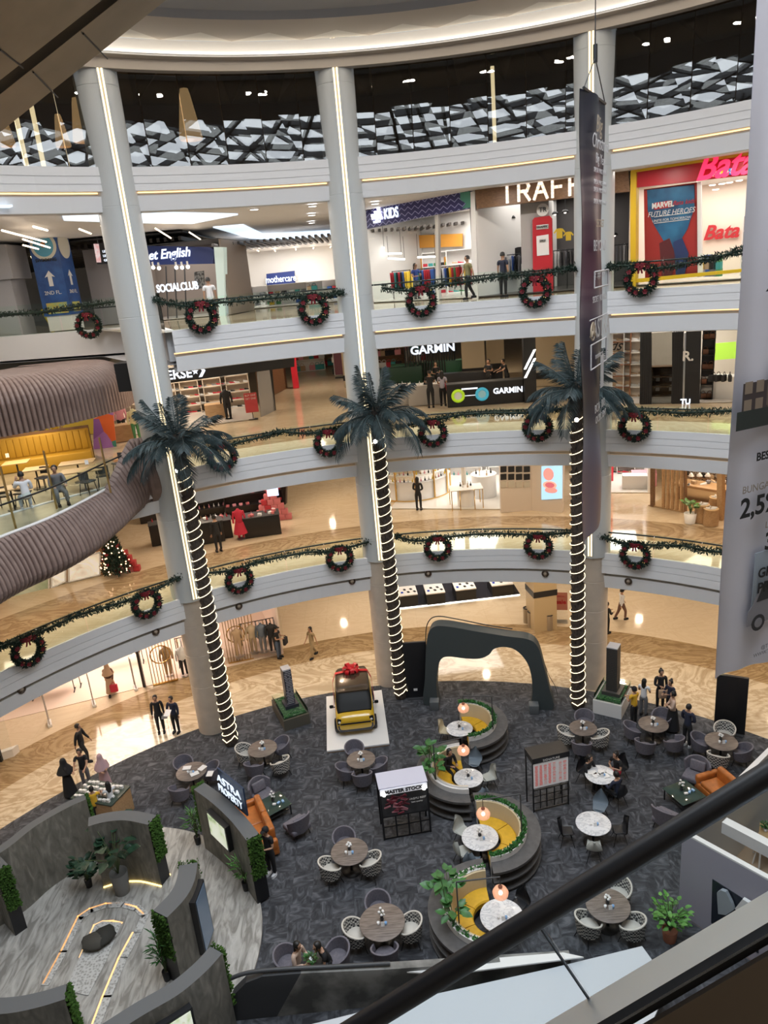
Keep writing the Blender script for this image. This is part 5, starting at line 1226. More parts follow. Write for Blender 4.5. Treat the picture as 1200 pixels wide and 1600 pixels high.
p = onp(1103, 628, v2(R1)+n_*.6, v2(R2)+n_*.6); p.z = Z2; shelf_unit(p, rR, .5, 3.1, .4, 6, M_black, 'narrow black rack of brown bags at the right of the second gallery', 'bag_shelf'); fill_shelf(p, rR, .5, 3.1, .4, 6, 'bag', 'bag', 'brown bag on the narrow black rack', 'bag', 'bags on the narrow black rack', 2, [mat('leather_brown', (.2, .08, .04), .5), COLS[1]], 0, 5, .9, 0)
t = sign('screen', 'lit lime green wall screen at the right of the second gallery', v2(R1)+n_*3, v2(R2)+n_*3, [(1114, 537), (1150, 534), (1150, 560), (1114, 563)], mat('lime_screen', (.35, .6, .06), .4, em=.7), .06, 0, 'screen')
bx('display_counter', 'white angular counter with a wooden top under the lime screen', 'counter', 1124, 624, Z2, (1.6, .8, .95), M_sw, rR-.3)
for k in range(4): good('bag', 'bag', 'dark bag on the counter under the lime screen', 'bag', at(1113+9*k, 596, Z2+.97), .4*k, COLS[1], 'bags under the lime screen', 1.1)
# ================================================================== first gallery
Z1 = 6.12
M_gold2 = mat('gold_metal', (.72, .48, .18), .25, 1)
# -- far left: lit poster windows
L1_, L2_ = at(-60, 950, Z1), at(158, 898, Z1)
room(L1_, L2_, 3, Z1, 9.6, [mat('left_shop_wall', (.55, .30, .13), .5), M_sfloor, M_sw], 'warm shops behind the left poster windows', 160, (1, .8, .6))
b = MB(); poly(b, L1_, L2_, [(-60, 840), (165, 800), (160, 898), (-60, 952)], .2, 0, .1); struct(b.build('wall_shop', mat('window_wall', (.42, .24, .12), .4)), 'brown wall round the lit poster windows of the first gallery', 'wall')
for k, (x0, x1, y0, y1, nm) in enumerate([(107, 156, 862, 908, 'larger'), (80, 102, 880, 918, 'smaller'), (8, 76, 885, 945, 'leftmost greenish')]):
    t = sign('lit_poster', f'{nm} lit window poster with pale draped shapes under the ribbed pod', L1_, L2_, [(x0, y0+12), (x1, y0), (x1, y1-11), (x0, y1)], pattern_mat('lit_print', [(.3, (.55, .48, .36)), (.5, (.85, .80, .70)), (.7, (.7, .62, .48))] if k < 2 else [(.3, (.3, .35, .2)), (.7, (.55, .55, .4))], .9, .5, em=[.45, .45, .2][k], dist=1.5), .08, -.04, 'poster')
    b = MB()
    for (a, c) in (((x0, y0+12), (x1, y0)), ((x0, y1), (x1, y1-11)), ((x0, y0+12), (x0, y1)), ((x1, y0), (x1, y1-11))):
        b.tube([onp(*a, L1_, L2_)-back(L1_, L2_)*.1, onp(*c, L1_, L2_)-back(L1_, L2_)*.1], .04, n=4)
    b.build('frame', M_sw, t)
# -- christmas tree with lights
p = at(184, 898, Z1); t = thing('christmas_tree', 'dark Christmas tree covered in small lights left of the first column', 'christmas tree', p)
b = MB(); rnd = random.Random(5)
for i in range(60):
    z = .25+1.75*i/60; r = .62*(1-i/62)
    for j in range(12): a = 2*PI*j/12+i*.5; needles(b, (r*.8*math.cos(a), r*.8*math.sin(a), z), (math.cos(a), math.sin(a), -.3), .1, 4, .2, rnd)
b.build('foliage', M_pine, t); MB().tube([(0, 0, 0), (0, 0, 1.9)], .05, n=6).build('trunk', M_bark, t)
b = MB()
for i in range(90):
    z = rnd.uniform(.25, 1.95); r = .66*(1-(z-.25)/1.8)+.03; a = rnd.uniform(0, 2*PI); b.ball((r*math.cos(a), r*math.sin(a), z), .028, 0, 6, 4)
b.build('fairy_lights', glow('fairy', (1, .62, .36), 4), t)
b = MB()
for i in range(14):
    z = rnd.uniform(.3, 1.7); r = .64*(1-(z-.25)/1.8)+.03; a = rnd.uniform(0, 2*PI); b.ball((r*math.cos(a), r*math.sin(a), z), .06, 0, 8, 6)
b.build('baubles', M_red, t)
M_ros = mat('pink_box', (.55, .16, .17), .5); M_red2 = mat('gift_red', (.42, .03, .04), .5)
M_mk = mat('makeup_black', (.012, .011, .012), .3)
def stack(px, py, z, rows, m, lab, grp, sz=.26):
    p = at(px, py, z)
    for i in range(rows):
        for j in range(rows-i):
            o = MB().rbox((0, 0, sz*.45), (sz, sz, sz*.9), .01).build('gift_box', m if (i+j) % 3 else M_red2, None, (p.x+(j-(rows-i)/2)*sz*1.05, p.y, z+i*sz*.92)); tag(o, lab, 'box', grp)
stack(205, 892, Z1, 4, M_ros, 'pink gift box in the heap right of the Christmas tree', 'gift boxes by the tree'); stack(432, 812, Z1, 6, M_ros, 'pink gift box in the tall stack at the corridor corner', 'gift boxes at the corridor corner', .3)
# makeup counters
def counter(px, py, z, w, d_, h, lab, cat='counter', m=None, rz=None, disp=0, seed=0):
    t = bx('makeup_counter', lab, cat, px, py, z, (w, d_, h), m or M_mk, rz)
    MB().rbox((0, d_/2, h+.02), (w+.04, d_+.04, .04), .01).build('top', M_dark, t)
    rnd = random.Random(seed); q = Matrix.Rotation(t.rotation_euler.z, 3, 'Z')
    for j in range(disp):
        l = t.location+q @ Vector((rnd.uniform(-w/2+.1, w/2-.1), rnd.uniform(.1, d_-.1), h+.04)); good('bottle' if j % 2 else 'box', 'cosmetic_item', 'small cosmetic item on the dark makeup counters', 'cosmetic', l, rnd.uniform(0, 3), [M_ros, COLS[2], COLS[0], COLS[7]][j % 4], 'cosmetics on the dark counters', .8)
    return t
counter(245, 815, Z1, 1.6, .6, 1.0, 'dark makeup counter seen left of the first column', disp=6, seed=1); counter(262, 850, Z1, 1.4, .7, 1.0, 'dark makeup counter close behind the first column', disp=6, seed=2)
counter(325, 850, Z1, 1.6, .7, 1.0, 'dark makeup counter right of the first column', disp=8, seed=3); counter(412, 838, Z1, 1.7, .9, .95, 'black counter with pink goods beside the red dress', disp=14, seed=4); counter(348, 842, Z1, 1.0, .8, .85, 'black counter left of the red dress', disp=8, seed=5)
M_mkw = mat('makeup_wall', (.05, .035, .035), .4)
y1_, y2_ = at(232, 800, Z1), at(446, 795, Z1)
n_ = back(y1_, y2_)
b = MB(); poly(b, y1_, y2_, [(228, 700), (448, 690), (446, 795), (232, 802)], .3, 0, .8); struct(b.build('wall_shop', M_mkw), 'dark back wall of the makeup shop on the first gallery', 'wall')
t = shelf_unit(at(400, 806, Z1), facing(at(400, 806, Z1), CAM), 3.0, 2.3, .45, 5, M_mk, 'dark lit wall shelf behind the red dress'); fill_shelf(at(400, 806, Z1), facing(at(400, 806, Z1), CAM), 3.0, 2.3, .45, 5, 'box', 'cosmetic_item', 'small pink cosmetic box on the dark lit wall shelf', 'cosmetic', 'cosmetics on the dark wall shelf', 9, [M_ros, COLS[2], COLS[7]], 0, 77, .8)
t = shelf_unit(at(330, 812, Z1), facing(at(330, 812, Z1), CAM), 2.2, 2.2, .45, 5, M_mk, 'dark lit wall shelf right of the left palm trunk'); fill_shelf(at(330, 812, Z1), facing(at(330, 812, Z1), CAM), 2.2, 2.2, .45, 5, 'bottle', 'cosmetic_item', 'small bottle on the dark shelf right of the left palm', 'cosmetic', 'bottles on the dark wall shelf', 9, [COLS[0], COLS[7], COLS[8]], 0, 78, .9)
SHOPL.append((Vector((-7.5, 33.5, 9.4)), 4, 2.5, 120, (1, .8, .66), 0))
o = MB().box((0, 0, 0), (.5, .06, .4)).build('lit_sign', glow('small_screen', (.6, .7, 1), 1.5), None, at(426, 768, 8.4)); tag(o, 'small lit screen at the corner of the makeup shop', 'screen')
t = dressform(378, 842, Z1, mat('dress_red', (.5, .02, .05), .7), mat('dress_red2', (.5, .02, .05), .7), 'mannequin in a red dress in the makeup shop'); b = MB(); b.lathe([(.2, .85), (.33, .3)], (0, 0, 0), 0, 16); b.build('skirt', mat('dress_red3', (.5, .02, .05), .7), t)
# -- perfume shop
F1, F2 = at(610, 795, Z1), at(782, 796, Z1)
M_pfl = mat('perfume_floor', (.80, .76, .70), .18)
n_ = room(F1, F2, 6.5, Z1, 9.5, [M_sw, M_pfl, M_sw], 'bright perfume shop on the first gallery', 300, (1, .94, .86), (0, 1))
p = at(652, 790, Z1); cR = p+Vector((0, 2.6, 0))
t = thing('perfume_counter', 'round white counter with gold posts and tiers of bottles', 'counter', cR)
MB().lathe([(2.0, 0), (2.0, .08), (1.92, .1), (1.92, .95), (2.0, 1.0), (1.6, 1.02)], (0, 0, 0), 0, 40, PI, 2*PI).build('drum', M_sw, t)
MB().lathe([(2.02, 0), (2.02, .1)], (0, 0, 0), 0, 40, PI, 2*PI).build('gold_plinth', M_gold2, t)
for z in (1.35, 1.75, 2.15): MB().lathe([(1.95, z), (1.95, z+.04), (1.6, z+.04), (1.6, z)], (0, 0, 0), 0, 40, PI, 2*PI).build('glass_shelf', mat('shelf_frost', (.7, .68, .62), .2), t)
for i in range(7): a = PI+PI*i/6; MB().tube([(1.98*math.cos(a), 1.98*math.sin(a), 0), (1.98*math.cos(a), 1.98*math.sin(a), 3.3)], .045, n=8).build('gold_post', M_gold2, t)
for zi, z in enumerate((1.02, 1.39, 1.79, 2.19)):
    for i in range(26):
        a = PI+PI*(i+.5)/26; good('bottle', 'perfume_bottle', 'small perfume bottle on the round gold-posted counter', 'bottle', cR+Vector((1.8*math.cos(a), 1.8*math.sin(a), z)), a, [COLS[1], COLS[8], COLS[0], COLS[7], COLS[5]][(i*7+zi*3) % 5], 'perfume bottles on the round counter', 1.0)
for k, (px, py, r_, h, lab) in enumerate([(729, 790, .42, .95, 'round white pedestal inside the gold cage frame'), (757, 775, .62, 1.15, 'large round white pedestal at the back of the perfume shop')]):
    p = at(px, py, Z1); t = thing('pedestal', lab, 'pedestal', p); MB().cylr((0, 0, 0), r_, h, 0, 28).build('drum', M_sw, t); MB().cylr((0, 0, h), r_+.03, .04, 0, 28).build('top', M_pfl, t)
    for j in range(6): good('bottle', 'perfume_bottle', 'perfume bottle on the '+('small caged' if k == 0 else 'large')+' round pedestal', 'bottle', p+Vector((r_*.6*math.cos(j), r_*.6*math.sin(j), h+.04)), j, [COLS[1], COLS[0], COLS[8]][j % 3], f'perfume bottles on pedestal {["one", "two"][k]}', 1.1)
p = at(729, 792, Z1); t = thing('gold_frame', 'gold wire cage frame round the white pedestal', 'frame', p)
for sx in (-1, 1):
    for sy in (-1, 1):
        MB().tube([(sx*.75, sy*.5, 0), (sx*.75, sy*.5, 1.0), (sx*.35, sy*.5, 1.0), (sx*.35, sy*.5, 0)], .025, n=6).build('leg_loop', M_gold2, t)
MB().tube([(0, .55, 0), (0, .55, 2.6)], .12, n=10).build('tower', M_pfl, t); MB().box((0, 0, 1.0), (1.6, 1.0, .03)).build('shelf', M_pfl, t)
for k, (px, nm) in enumerate([(700, 'left'), (775, 'right')]):
    p = lerp2(F1, F2, .5 if k == 0 else .93)+n_*5.8; p.z = Z1; d = (v2(F2)-v2(F1)).normalized(); rz = math.atan2(d.y, d.x)
    shelf_unit(p, rz, 2.0, 2.6, .4, 6, M_sw, f'{nm} bright back shelf of the perfume shop'); fill_shelf(p, rz, 2.0, 2.6, .4, 6, 'bottle', 'perfume_bottle', f'bottle on the {nm} back shelf of the perfume shop', 'bottle', f'bottles on the {nm} back shelf', 8, [COLS[0], COLS[8], COLS[7], COLS[4]], 0, 90+k)
S1, S2, S3 = at(783, 801, Z1), at(830, 797, Z1), at(878, 801, Z1)
M_pw = mat('perfume_outer_wall', (.62, .53, .44), .35)
b = MB(); poly(b, S1, S2, [(781, 722), (830, 720), (831, 798), (783, 801)], .3, 0); struct(b.build('wall_shop', M_pw), 'beige outer wall of the perfume shop with dark square niches', 'wall')
b = MB(); poly(b, S2, S3, [(830, 720), (880, 716), (878, 801), (831, 803)], .3, 0); struct(b.build('wall_shop', M_pw), 'beige wall panel carrying the lit cosmetics poster', 'wall')
for i in range(4):
    for j in range(3):
        t = thing('wall_niche', f'{["black", "black", "pale glass"][j]} square niche in row {["one", "two", "three"][j]} of the perfume shop outer wall', 'niche', (0, 0, 0), 0, 'square niches of the perfume shop'); b = MB(); x, y = 782+12.2*i, 729+12*j; poly(b, S1, S2, [(x, y), (x+9.5, y-.5), (x+9.5, y+8.5), (x, y+9)], .06, 0, -.05); b.build('niche_box', M_black if j < 2 else mat('niche_pale', (.5, .45, .36), .2), t)
t = sign('lit_poster', 'lit blue poster showing a pink round face and compact', S2, S3, [(846, 729), (878, 728), (878, 779), (846, 781)], mat('poster_sky', (.35, .62, .85), .4, em=.9), .08, -.08, 'poster')
b = MB(); n2 = back(S2, S3); d2_ = (v2(S3)-v2(S2)).normalized()
def pdisc(px, py, rx, rz_, m, o):
    c = onp(px, py, v2(S2)-n2*o, v2(S3)-n2*o); b.slabpoly([c+d2_*rx*math.cos(2*PI*i/24)+Vector((0, 0, rz_*math.sin(2*PI*i/24))) for i in range(24)], -n2*.008, m)
pdisc(857, 741, .25, .3, 0, .09); pdisc(859, 758, .33, .2, 1, .1); pdisc(859, 758, .22, .13, 2, .11); pdisc(861, 766, .3, .14, 0, .105)
b.build('printed_picture', [mat('print_pink', (.75, .35, .33), .5, em=.5), mat('print_skin', (.8, .5, .4), .5, em=.5), mat('print_rose', (.6, .15, .2), .5, em=.5)], t)
# -- right: wide corridor, white shop, timber-screened shop
X1, X2 = at(930, 770, Z1), at(1012, 770, Z1)
n_ = room(X1, X2, 4, Z1, 9.4, [M_sw, M_pfl, M_sw], 'white shoe shop far right on the first gallery', 170, sides=(0, 1)); d = (v2(X2)-v2(X1)).normalized(); rX = math.atan2(d.y, d.x)
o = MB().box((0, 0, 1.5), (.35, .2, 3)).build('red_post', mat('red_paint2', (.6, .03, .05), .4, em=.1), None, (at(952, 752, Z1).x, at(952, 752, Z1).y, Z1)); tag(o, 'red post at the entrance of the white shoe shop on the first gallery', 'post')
for k in range(2):
    p = v2(X1).lerp(v2(X2), .45+.35*k)+n_*3.3; p.z = Z1; shelf_unit(p, rX, 1.8, 2.2, .4, 5, M_sw, f'{["left", "right"][k]} white wall shelf of the white shoe shop'); fill_shelf(p, rX, 1.8, 2.2, .4, 5, 'shoe', 'shoe', f'small shoe on the {["left", "right"][k]} shelf of the white shoe shop', 'shoe', f'shoes on the {["left", "right"][k]} white shelf', 6, [COLS[1], COLS[8], COLS[2]], 0, 93+k)
for k, (px, py, m) in enumerate([(992, 765, M_sw), (1006, 760, COLS[7])]): bx('display_block', ['white', 'pink'][k]+' display block in the white shoe shop', 'block', px, py, Z1, (1.2, .6, .7), m, rX)
Q1_, Q2_ = at(1013, 790, Z1), at(1180, 822, Z1)
n_ = room(Q1_, Q2_, 4, Z1, 9.5, [mat('walnut_wall', (.38, .24, .13), .5), mat('oak_floor', (.45, .29, .15), .3), M_swarm], 'timber-screened shop at the right of the first gallery', 170, (1, .83, .62), (0, 1)); d = (v2(Q2_)-v2(Q1_)).normalized(); rQ = math.atan2(d.y, d.x); n_ = back(Q1_, Q2_)
t = thing('timber_screen', 'upright timber slat screen with glass at the front of the right-hand shop', 'screen', (0, 0, 0))
for k, px in enumerate((1016, 1034, 1041, 1048, 1055, 1062, 1068)):
    b = MB(); poly(b, Q1_, Q2_, [(px, 715), (px+(3 if k else 5), 715), (px+(3 if k else 5), 796+.25*(px-1013)), (px, 795+.25*(px-1013))], .15, 0); b.build('slat', M_dkwood if k in (0, 6) else M_wood, t)
b = MB(); poly(b, Q1_, Q2_, [(1020, 715), (1066, 715), (1066, 806), (1020, 794)], .02, 0, .1); b.build('glass_pane', M_shopglass, t)
b = MB(); poly(b, Q1_, Q2_, [(1120, 720), (1128, 720), (1128, 822), (1120, 820)], .3, 0, -.1); struct(b.build('shop_trim', M_wood), 'timber post at the right edge of the timber-screened shop', 'frame')
p = onp(1095, 800, v2(Q1_)+n_*1.8, v2(Q2_)+n_*1.8); p.z = Z1
t = thing('display_table', 'heavy wooden table with goods inside the timber-screened shop', 'table', p, rQ); MB().rbox((0, 0, .78), (2.4, 1.0, .12), .02).build('table_top', M_wood, t)
for s in (-1, 1): MB().box((s*1.0, 0, .36), (.12, .8, .72)).build('leg', M_dkwood, t)
for k in range(7): good('shoe' if k % 2 else 'box', 'display_item', 'small item on the heavy wooden table', 'goods', p+Vector((-.9+.3*k, -.1+.15*(k % 3), .84)), k, [COLS[0], COLS[6], COLS[8]][k % 3], 'goods on the heavy wooden table', 1)
for k, (px, py, h) in enumerate([(1096, 815, .75), (1110, 820, .7), (1118, 805, .8)]):
    p = at(px, py, Z1); t = thing('stump_table', ['left', 'front', 'rear'][k]+' round wooden stump stand outside the timber-screened shop', 'stand', p); MB().lathe([(.3, 0), (.32, .2), (.29, h-.03), (.31, h)], (0, 0, 0), 0, 20).build('stump', M_wood, t); MB().cylr((0, 0, h), .3, .03, 0, 20).build('top', M_wt, t)
    for j in range(4): good('shoe', 'shoe', f'small shoe on the {["left", "front", "rear"][k]} wooden stump stand', 'shoe', p+Vector((.13*math.cos(j*1.6), .13*math.sin(j*1.6), h+.03)), j, COLS[0], f'shoes on the {["left", "front", "rear"][k]} stump', .8)
p = onp(1100, 790, v2(Q1_)+n_*3.4, v2(Q2_)+n_*3.4); p.z = Z1; shelf_unit(p, rQ, 2.6, 2.8, .4, 6, M_dkwood, 'dark wooden wall rack inside the timber-screened shop', 'wall_shelf', pattern_mat('perforated', [(.3, (.1, .06, .04)), (.5, (.8, .7, .58))], 12, .5, 'VORONOI')); fill_shelf(p, rQ, 2.6, 2.8, .4, 6, 'bag', 'bag', 'small bag on the dark wooden rack', 'bag', 'bags on the dark wooden rack', 6, [COLS[8], COLS[1], COLS[0]], 0, 97, .8, .25)
for k in range(3):
    q = onp(1080+13*k, 742, v2(Q1_)+n_*1.8, v2(Q2_)+n_*1.8); t = thing('pendant_lamp', 'small glass pendant above the heavy wooden table', 'lamp', q, 0, 'pendants over the wooden table'); MB().lathe([(.03, .1), (.14, -.05), (.13, -.07)], (0, 0, 0), 0, 12).build('shade', M_sw, t); MB().ball((0, 0, -.03), .06).build('bulb', M_lampw, t); MB().tube([(0, 0, .1), (0, 0, .9)], .01, n=4).build('cord', M_black, t)
def leafy(name, label, cat, p, pot, h, spread, nst, leaf, lm, seed, pm=None, z0=0, group=None, droop=.3, wide=.38):
    """potted plant: pot, stems and separate leaf blades"""
    rnd = random.Random(seed); t = thing(name, label, cat, p, rnd.uniform(0, 6), group)
    if pot: 
        b = MB(); b.lathe([(pot[0]*.8, 0), (pot[0], pot[1]), (pot[0]*.92, pot[1]), (pot[0]*.9, pot[1]-.05), (.001, pot[1]-.05)], (0, 0, z0), 0, 20); b.add([(pot[0]*.8*math.cos(2*PI*i/20), pot[0]*.8*math.sin(2*PI*i/20), z0) for i in range(20)], [tuple(range(19, -1, -1))]); b.build('pot', pm or M_sw, t)
    b = MB(); s = MB(); zb = z0+(pot[1]-.06 if pot else 0)
    for i in range(nst):
        a = 2*PI*i/nst+rnd.uniform(-.4, .4); r = spread*rnd.uniform(.25, 1); hh = (h-zb)*rnd.uniform(.45, 1)
        e = Vector((r*math.cos(a), r*math.sin(a), zb+hh)); m_ = Vector((e.x*.35, e.y*.35, zb+hh*.6))
        s.tube(smooth_path([Vector((0, 0, zb)), m_, e], 4), .008+.004*leaf, n=4)
        for j in range(2):
            d_ = Vector((math.cos(a+rnd.uniform(-.9, .9)), math.sin(a+rnd.uniform(-.9, .9)), rnd.uniform(-droop, .4))).normalized(); L_ = leaf*rnd.uniform(.7, 1.1)
            w = d_.cross(Vector((rnd.uniform(-.3, .3), rnd.uniform(-.3, .3), 1))).normalized()*L_*wide; up_ = w.cross(d_).normalized()
            q = e if j == 0 else m_.lerp(e, rnd.uniform(.4, .9))
            P_ = [q, q+d_*L_*.25+w*.8, q+d_*L_*.6+w*.75+up_*L_*.06, q+d_*L_, q+d_*L_*.6-w*.75+up_*L_*.06, q+d_*L_*.25-w*.8]; c_ = q+d_*L_*.5-up_*L_*.08
            b.add(P_+[c_], [(0, 1, 6), (1, 2, 6), (2, 3, 6), (3, 4, 6), (4, 5, 6), (5, 0, 6)], 0, True)
    s.build('stems', mat('plant_stem', (.08, .12, .04), .6), t); b.build('leaves', lm, t)
    return t
M_leaf = mat('leaf_green', (.035, .14, .03), .4, var=.4, scale=4); M_leafd = mat('leaf_dark', (.02, .055, .03), .4, var=.4, scale=4); M_leafb = mat('leaf_bright', (.10, .28, .05), .4, var=.4, scale=4)
leafy('potted_plant', 'small green plant in a white pot outside the timber-screened shop', 'plant', at(1078, 817, Z1), (.26, .45), 1.0, .3, 14, .28, M_leafb, 3, M_sw)
# ================================================================== ground floor shops
# -- tech counters on a dark platform
g1, g2 = at(620, 952), at(812, 930); d = (v2(g2)-v2(g1)).normalized(); n_ = back(g1, g2); rG = math.atan2(d.y, d.x); Lg = (v2(g2)-v2(g1)).length
t = thing('platform', 'low dark platform with a lit white edge under the tech counters', 'platform', g1, rG); MB().box((Lg/2, 3, .06), (Lg, 6, .12)).build('deck', mat('platform_dark', (.03, .03, .04), .25), t); MB().box((Lg/2, -.02, .03), (Lg, .04, .06)).build('edge_light', glow('platform_edge', (1, .98, .92), 3), t)
b = MB(); b.box((Lg/2, 6.1, 2.2), (Lg, .2, 4.3)); struct(b.build('wall_shop', M_dark, None, g1, rG), 'dark back wall behind the tech counters', 'wall')
for k, (px, py, w) in enumerate([(640, 947, .95), (682, 944, 1.0), (729, 938, 1.1), (786, 931, 1.15)]):
    p = at(px, py, .12); nm = ['leftmost', 'second', 'third', 'rightmost'][k]
    t = thing('display_counter', f'black tech counter with a white top, {nm} of four', 'counter', p, rG, 'tech counters'); MB().box((0, .7, .31), (w, 1.4, .62)).build('body', M_black, t); MB().rbox((0, .7, .64), (w+.04, 1.44, .06), .01).build('top', M_sw, t)
    q = Matrix.Rotation(rG, 3, 'Z')
    for j in range(5):
        o = MB().rbox((0, 0, .01), (.13, .2, .012), .004).build('tablet', mat('tablet_screen', (.02, .05, .35), .2, em=.3) if j == 0 else M_black, None, p+q @ Vector((-w/2+.15+.2*j*(w/1.1), .35+.35*(j % 2), .672)), rG+.1*j); tag(o, f'small device lying on the {nm} white counter top', 'device', f'devices on the {nm} tech counter')
SHOPL.append((Vector((3.5, 38.2, 4.6)), 5, 3, 190, (1, .96, .9), rG))
# -- beige pier with bins and the sale stand
p = at(850, 985); p.y += .5
t = struct(MB().box((0, 0, 2.4), (1.15, 1.15, 4.8)).build('column', mat('ground_pier', (.50, .38, .22), .35), None, p, R(8)), 'square beige pier with a black band behind the right palm', 'column'); MB().box((0, 0, 2.0), (1.2, 1.2, .3)).build('dark_band', M_black, t)
for k, (px, py) in enumerate([(824, 972), (831, 978), (858, 983)]):
    t = thing('litter_bin', ['steel bin left of the beige pier, rear one', 'steel bin left of the beige pier, front one', 'steel bin in front of the beige pier'][k], 'bin', at(px, py), 0, 'steel bins at the beige pier'); MB().cylr((0, 0, 0), .2, .78, 0, 20).build('body', mat('bin_steel', (.45, .40, .33), .3, .7), t); MB().lathe([(.2, .78), (.21, .8), (.15, .82), (.14, .76), (.001, .76)], (0, 0, 0), 0, 20).build('rim', M_black, t)
p = at(877, 972); t = thing('poster_stand', 'clear stand with a dusty red sale poster beside the beige pier', 'poster stand', p, facing(p, CAM)); MB().box((0, 0, 1.15), (.62, .03, .95)).build('poster', mat('sale_red', (.42, .16, .12), .5), t); text('sale', 'lettering', M_bred, t, .32, (0, -.03, 1.12), ext=.004, bold=.01); text('SPECIAL', 'lettering', M_bred, t, .12, (0, -.03, 1.42), ext=.003); MB().box((0, .02, .65), (.66, .02, 1.3)).build('clear_panel', M_shopglass, t); MB().box((0, .02, .02), (.6, .35, .04)).build('base', M_steel, t)
# -- clothes shop with gold slat screens at left
H1, H2 = at(-80, 1175), at(452, 1022)
hA, hB, hC = at(228, 1072), at(275, 1062), at(445, 1026)
n_ = back(hA, hC); dH = (v2(hC)-v2(hA)).normalized(); rH = math.atan2(dH.y, dH.x)
M_hw = mat('boutique_wall', (.82, .66, .56), .5); M_hf = mat('boutique_floor', (.84, .68, .58), .25)  # pinkish light on the white boutique floor is put into its colour
wA = v2(at(-90, 1150)); wB = v2(at(440, 1022))
room(wA, wB, 6, 0.0, 4.5, [M_hw, M_hf, M_sw], 'pinkish bright boutique at the left of the ground floor', 520, (1, .82, .70), (0, 1))
def slat_screen(pts, lab):
    P, Q = at(*pts[0]), at(*pts[1]); L_ = (Q-P).length; t = thing('slat_screen', lab, 'screen', P, math.atan2((Q-P).y, (Q-P).x), 'gold slat screens of the boutique'); n = int(L_/.13); rnd = random.Random(int(L_*100))
    for i in range(n+1): MB().box((L_*i/n, 0, 1.55), (.035, .05, 3.1)).build('bar', M_gold2, t)
    for z in (.05, 3.1): MB().box((L_/2, 0, z), (L_, .08, .08)).build('rail', M_gold2, t)
    b = MB(); b.torus((L_*.5, .03, 1.5), min(.8, L_*.4), .03, 0, 30, 6, Vector((0, 1, 0))); b.build('ring', M_gold2, t)
slat_screen([(240, 1072), (278, 1063)], 'gold upright slat screen left of the stone column base'); slat_screen([(358, 1038), (392, 1031)], 'gold slat screen with a round ring right of the left palm trunk'); slat_screen([(392, 1031), (402, 1028)], 'narrow gold slat screen right of the ring screen')
b = MB(); b.slabpoly([at(345, 1040)+Vector((0, 0, 0)), at(440, 1022), at(440, 1022)+Vector((0, 0, .35)), at(345, 1040)+Vector((0, 0, .35))], n_*1.2); struct(b.build('shop_window_base', M_hw), 'low pale window base of the boutique', 'window base')
for k, (px, py, top, bot, lab) in enumerate([(265, 1055, COLS[8], COLS[8], 'mannequin in a tan coat behind the left gold screen'), (290, 1055, COLS[0], COLS[1], 'mannequin in white beside the stone column'), (375, 1026, COLS[8], COLS[8], 'mannequin in a long tan coat behind the ring screen'), (398, 1020, mat('cloth_sand', (.55, .42, .28), .8), COLS[8], 'mannequin in a sand dress at the boutique window'), (413, 1018, mat('cloth_denim', (.12, .15, .2), .8), COLS[6], 'mannequin in dark denim at the boutique window'), (428, 1018, COLS[1], COLS[1], 'mannequin in black at the right end of the boutique window')]):
    dressform(px, py, .36 if px > 340 else .02, top, bot, lab, 1.75)
for k, (px, py) in enumerate([(408, 1012), (310, 1035), (85, 1085), (95, 1078), (195, 1040)]):
    p = at(px, py, .02); rack(p, rH, 1.8, 10, f'clothes rack {["behind the boutique window", "behind the stone column", "at the far left of the boutique", "second from the left in the boutique", "in the middle of the boutique"][k]}', 'garment on the boutique racks', 'garments in the boutique', [COLS[1], COLS[8], COLS[0], COLS[6], COLS[8]], 110+k, 1.5)
for k, (px, py, w) in enumerate([(78, 1132, .5), (147, 1101, .5), (212, 1076, .5)]):
    p = at(px, py); t = thing('security_gate', ['left', 'middle', 'right'][k]+' clear security gate at the boutique entrance', 'security gate', p, rH+PI/2+.2, 'boutique security gates'); b = MB(); b.tube([(-.22, 0, .05), (-.22, 0, 1.55), (-.15, 0, 1.62), (.15, 0, 1.62), (.22, 0, 1.55), (.22, 0, .05)], .025, n=6); b.build('frame', mat('gate_grey', (.45, .4, .38), .3), t); MB().box((0, 0, .9), (.4, .012, 1.3)).build('clear_panel', M_shopglass, t); MB().rbox((0, 0, .06), (.55, .16, .12), .02).build('base', M_sw, t)
b = MB(); q = at(226, 1073); b.box((q.x, q.y, 2.2), (.12, .12, 4.4)); q = at(262, 1068); struct(b.build('shop_trim', M_black), 'black post at the right of the boutique entrance', 'frame')
t = thing('shop_glass', 'tall glass pane beside the left gold screen', 'glass'); P, Q = at(228, 1074), at(242, 1078); MB().slabpoly([(P.x, P.y, 0), (Q.x, Q.y, 0), (Q.x, Q.y, 4), (P.x, P.y, 4)], n_*.02).build('glass_pane', M_shopglass, t)
t = thing('shop_glass', 'glass shop window of the boutique right of the left palm', 'glass'); P, Q = at(345, 1041), at(447, 1024); MB().slabpoly([(P.x, P.y, .3), (Q.x, Q.y, .3), (Q.x, Q.y, 4.4), (P.x, P.y, 4.4)], n_*.02).build('glass_pane', M_shopglass, t)
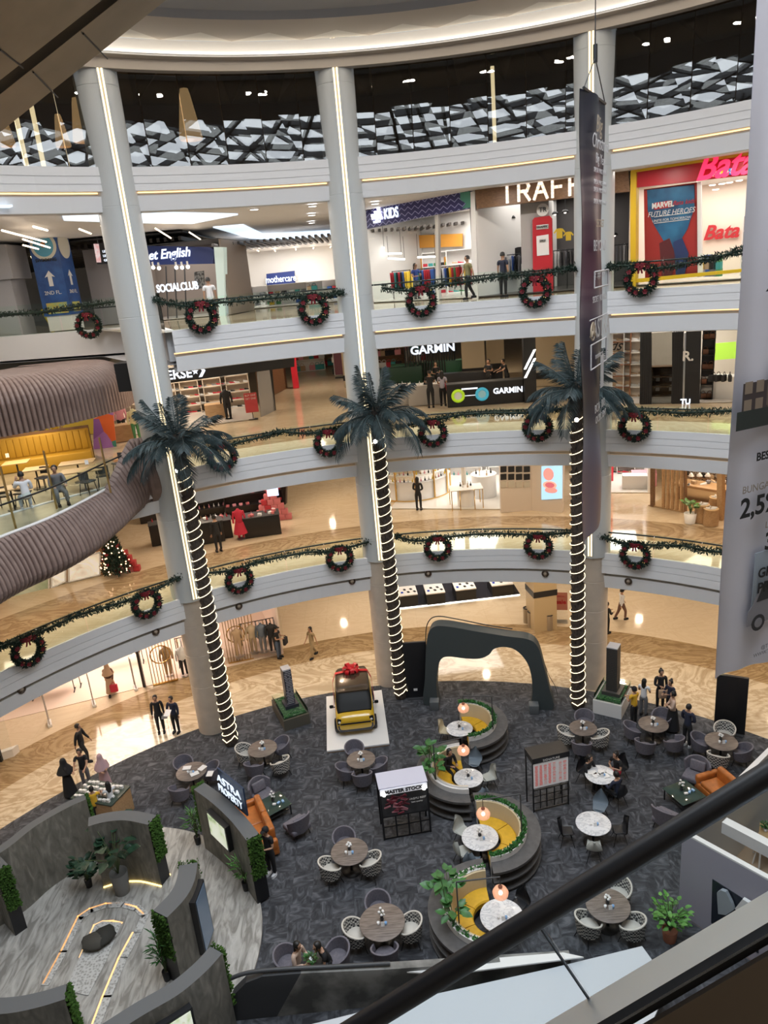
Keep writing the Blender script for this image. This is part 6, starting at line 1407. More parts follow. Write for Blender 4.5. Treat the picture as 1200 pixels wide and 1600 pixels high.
# glass corner shop at the far left edge
t = thing('shop_glass', 'glass and pale stone corner of a shop at the far left edge', 'glass'); P, Q = at(-60, 1210), at(22, 1182)
MB().slabpoly([(P.x, P.y, .3), (Q.x, Q.y, .3), (Q.x, Q.y, 3.4), (P.x, P.y, 3.4)], (.01, .02, 0)).build('glass_pane', M_shopglass, t); MB().slabpoly([(P.x, P.y, 0), (Q.x, Q.y, 0), (Q.x, Q.y, .35), (P.x, P.y, .35)], (.1, .3, 0)).build('stone_base', M_sw, t); MB().box((Q.x-.4, Q.y-.25, 1.8), (.12, .12, 3.6)).build('frame_post', M_black, t)
# ================================================================== carpet and cafe furniture on the ground floor
def carpet_mat():
    m = pattern_mat('carpet_tiles', [(.32, (.022, .023, .027)), (.47, (.042, .044, .051)), (.58, (.070, .073, .083)), (.7, (.12, .125, .14))], 1.9, .95, stretch=(1.0, 2.4, 1), dist=1.3, detail=5)
    nt = m.node_tree; b = _bsdf(m); src = b.inputs['Base Color'].links[0].from_socket; mp = next(n for n in nt.nodes if n.type == 'MAPPING')
    ck = nt.nodes.new('ShaderNodeTexChecker'); ck.inputs['Scale'].default_value = 1.6; tc = next(n for n in nt.nodes if n.type == 'TEX_COORD'); nt.links.new(tc.outputs['Object'], ck.inputs['Vector'])
    m2 = nt.nodes.new('ShaderNodeMapping'); m2.inputs['Scale'].default_value = (2.6, 1.2, 1); nt.links.new(tc.outputs['Object'], m2.inputs[0])
    tx = next(n for n in nt.nodes if n.type == 'TEX_NOISE'); mx = nt.nodes.new('ShaderNodeMix'); mx.data_type = 'VECTOR'
    nt.links.new(ck.outputs['Fac'], mx.inputs[0]); nt.links.new(mp.outputs[0], mx.inputs[4]); nt.links.new(m2.outputs[0], mx.inputs[5]); nt.links.new(mx.outputs[1], tx.inputs['Vector'])
    return m
b = MB(); b.prism([(-.1+17.75*math.cos(2*PI*i/96), 10.7+17.75*math.sin(2*PI*i/96)) for i in range(96)], 0, .02)
tag(b.build('carpet', carpet_mat()), 'round dark charcoal mottled carpet covering the atrium floor', 'carpet')
GZ = .02
def gat(px, py): return at(px, py, GZ)
M_tg = mat('chair_grey_fabric', (.145, .135, .16), .85, var=.15, scale=20); M_ck = pattern_mat('checked_fabric', [(0, (.58, .56, .52)), (.5, (.58, .56, .52)), (.501, (.035, .035, .04)), (1, (.035, .035, .04))], 17, .85, 'CHECKER', interp='CONSTANT')
M_ckc = mat('chair_cream', (.62, .58, .52), .8); M_ct = pattern_mat('ash_table_top', [(.3, (.095, .072, .06)), (.5, (.17, .135, .115)), (.7, (.23, .19, .165))], 3, .45, stretch=(1, 9, 1), dist=.5)
M_mb = pattern_mat('white_marble', [(.42, (.74, .74, .75)), (.5, (.5, .51, .54)), (.54, (.76, .76, .77))], 1.6, .15, stretch=(1, 1.8, 1), dist=2.5, coat=.3)
def shell(b, rin, th, z0, zb, za, a_max, m=0, flare=.06):
    """wrap-round chair back: inner and outer skins joined along the rim"""
    def S(u, v, o):
        a = (u-.5)*2*a_max; h = za+(zb-za)*math.cos(min(PI/2, abs(a)*.75))
        z = z0+(h-z0)*v; r = rin+o+flare*v
        return Vector((r*math.sin(a), r*math.cos(a)*.95, z))
    b.grid(lambda u, v: S(u, v, 0), 18, 4, m); b.grid(lambda u, v: S(u, v, th), 18, 4, m)
    b.grid(lambda u, v: S(u, 1, th*v)+Vector((0, 0, .015*math.sin(PI*v))), 18, 2, m)
    for u in (0, 1): b.grid(lambda s, v, u=u: S(u, v, th*s), 2, 4, m)
def make_tub(m, m2, check):
    t = thing('tub_chair', '.', 'chair', (0, 0, 0), 0, 'tub chairs at the round wooden tables')
    b = MB(); shell(b, .27, .05, .30, .80, .60, 2.25); b.build('backrest', m, t)
    MB().lathe([(.001, .28), (.26, .28), (.28, .32), (.28, .42), (.25, .46), (.001, .47)], (0, 0, 0), 0, 22).build('seat', m2, t)
    if check:
        b = MB()
        def rim(u): a = (u-.5)*4.5; return Vector((.355*math.sin(a), .355*math.cos(a)*.95, .60+.2*math.cos(min(PI/2, abs(a)*.75))+.01))
        b.tube([rim(i/20) for i in range(21)], .028, n=6); b.build('piping', M_ckc, t)
    for sx in (-1, 1):
        for sy in (-1, 1): MB().tube([(sx*.17, sy*.17, .3), (sx*.26, sy*.26, 0)], [.02, .012], n=6).build('leg', M_black, t)
    return t
TUB = {}
def tub(kind, p, rz, lab):
    if kind not in TUB: o = TUB[kind] = make_tub(M_tg if kind == 'g' else M_ck, M_tg if kind == 'g' else M_ckc, kind == 'w')
    else: o = dup(TUB[kind])
    o.location = p; o.rotation_euler = (0, 0, rz); o['label'] = lab; return o
def make_table(r, m, h=.74):
    t = thing('round_table', '.', 'table', (0, 0, 0), 0, 'round cafe tables')
    b = MB(); b.lathe([(.001, h-.035), (r-.02, h-.035), (r, h-.02), (r, h-.005), (r-.01, h), (.001, h)], (0, 0, 0), 0, 40); b.build('table_top', m, t)
    MB().lathe([(.04, .02), (.035, .3), (.05, h-.04)], (0, 0, 0), 0, 14).build('pedestal', M_black, t); MB().lathe([(.001, .0), (.3, 0), (.3, .015), (.05, .05)], (0, 0, 0), 0, 24).build('base', M_black, t)
    return t
def flowers(p, lab, tall):
    t = thing('flower_vase', lab, 'vase', p, 0, 'vases on the tables'); MB().lathe([(.04, 0), (.055, .05), (.035, .12), (.04, .14)], (0, 0, 0), 0, 12).build('vase', M_dark, t); b = MB(); s = MB()
    for i in range(7):
        a = i*2.4; q = Vector((.06*math.cos(a), .06*math.sin(a), .18+tall*i/7)); s.tube([(0, 0, .12), q], .005, n=4); b.ball(q, (.04, .04, .03), 0, 8, 5)
    s.build('stems', M_leaf, t); b.build('petals', M_sw, t)
M_bluec = mat('candle_blue', (.25, .42, .65), .3)
def clutter(p, nm, fl=True, r=.0):
    if fl: flowers(p+Vector((0, .05, 0)), 'small vase of white flowers on '+nm, .06+r)
    for k, (x, y, kind, m) in enumerate([(-.1, -.08, 'cup', M_sw), (.1, -.1, 'cup', M_bluec), (.02, -.16, 'card', M_sw)]):
        b = MB()
        if kind == 'cup': b.lathe([(.03, 0), (.04, .08), (.035, .08), (.028, .01), (.001, .01)], (0, 0, 0), 0, 12); o = b.build('cup', m, None, p+Vector((x, y, 0))); tag(o, ('small white cup on ', 'small blue glass on ')[k % 2]+nm, 'cup', 'cups on the tables')
        else: b.slabpoly([(-.05, 0, 0), (.05, 0, 0), (.05, .03, .12), (-.05, .03, .12)], (0, .008, 0)); o = b.build('table_card', m, None, p+Vector((x, y, 0))); tag(o, 'small white table card on '+nm, 'card', 'cards on the tables')
TABLES = [((410, 1169), .55, 'the round table by the left palm', [('w', 383, 1176, 'left'), ('g', 439, 1165, 'right'), ('g', 397, 1198, 'front'), ('w', 438, 1193, 'front right')]),
          ((299, 1205), .55, 'the paper-strewn round table behind the wall sign', [('g', 287, 1196, 'rear left'), ('g', 327, 1205, 'right'), ('g', 280, 1236, 'front')]),
          ((564, 1186), .52, 'the round table before the car platform', [('g', 554, 1173, 'far'), ('g', 541, 1203, 'left'), ('g', 588, 1196, 'right'), ('g', 566, 1213, 'front')]),
          ((546, 1330), .57, 'the round table below the meat poster stand', [('g', 538, 1313, 'far'), ('w', 521, 1353, 'left'), ('w', 576, 1347, 'right')]),
          ((597, 1440), .62, 'the round table nearest the lower escalator', [('g', 591, 1416, 'far'), ('w', 566, 1455, 'left'), ('w', 630, 1449, 'right'), ('g', 601, 1482, 'front')]),
          ((911, 1137), .5, 'the round table before the white model plinth', [('g', 913, 1124, 'far'), ('w', 887, 1147, 'left'), ('w', 936, 1152, 'right'), ('g', 909, 1165, 'front')]),
          ((1021, 1131), .53, 'the round table beside the standing group', [('g', 989, 1140, 'left'), ('g', 1034, 1122, 'far right'), ('g', 1008, 1163, 'front'), ('g', 1053, 1159, 'front right')]),
          ((1127, 1158), .54, 'the round table before the black screen', [('g', 1099, 1160, 'left'), ('w', 1132, 1144, 'far'), ('w', 1122, 1184, 'front'), ('g', 1155, 1173, 'right')]),
          ((950, 1414), .58, 'the round table under the black handrail', [('w', 966, 1393, 'far'), ('w', 925, 1439, 'left'), ('w', 979, 1441, 'right')])]
T0 = None
for (px, py), r, nm, chs in TABLES:
    c = at(px, py, .76); c.z = GZ
    T0 = make_table(r, M_ct) if True else None; T0.location = c; T0['label'] = 'dark ash '+nm[4:] if nm.startswith('the ') else nm
    clutter(c+Vector((0, 0, .742)), nm, nm.find('paper') < 0, .14 if 'lower escalator' in nm else 0)
    for kd, cx, cy, side in chs:
        q = at(cx, cy, .55); q.z = GZ; v = q-c; v.z = 0
        if v.length < r+.12: q = c+v.normalized()*(r+.12)
        tub(kd, q, facing(q, c), f'{"grey" if kd == "g" else "checked cream"} tub chair at the {side} of {nm}')
for k in range(4):
    o = MB().box((0, 0, .006), (.3, .22, .012)).build('paper_sheet', M_sw, None, at(292+12*k, 1200+9*(k % 2), .775), .5*k); tag(o, 'white papers lying on the round table behind the wall sign', 'paper', 'papers on the round table')
# marble tables with shell chairs
def make_shellchair(m, tall):
    t = thing('shell_chair', '.', 'chair', (0, 0, 0), 0, 'moulded shell chairs')
    def S(u, v, o):
        x = (u-.5)*2; w = .24*(1-.75*max(0, (v-.5)*2)**2) if v > .5 else .24*(.75+.5*v)
        y = -.24+.44*min(1, v*1.9) if v < .53 else .20+.12*(v-.53); z = .44+.02*x*x if v < .4 else .44+(tall-.44)*max(0, (v-.4)/.6)**1.15
        return Vector((x*w, y-.10*x*x*max(0, v-.3)*1.5+o, z+.05*x*x*(1-v)-o*.6))
    b = MB(); b.grid(lambda u, v: S(u, v, 0), 8, 14); b.grid(lambda u, v: S(u, v, .03), 8, 14); b.build('shell', m, t)
    MB().rbox((0, -.02, .475), (.36, .34, .04), .018).build('seat_pad', m, t)
    for sx in (-1, 1):
        for sy in (-1, 1): MB().tube([(sx*.1, sy*.1, .43), (sx*.22, sy*.22, 0)], [.014, .01], n=6).build('leg', M_black, t)
    return t
M_shb = mat('shell_blue_grey', (.16, .20, .24), .5); M_shk = mat('shell_black', (.012, .013, .016), .4); M_shg = mat('shell_pale_grey', (.42, .43, .40), .5); M_shc = mat('shell_cream', (.6, .52, .36), .5)
for (px, py), r, nm, chs in [((927, 1286), .53, 'the marble table below the price board', [(M_shb, 937, 1260, 'far', 'blue-grey'), (M_shk, 885, 1298, 'left', 'black'), (M_shk, 968, 1296, 'right', 'black'), (M_shg, 928, 1320, 'front', 'pale grey')]),
                             ((938, 1210), .5, 'the marble table with three seated guests', [(M_shk, 914, 1205, 'left', 'black'), (M_shk, 968, 1200, 'right', 'black'), (M_shk, 966, 1240, 'front right', 'black')])]:
    c = at(px, py, .76); c.z = GZ; T = make_table(r, M_mb); T.location = c; T['label'] = 'round white '+nm[4:]
    clutter(c+Vector((0, 0, .742)), nm, False)
    for m, cx, cy, side, cn in chs:
        q = at(cx, cy, .5); q.z = GZ; v = q-c; v.z = 0
        if v.length < r+.15: q = c+v.normalized()*(r+.15)
        o = make_shellchair(m, .98 if cn != 'pale grey' else .82); o.location = q; o.rotation_euler = (0, 0, facing(q, c)); o['label'] = f'{cn} shell chair at the {side} of {nm}'
q = at(964, 1286, .76); 
for k in range(5):
    o = MB().box((0, 0, .004), (.28, .2, .008)).build('paper_sheet', M_sw, None, at(925+7*k, 1207+4*(k % 2), .775), .6*k); tag(o, 'white papers on the marble table with three seated guests', 'paper', 'papers on the marble table')
# ------------------------------------------------------------------ lounge groups
def lounge(p, rz, lab):
    t = thing('lounge_chair', lab, 'chair', p, rz, 'grey lounge chairs'); MB().rbox((0, 0, .33), (.72, .68, .2), .06).build('seat', M_tg, t); b = MB(); shell(b, .34, .06, .26, .88, .5, 1.25, 0, .08); b.build('backrest', M_tg, t); MB().rbox((0, .2, .62), (.5, .12, .36), .05, 0, 0, Matrix.Rotation(-.25, 3, 'X')).build('back_cushion', M_tg, t)
    for sx in (-1, 1):
        for sy in (-1, 1): MB().tube([(sx*.25, sy*.24, .25), (sx*.3, sy*.28, 0)], .016, n=6).build('leg', M_black, t)
M_lea = mat('orange_leather', (.42, .13, .025), .4, var=.2, scale=5)
def sofa(p, rz, L_, lab):
    t = thing('sofa', lab, 'sofa', p, rz)
    MB().rbox((0, 0, .22), (L_, .85, .3), .05).build('frame', M_lea, t)
    for k in (-1, 1):
        MB().rbox((k*(L_-.5)/4, -.05, .42), ((L_-.5)/2, .7, .18), .06).build('seat_cushion', M_lea, t); MB().rbox((k*(L_-.5)/4, .32, .66), ((L_-.5)/2, .22, .5), .08).build('back_cushion', M_lea, t); MB().rbox((k*(L_/2-.1), 0, .42), (.2, .85, .42), .07).build('armrest', M_lea, t)
    for sx in (-1, 1):
        for sy in (-1, 1): MB().tube([(sx*(L_/2-.15), sy*.33, .1), (sx*(L_/2-.15), sy*.33, 0)], .025, n=6).build('leg', M_black, t)
def gtable(p, rz, w, lab):
    t = thing('coffee_table', lab, 'table', p, rz, 'square glass coffee tables'); MB().rbox((0, 0, .43), (w, w, .025), .008).build('glass_top', mat('dark_green_glass', (.035, .06, .05), .06), t); MB().box((0, 0, .2), (w*.8, w*.8, .03)).build('lower_shelf', M_dark, t)
    for sx in (-1, 1):
        for sy in (-1, 1): MB().box((sx*w*.44, sy*w*.44, .21), (.035, .035, .42)).build('leg', M_black, t)
    flowers(p+Vector((-.05, .1, .443)), 'tall white flowers on '+lab, .2)
    for k in range(3): o = MB().rbox((0, 0, .03), (.12, .08, .06), .01).build('napkin_box', M_bluec if k else M_sw, None, p+Vector((.02+.14*k, -.1+.06*k, .443)), k); tag(o, 'small pale item on '+lab, 'tableware', 'items on the '+lab[:40])
A_, B_ = at(372, 1235), at(418, 1345); v = (B_-A_); c = at(403, 1308); c.z = GZ
sofa(c, math.atan2(v.y, v.x)+PI+PI, 2.4, 'orange leather sofa against the curved grey wall at left')
p = at(431, 1272); p.z = GZ; gtable(p, R(35), .9, 'square glass table by the orange sofa')
for px, py, lab in ((413, 1256, 'grey lounge chair above the glass table by the orange sofa'), (466, 1303, 'grey lounge chair right of the glass table by the orange sofa')):
    q = at(px, py); q.z = GZ; lounge(q, facing(q, p), lab)
p = at(1068, 1256); p.z = GZ; gtable(p, R(20), .95, 'square glass table near the white showroom')
for px, py, lab in ((1086, 1226, 'grey lounge chair above the glass table near the showroom'), (1041, 1292, 'grey lounge chair partly behind the black handrail')):
    q = at(px, py); q.z = GZ; lounge(q, facing(q, p), lab)
c = at(1137, 1262); c.z = GZ; sofa(c, R(-75), 2.2, 'orange leather sofa beside the white showroom wall')
# low round table with two guests at the bottom
p = at(487, 1510, .6); p.z = GZ; T = make_table(.42, M_mb, .58); T.location = p; T['label'] = 'low round dark table between the two guests at the escalator'; paint(T, 'table_top', M_dark)
for px, py, lab in ((463, 1507, 'grey tub chair under the woman in beige'), (515, 1500, 'grey tub chair under the guest in black by the escalator')):
    q = at(px, py, .5); q.z = GZ; q = p+(q-p).normalized()*.72; q.z = GZ; tub('g', q, facing(q, p), lab)
# ------------------------------------------------------------------ S-shaped booth bench
M_bg = pattern_mat('booth_grey', [(.3, (.075, .072, .072)), (.7, (.105, .10, .10))], 6, .7); M_yc = mat('booth_yellow', (.66, .38, .02), .55, var=.08, scale=8); M_bb = mat('booth_beige', (.58, .47, .30), .6)
M_globe = bpy.data.materials.new('pendant_globe'); M_globe.use_nodes = True; _n = M_globe.node_tree; _b = _bsdf(M_globe); _b.inputs['Base Color'].default_value = (.85, .5, .34, 1); _b.inputs['Roughness'].default_value = .3
_b.inputs['Emission Color'].default_value = (1, .55, .35, 1); _b.inputs['Emission Strength'].default_value = .35
_n.links.new(ramp(_n, (lambda t, w: (_n.links.new(t.outputs['Object'], w.inputs['Vector']), w.inputs.__getitem__('Scale').__setattr__('default_value', 14), w.outputs['Distance'])[2])(_n.nodes.new('ShaderNodeTexCoord'), _n.nodes.new('ShaderNodeTexVoronoi')), [(0, (.85, .85, .85)), (.3, (.6, .6, .6))]), _b.inputs['Alpha'])
BOOTH = [((727, 1140), 0, 1.62, 'topmost'), ((726, 1214), 180, 1.68, 'second'), ((757, 1310), 0, 1.72, 'third'), ((770, 1432), 180, 1.75, 'lowest')]
LAMPPX = [((724, 1106), (768, 1088)), ((724, 1172), (677, 1163)), ((755, 1271), (813, 1241)), ((782, 1394), (713, 1378))]
TPX = [(718, 1138), (732, 1215), (750, 1308), (784, 1431)]
hedge_r = random.Random(11)
for k, ((px, py), dr, Ro, nm) in enumerate(BOOTH):
    c = at(px, py, .5); c.z = GZ; s = 1 if dr == 0 else -1
    t = thing('booth_bench', f'{nm} curved booth with yellow seats of the S-shaped bench', 'booth', c, 0, 'booths of the S-shaped bench')
    a0, a1 = (-PI*.5, PI*.52) if s > 0 else (PI*.5, PI*1.5)
    if k == 3: a1 = PI*1.42
    def arc(prof, m, name, n=30, b0=a0, b1=a1, par=t):
        b = MB(); b.lathe(prof, (0, 0, 0), 0, n, b0, b1, False)
        for a in (b0, b1): b.add([(r*math.cos(a), r*math.sin(a), z) for r, z in prof], [tuple(range(len(prof)))])
        return b.build(name, m, par)
    i_, o_ = Ro-.42, Ro
    arc([(i_, 0), (o_-.06, 0), (o_-.06, .08), (o_, .08), (o_, .12), (o_-.3, .12), (o_-.3, .40), (o_, .40), (o_, .44), (o_-.3, .44), (o_-.3, .72), (o_, .72), (o_, .80), (i_, .80), (i_, 0)], M_bg, 'grey_shelf_ring')
    arc([(i_-.16, .0), (i_, 0), (i_, .98), (i_-.02, .98), (i_-.02, .90), (i_-.14, .90), (i_-.14, .98), (i_-.16, .98), (i_-.16, 0)], M_sw, 'planter_trough')
    arc([(i_-.30, .40), (i_-.165, .40), (i_-.165, .96), (i_-.22, .96), (i_-.30, .40)], M_bb, 'backrest')
    n = 3
    for j in range(n): b0 = a0+(a1-a0)*(j+.015)/n; b1 = a0+(a1-a0)*(j+.985)/n; arc([(i_-.80, .30), (i_-.30, .30), (i_-.30, .45), (i_-.34, .48), (i_-.76, .48), (i_-.80, .44), (i_-.80, .30)], M_yc, 'seat_cushion', 12, b0, b1)
    arc([(i_-.74, 0), (i_-.30, 0), (i_-.30, .3), (i_-.74, .3), (i_-.74, 0)], M_black, 'seat_plinth')
    b = MB()
    for j in range(1100 if k != 3 else 250):
        a = a0+(a1-a0)*hedge_r.random(); r = i_-.08+hedge_r.uniform(-.05, .05); q = Vector((r*math.cos(a), r*math.sin(a), .92+hedge_r.uniform(0, .12))); d_ = Vector((hedge_r.uniform(-1, 1), hedge_r.uniform(-1, 1), hedge_r.uniform(.1, 1))).normalized()*.09; w = d_.orthogonal().normalized()*.03
        b.add([q, q+d_*.5+w, q+d_, q+d_*.5-w], [(0, 1, 2, 3)])
    if k != 1: b.build('hedge', M_leaf, t)
    if k in (1, 3):
        for j, ph in enumerate((1.15, 1.0, .85)):
            a = PI*ph; q = c+Vector(((i_-.08)*math.cos(a), (i_-.08)*math.sin(a), .9)); leafy('climbing_plant', f'tall big-leaved plant in the {nm} booth planter, {["upper", "middle", "lower"][2-j]} one', 'plant', q, None, [.75, 1.0, .7][j], .36, 7, .36, M_leaf, 50+j+7*k, None, 0, 'big-leaved booth plants')
    # pendant lamp on its bent post
    (lx, ly), (qx, qy) = LAMPPX[k]; zt = 2.35
    top = at(qx, qy, zt); lp = at(lx, ly, 1.85); arm = Vector((lp.x, lp.y, zt))
    t2 = thing('pendant_lamp', f'peach glass globe lamp hanging over the {nm} booth from a bent grey post', 'lamp', (top.x, top.y, .95), 0, 'globe lamps of the booths'); o = Vector((top.x, top.y, .95))
    MB().tube([(0, 0, 0), (0, 0, zt-1.0), (0, 0, zt-.95)], .02, n=8).build('post', M_dark, t2); MB().tube([(0, 0, zt-.95), arm-o], .02, n=8).build('arm', M_dark, t2); MB().tube([arm-o, lp-o+Vector((0, 0, .2))], .01, n=6).build('cord', M_black, t2)
    MB().lathe([(.02, .24), (.06, .2), (.05, .12)], lp-o, 0, 14).build('lamp_cap', mat('copper', (.35, .12, .07), .4), t2); g = MB(); g.lathe([(.05, .16), (.16, .10), (.21, 0), (.19, -.1), (.10, -.17), (.001, -.18)], lp-o, 0, 22); g.build('globe', M_globe, t2); MB().ball(lp-o+Vector((0, 0, -.02)), .055).build('bulb', glow('booth_bulb', (1, .8, .6), 9), t2)
    tp = at(*TPX[k], .76); tp.z = GZ; T = make_table([.5, .5, .56, .58][k], M_mb); T.location = tp; T['label'] = f'white marble table inside the {nm} booth'; clutter(tp+Vector((0, 0, .742)), f'the marble table of the {nm} booth', k != 3)
for px, py, m, lab, k in [(696, 1142, M_shc, 'cream shell chair left of the topmost booth table', 0), (742, 1190, M_shb, 'dark blue shell chair above the second booth table', 1), (764, 1214, M_shg, 'pale grey shell chair right of the second booth table', 1), (752, 1243, M_shb, 'blue-grey shell chair in front of the second booth table', 1), (722, 1298, M_shg, 'upper pale grey shell chair left of the third booth table', 2), (722, 1330, M_shg, 'lower pale grey shell chair left of the third booth table', 2), (738, 1345, M_shb, 'blue-grey shell chair in front of the third booth table', 2), (812, 1412, M_shk, 'black shell chair right of the lowest booth table', 3)]:
    q = at(px, py, .5); q.z = GZ; tp = at(*TPX[k], .76); o = make_shellchair(m, .95); o.location = q; o.rotation_euler = (0, 0, facing(q, tp)); o['label'] = lab
# ================================================================== yellow car with a red bow on a white platform
q = [at(507, 1089, .14), at(593, 1078, .14), at(612, 1161, .14), at(514, 1173, .14)]
ux = (q[2]-q[3]); ux.z = 0; rzP = math.atan2(ux.y, ux.x); c = sum(q, Vector())/4; wP = ((q[1]-q[0]).length+(q[2]-q[3]).length)/2; dP = ((q[0]-q[3]).length+(q[1]-q[2]).length)/2
t = thing('car_platform', 'low white display platform with a wooden rim under the car', 'platform', (c.x, c.y, GZ), rzP); MB().box((0, 0, .09), (wP, dP, .06)).build('white_top', M_sw, t); MB().box((0, 0, .03), (wP-.04, dP-.04, .06)).build('wooden_rim', M_wood, t)
cp = at(560, 1145, .15); fr = (at(519, 1127, .15)+at(607, 1118, .15))/2
M_cy = mat('car_yellow', (.62, .38, .02), .25, coat=1); M_cb = mat('car_black', (.006, .006, .006), .45, spec=.2); M_cr = mat('car_roof_bronze', (.10, .07, .045), .18, .4, coat=1)
t = thing('car', 'small boxy yellow and black car with a red bow on its roof', 'car', (c.x-.02, c.y+.25, GZ+.12), rzP)
LC, WC = 2.95, 1.55
def loft(b, secs, m=0):
    """cross sections (y, half width, z low, z high, corner radius)"""
    K = 28; rows = []
    for y, w, z0, z1, r in secs:
        row = []; hz = (z1-z0)/2; cz = (z0+z1)/2
        for k in range(K):
            a = 2*PI*k/K; ca, sa = math.cos(a), math.sin(a); e = .38
            row.append((w*math.copysign(abs(ca)**e, ca), y, cz+hz*math.copysign(abs(sa)**e, sa)))
        rows += row
    n = len(secs); b.add(rows, [(i*K+k, i*K+(k+1) % K, (i+1)*K+(k+1) % K, (i+1)*K+k) for i in range(n-1) for k in range(K)], m, True)
    b.add(rows[:K], [tuple(range(K-1, -1, -1))], m); b.add(rows[-K:], [tuple(range(K))], m)
b = MB(); loft(b, [(-1.46, .60, .34, .70, 0), (-1.42, .72, .24, .84, 0), (-1.25, .765, .2, .93, 0), (-.8, .775, .2, .98, 0), (.6, .775, .2, 1.0, 0), (1.25, .76, .2, .98, 0), (1.42, .72, .24, .9, 0), (1.47, .62, .34, .8, 0)]); b.build('body', M_cy, t)
b = MB(); loft(b, [(-1.16, .66, .86, .98, 0), (-.98, .70, .86, 1.18, 0), (-.72, .71, .86, 1.46, 0), (-.55, .70, .86, 1.56, 0), (.9, .69, .86, 1.58, 0), (1.2, .68, .86, 1.5, 0), (1.4, .66, .86, 1.1, 0)]); b.build('glasshouse', M_cb, t)
b = MB(); loft(b, [(-.66, .60, 1.50, 1.56, 0), (-.5, .66, 1.5, 1.62, 0), (.9, .65, 1.5, 1.64, 0), (1.2, .58, 1.48, 1.56, 0)]); b.build('roof', M_cr, t)
b = MB(); b.rbox((0, -1.445, .60), (1.2, .06, .07), .02); b.build('front_band', M_cb, t); MB().rbox((0, -1.40, .29), (1.3, .14, .12), .03).build('bumper', M_dark, t)
for s in (-1, 1):
    h = MB().rbox((s*.63, -1.40, .70), (.17, .10, .24), .03).build('headlight', M_cb, t); MB().ball((s*.63, -1.455, .70), (.05, .02, .05)).build('lens', M_sw, h)
    MB().rbox((s*.62, -1.40, .44), (.15, .1, .22), .03).build('fog_lamp', M_dark, t)
    b = MB(); b.rbox((s*.9, -.78, 1.02), (.16, .09, .13), .04); b.tube([(s*.76, -.78, .98), (s*.88, -.78, 1.0)], .02, n=6); b.build('wing_mirror', M_cb, t)
    for y in (-.95, .98):
        w = MB(); w.lathe([(.001, 0), (.24, 0), (.27, .02), (.27, .16), (.24, .18), (.001, .18)], (0, 0, 0), 0, 24); o = w.build('wheel', M_black, t, (s*.66-(.18 if s < 0 else 0)+.0, y, .27)); o.rotation_euler = (0, PI/2, 0)
        h = MB(); h.lathe([(.001, -.01), (.16, -.01), (.16, .0)] if s < 0 else [(.001, .19), (.16, .19), (.16, .18)], (0, 0, 0), 0, 16); h.build('hubcap', M_steel, o)
MB().box((0, -1.0, 1.0), (1.3, .03, .03)).build('wiper_cowl', M_dark, t)
t = thing('ribbon_bow', 'big shiny red ribbon bow draped over the roof of the yellow car', 'bow', t.location+Matrix.Rotation(rzP, 3, 'Z') @ Vector((0, .72, 1.66)), rzP); M_rib2 = mat('red_satin', (.62, .012, .02), .3)
b = MB()
for k in range(9): a = 2*PI*k/9; b.grid(lambda u, v, a=a: (math.cos(a)*(.05+.3*math.sin(PI*u))-math.sin(a)*(v-.5)*.17, math.sin(a)*(.05+.3*math.sin(PI*u))+math.cos(a)*(v-.5)*.17, .02+.14*math.sin(2*PI*u*.9)+.08*(k % 2)), 8, 2)
b.ball((0, 0, .1), .1); b.build('bow_loops', M_rib2, t)
for s in (-1, 1):
    b = MB(); P = [(s*.1, 0, .03), (s*.66, -.05, -.02), (s*.8, -.1, -.35), (s*.82, -.25, -.9), (s*.86, -.5, -1.35)]
    for a, e in zip(P, P[1:]): a, e = Vector(a), Vector(e); b.slabpoly([a+Vector((0, -.08, 0)), a+Vector((0, .08, 0)), e+Vector((0, .08, 0)), e+Vector((0, -.08, 0))], (s*.01, 0, .012))
    b.build('ribbon_tail', M_rib2, t)
# ------------------------------------------------------------------ grey arch
gA, gB = at(688, 1104), at(846, 1110)
t = thing('arch', 'large free-form dark grey-green arch standing at the carpet edge', 'arch')
OUT = [(662, 1099), (664, 1060), (666, 1010), (670, 988), (680, 979), (700, 979), (740, 986), (790, 994), (825, 999), (841, 1012), (850, 1042), (859, 1078), (865, 1106), (846, 1113), (830, 1111), (832, 1085), (830, 1055), (822, 1033), (806, 1016), (788, 1011), (772, 1014), (764, 1023), (750, 1029), (728, 1029), (700, 1026), (688, 1032), (683, 1052), (682, 1080), (685, 1106)]
P = smooth_path([onp(x, y, gA, gB) for x, y in OUT], 4, True); n_ = back(gA, gB)
for p in P: p.z = max(p.z, GZ)
b = MB(); b.slabpoly(P, n_*.55); b.build('arch_body', mat('arch_grey_green', (.052, .064, .066), .55), t)
for px, py in ((679, 1104), (833, 1110)):
    p = at(px, py); o = MB().rbox((0, 0, .2), (.38, .38, .4), .02, 0, R(-8)).build('ballast_block', mat('ballast_grey', (.11, .12, .125), .6), None, (p.x, p.y-.15, GZ)); tag(o, f'small grey ballast block at the {"left" if px < 700 else "right"} foot of the arch', 'block')
b = MB(); b.tube(smooth_path([onp(x, y, gA, gB)+n_*.62 for x, y in ((663, 1050), (662, 1000), (668, 980), (682, 974), (710, 978), (760, 988), (800, 994))], 6), .022, n=6); tag(b.build('cable', M_black), 'black cable running over the top of the arch', 'cable')
b = MB(); b.tube(smooth_path([onp(x, y, gA, gB)+n_*.6 for x, y in ((845, 1030), (857, 1065), (868, 1085), (872, 1100))], 6), .012, n=6); tag(b.build('cable', M_black), 'thin cable hanging behind the right leg of the arch', 'cable')
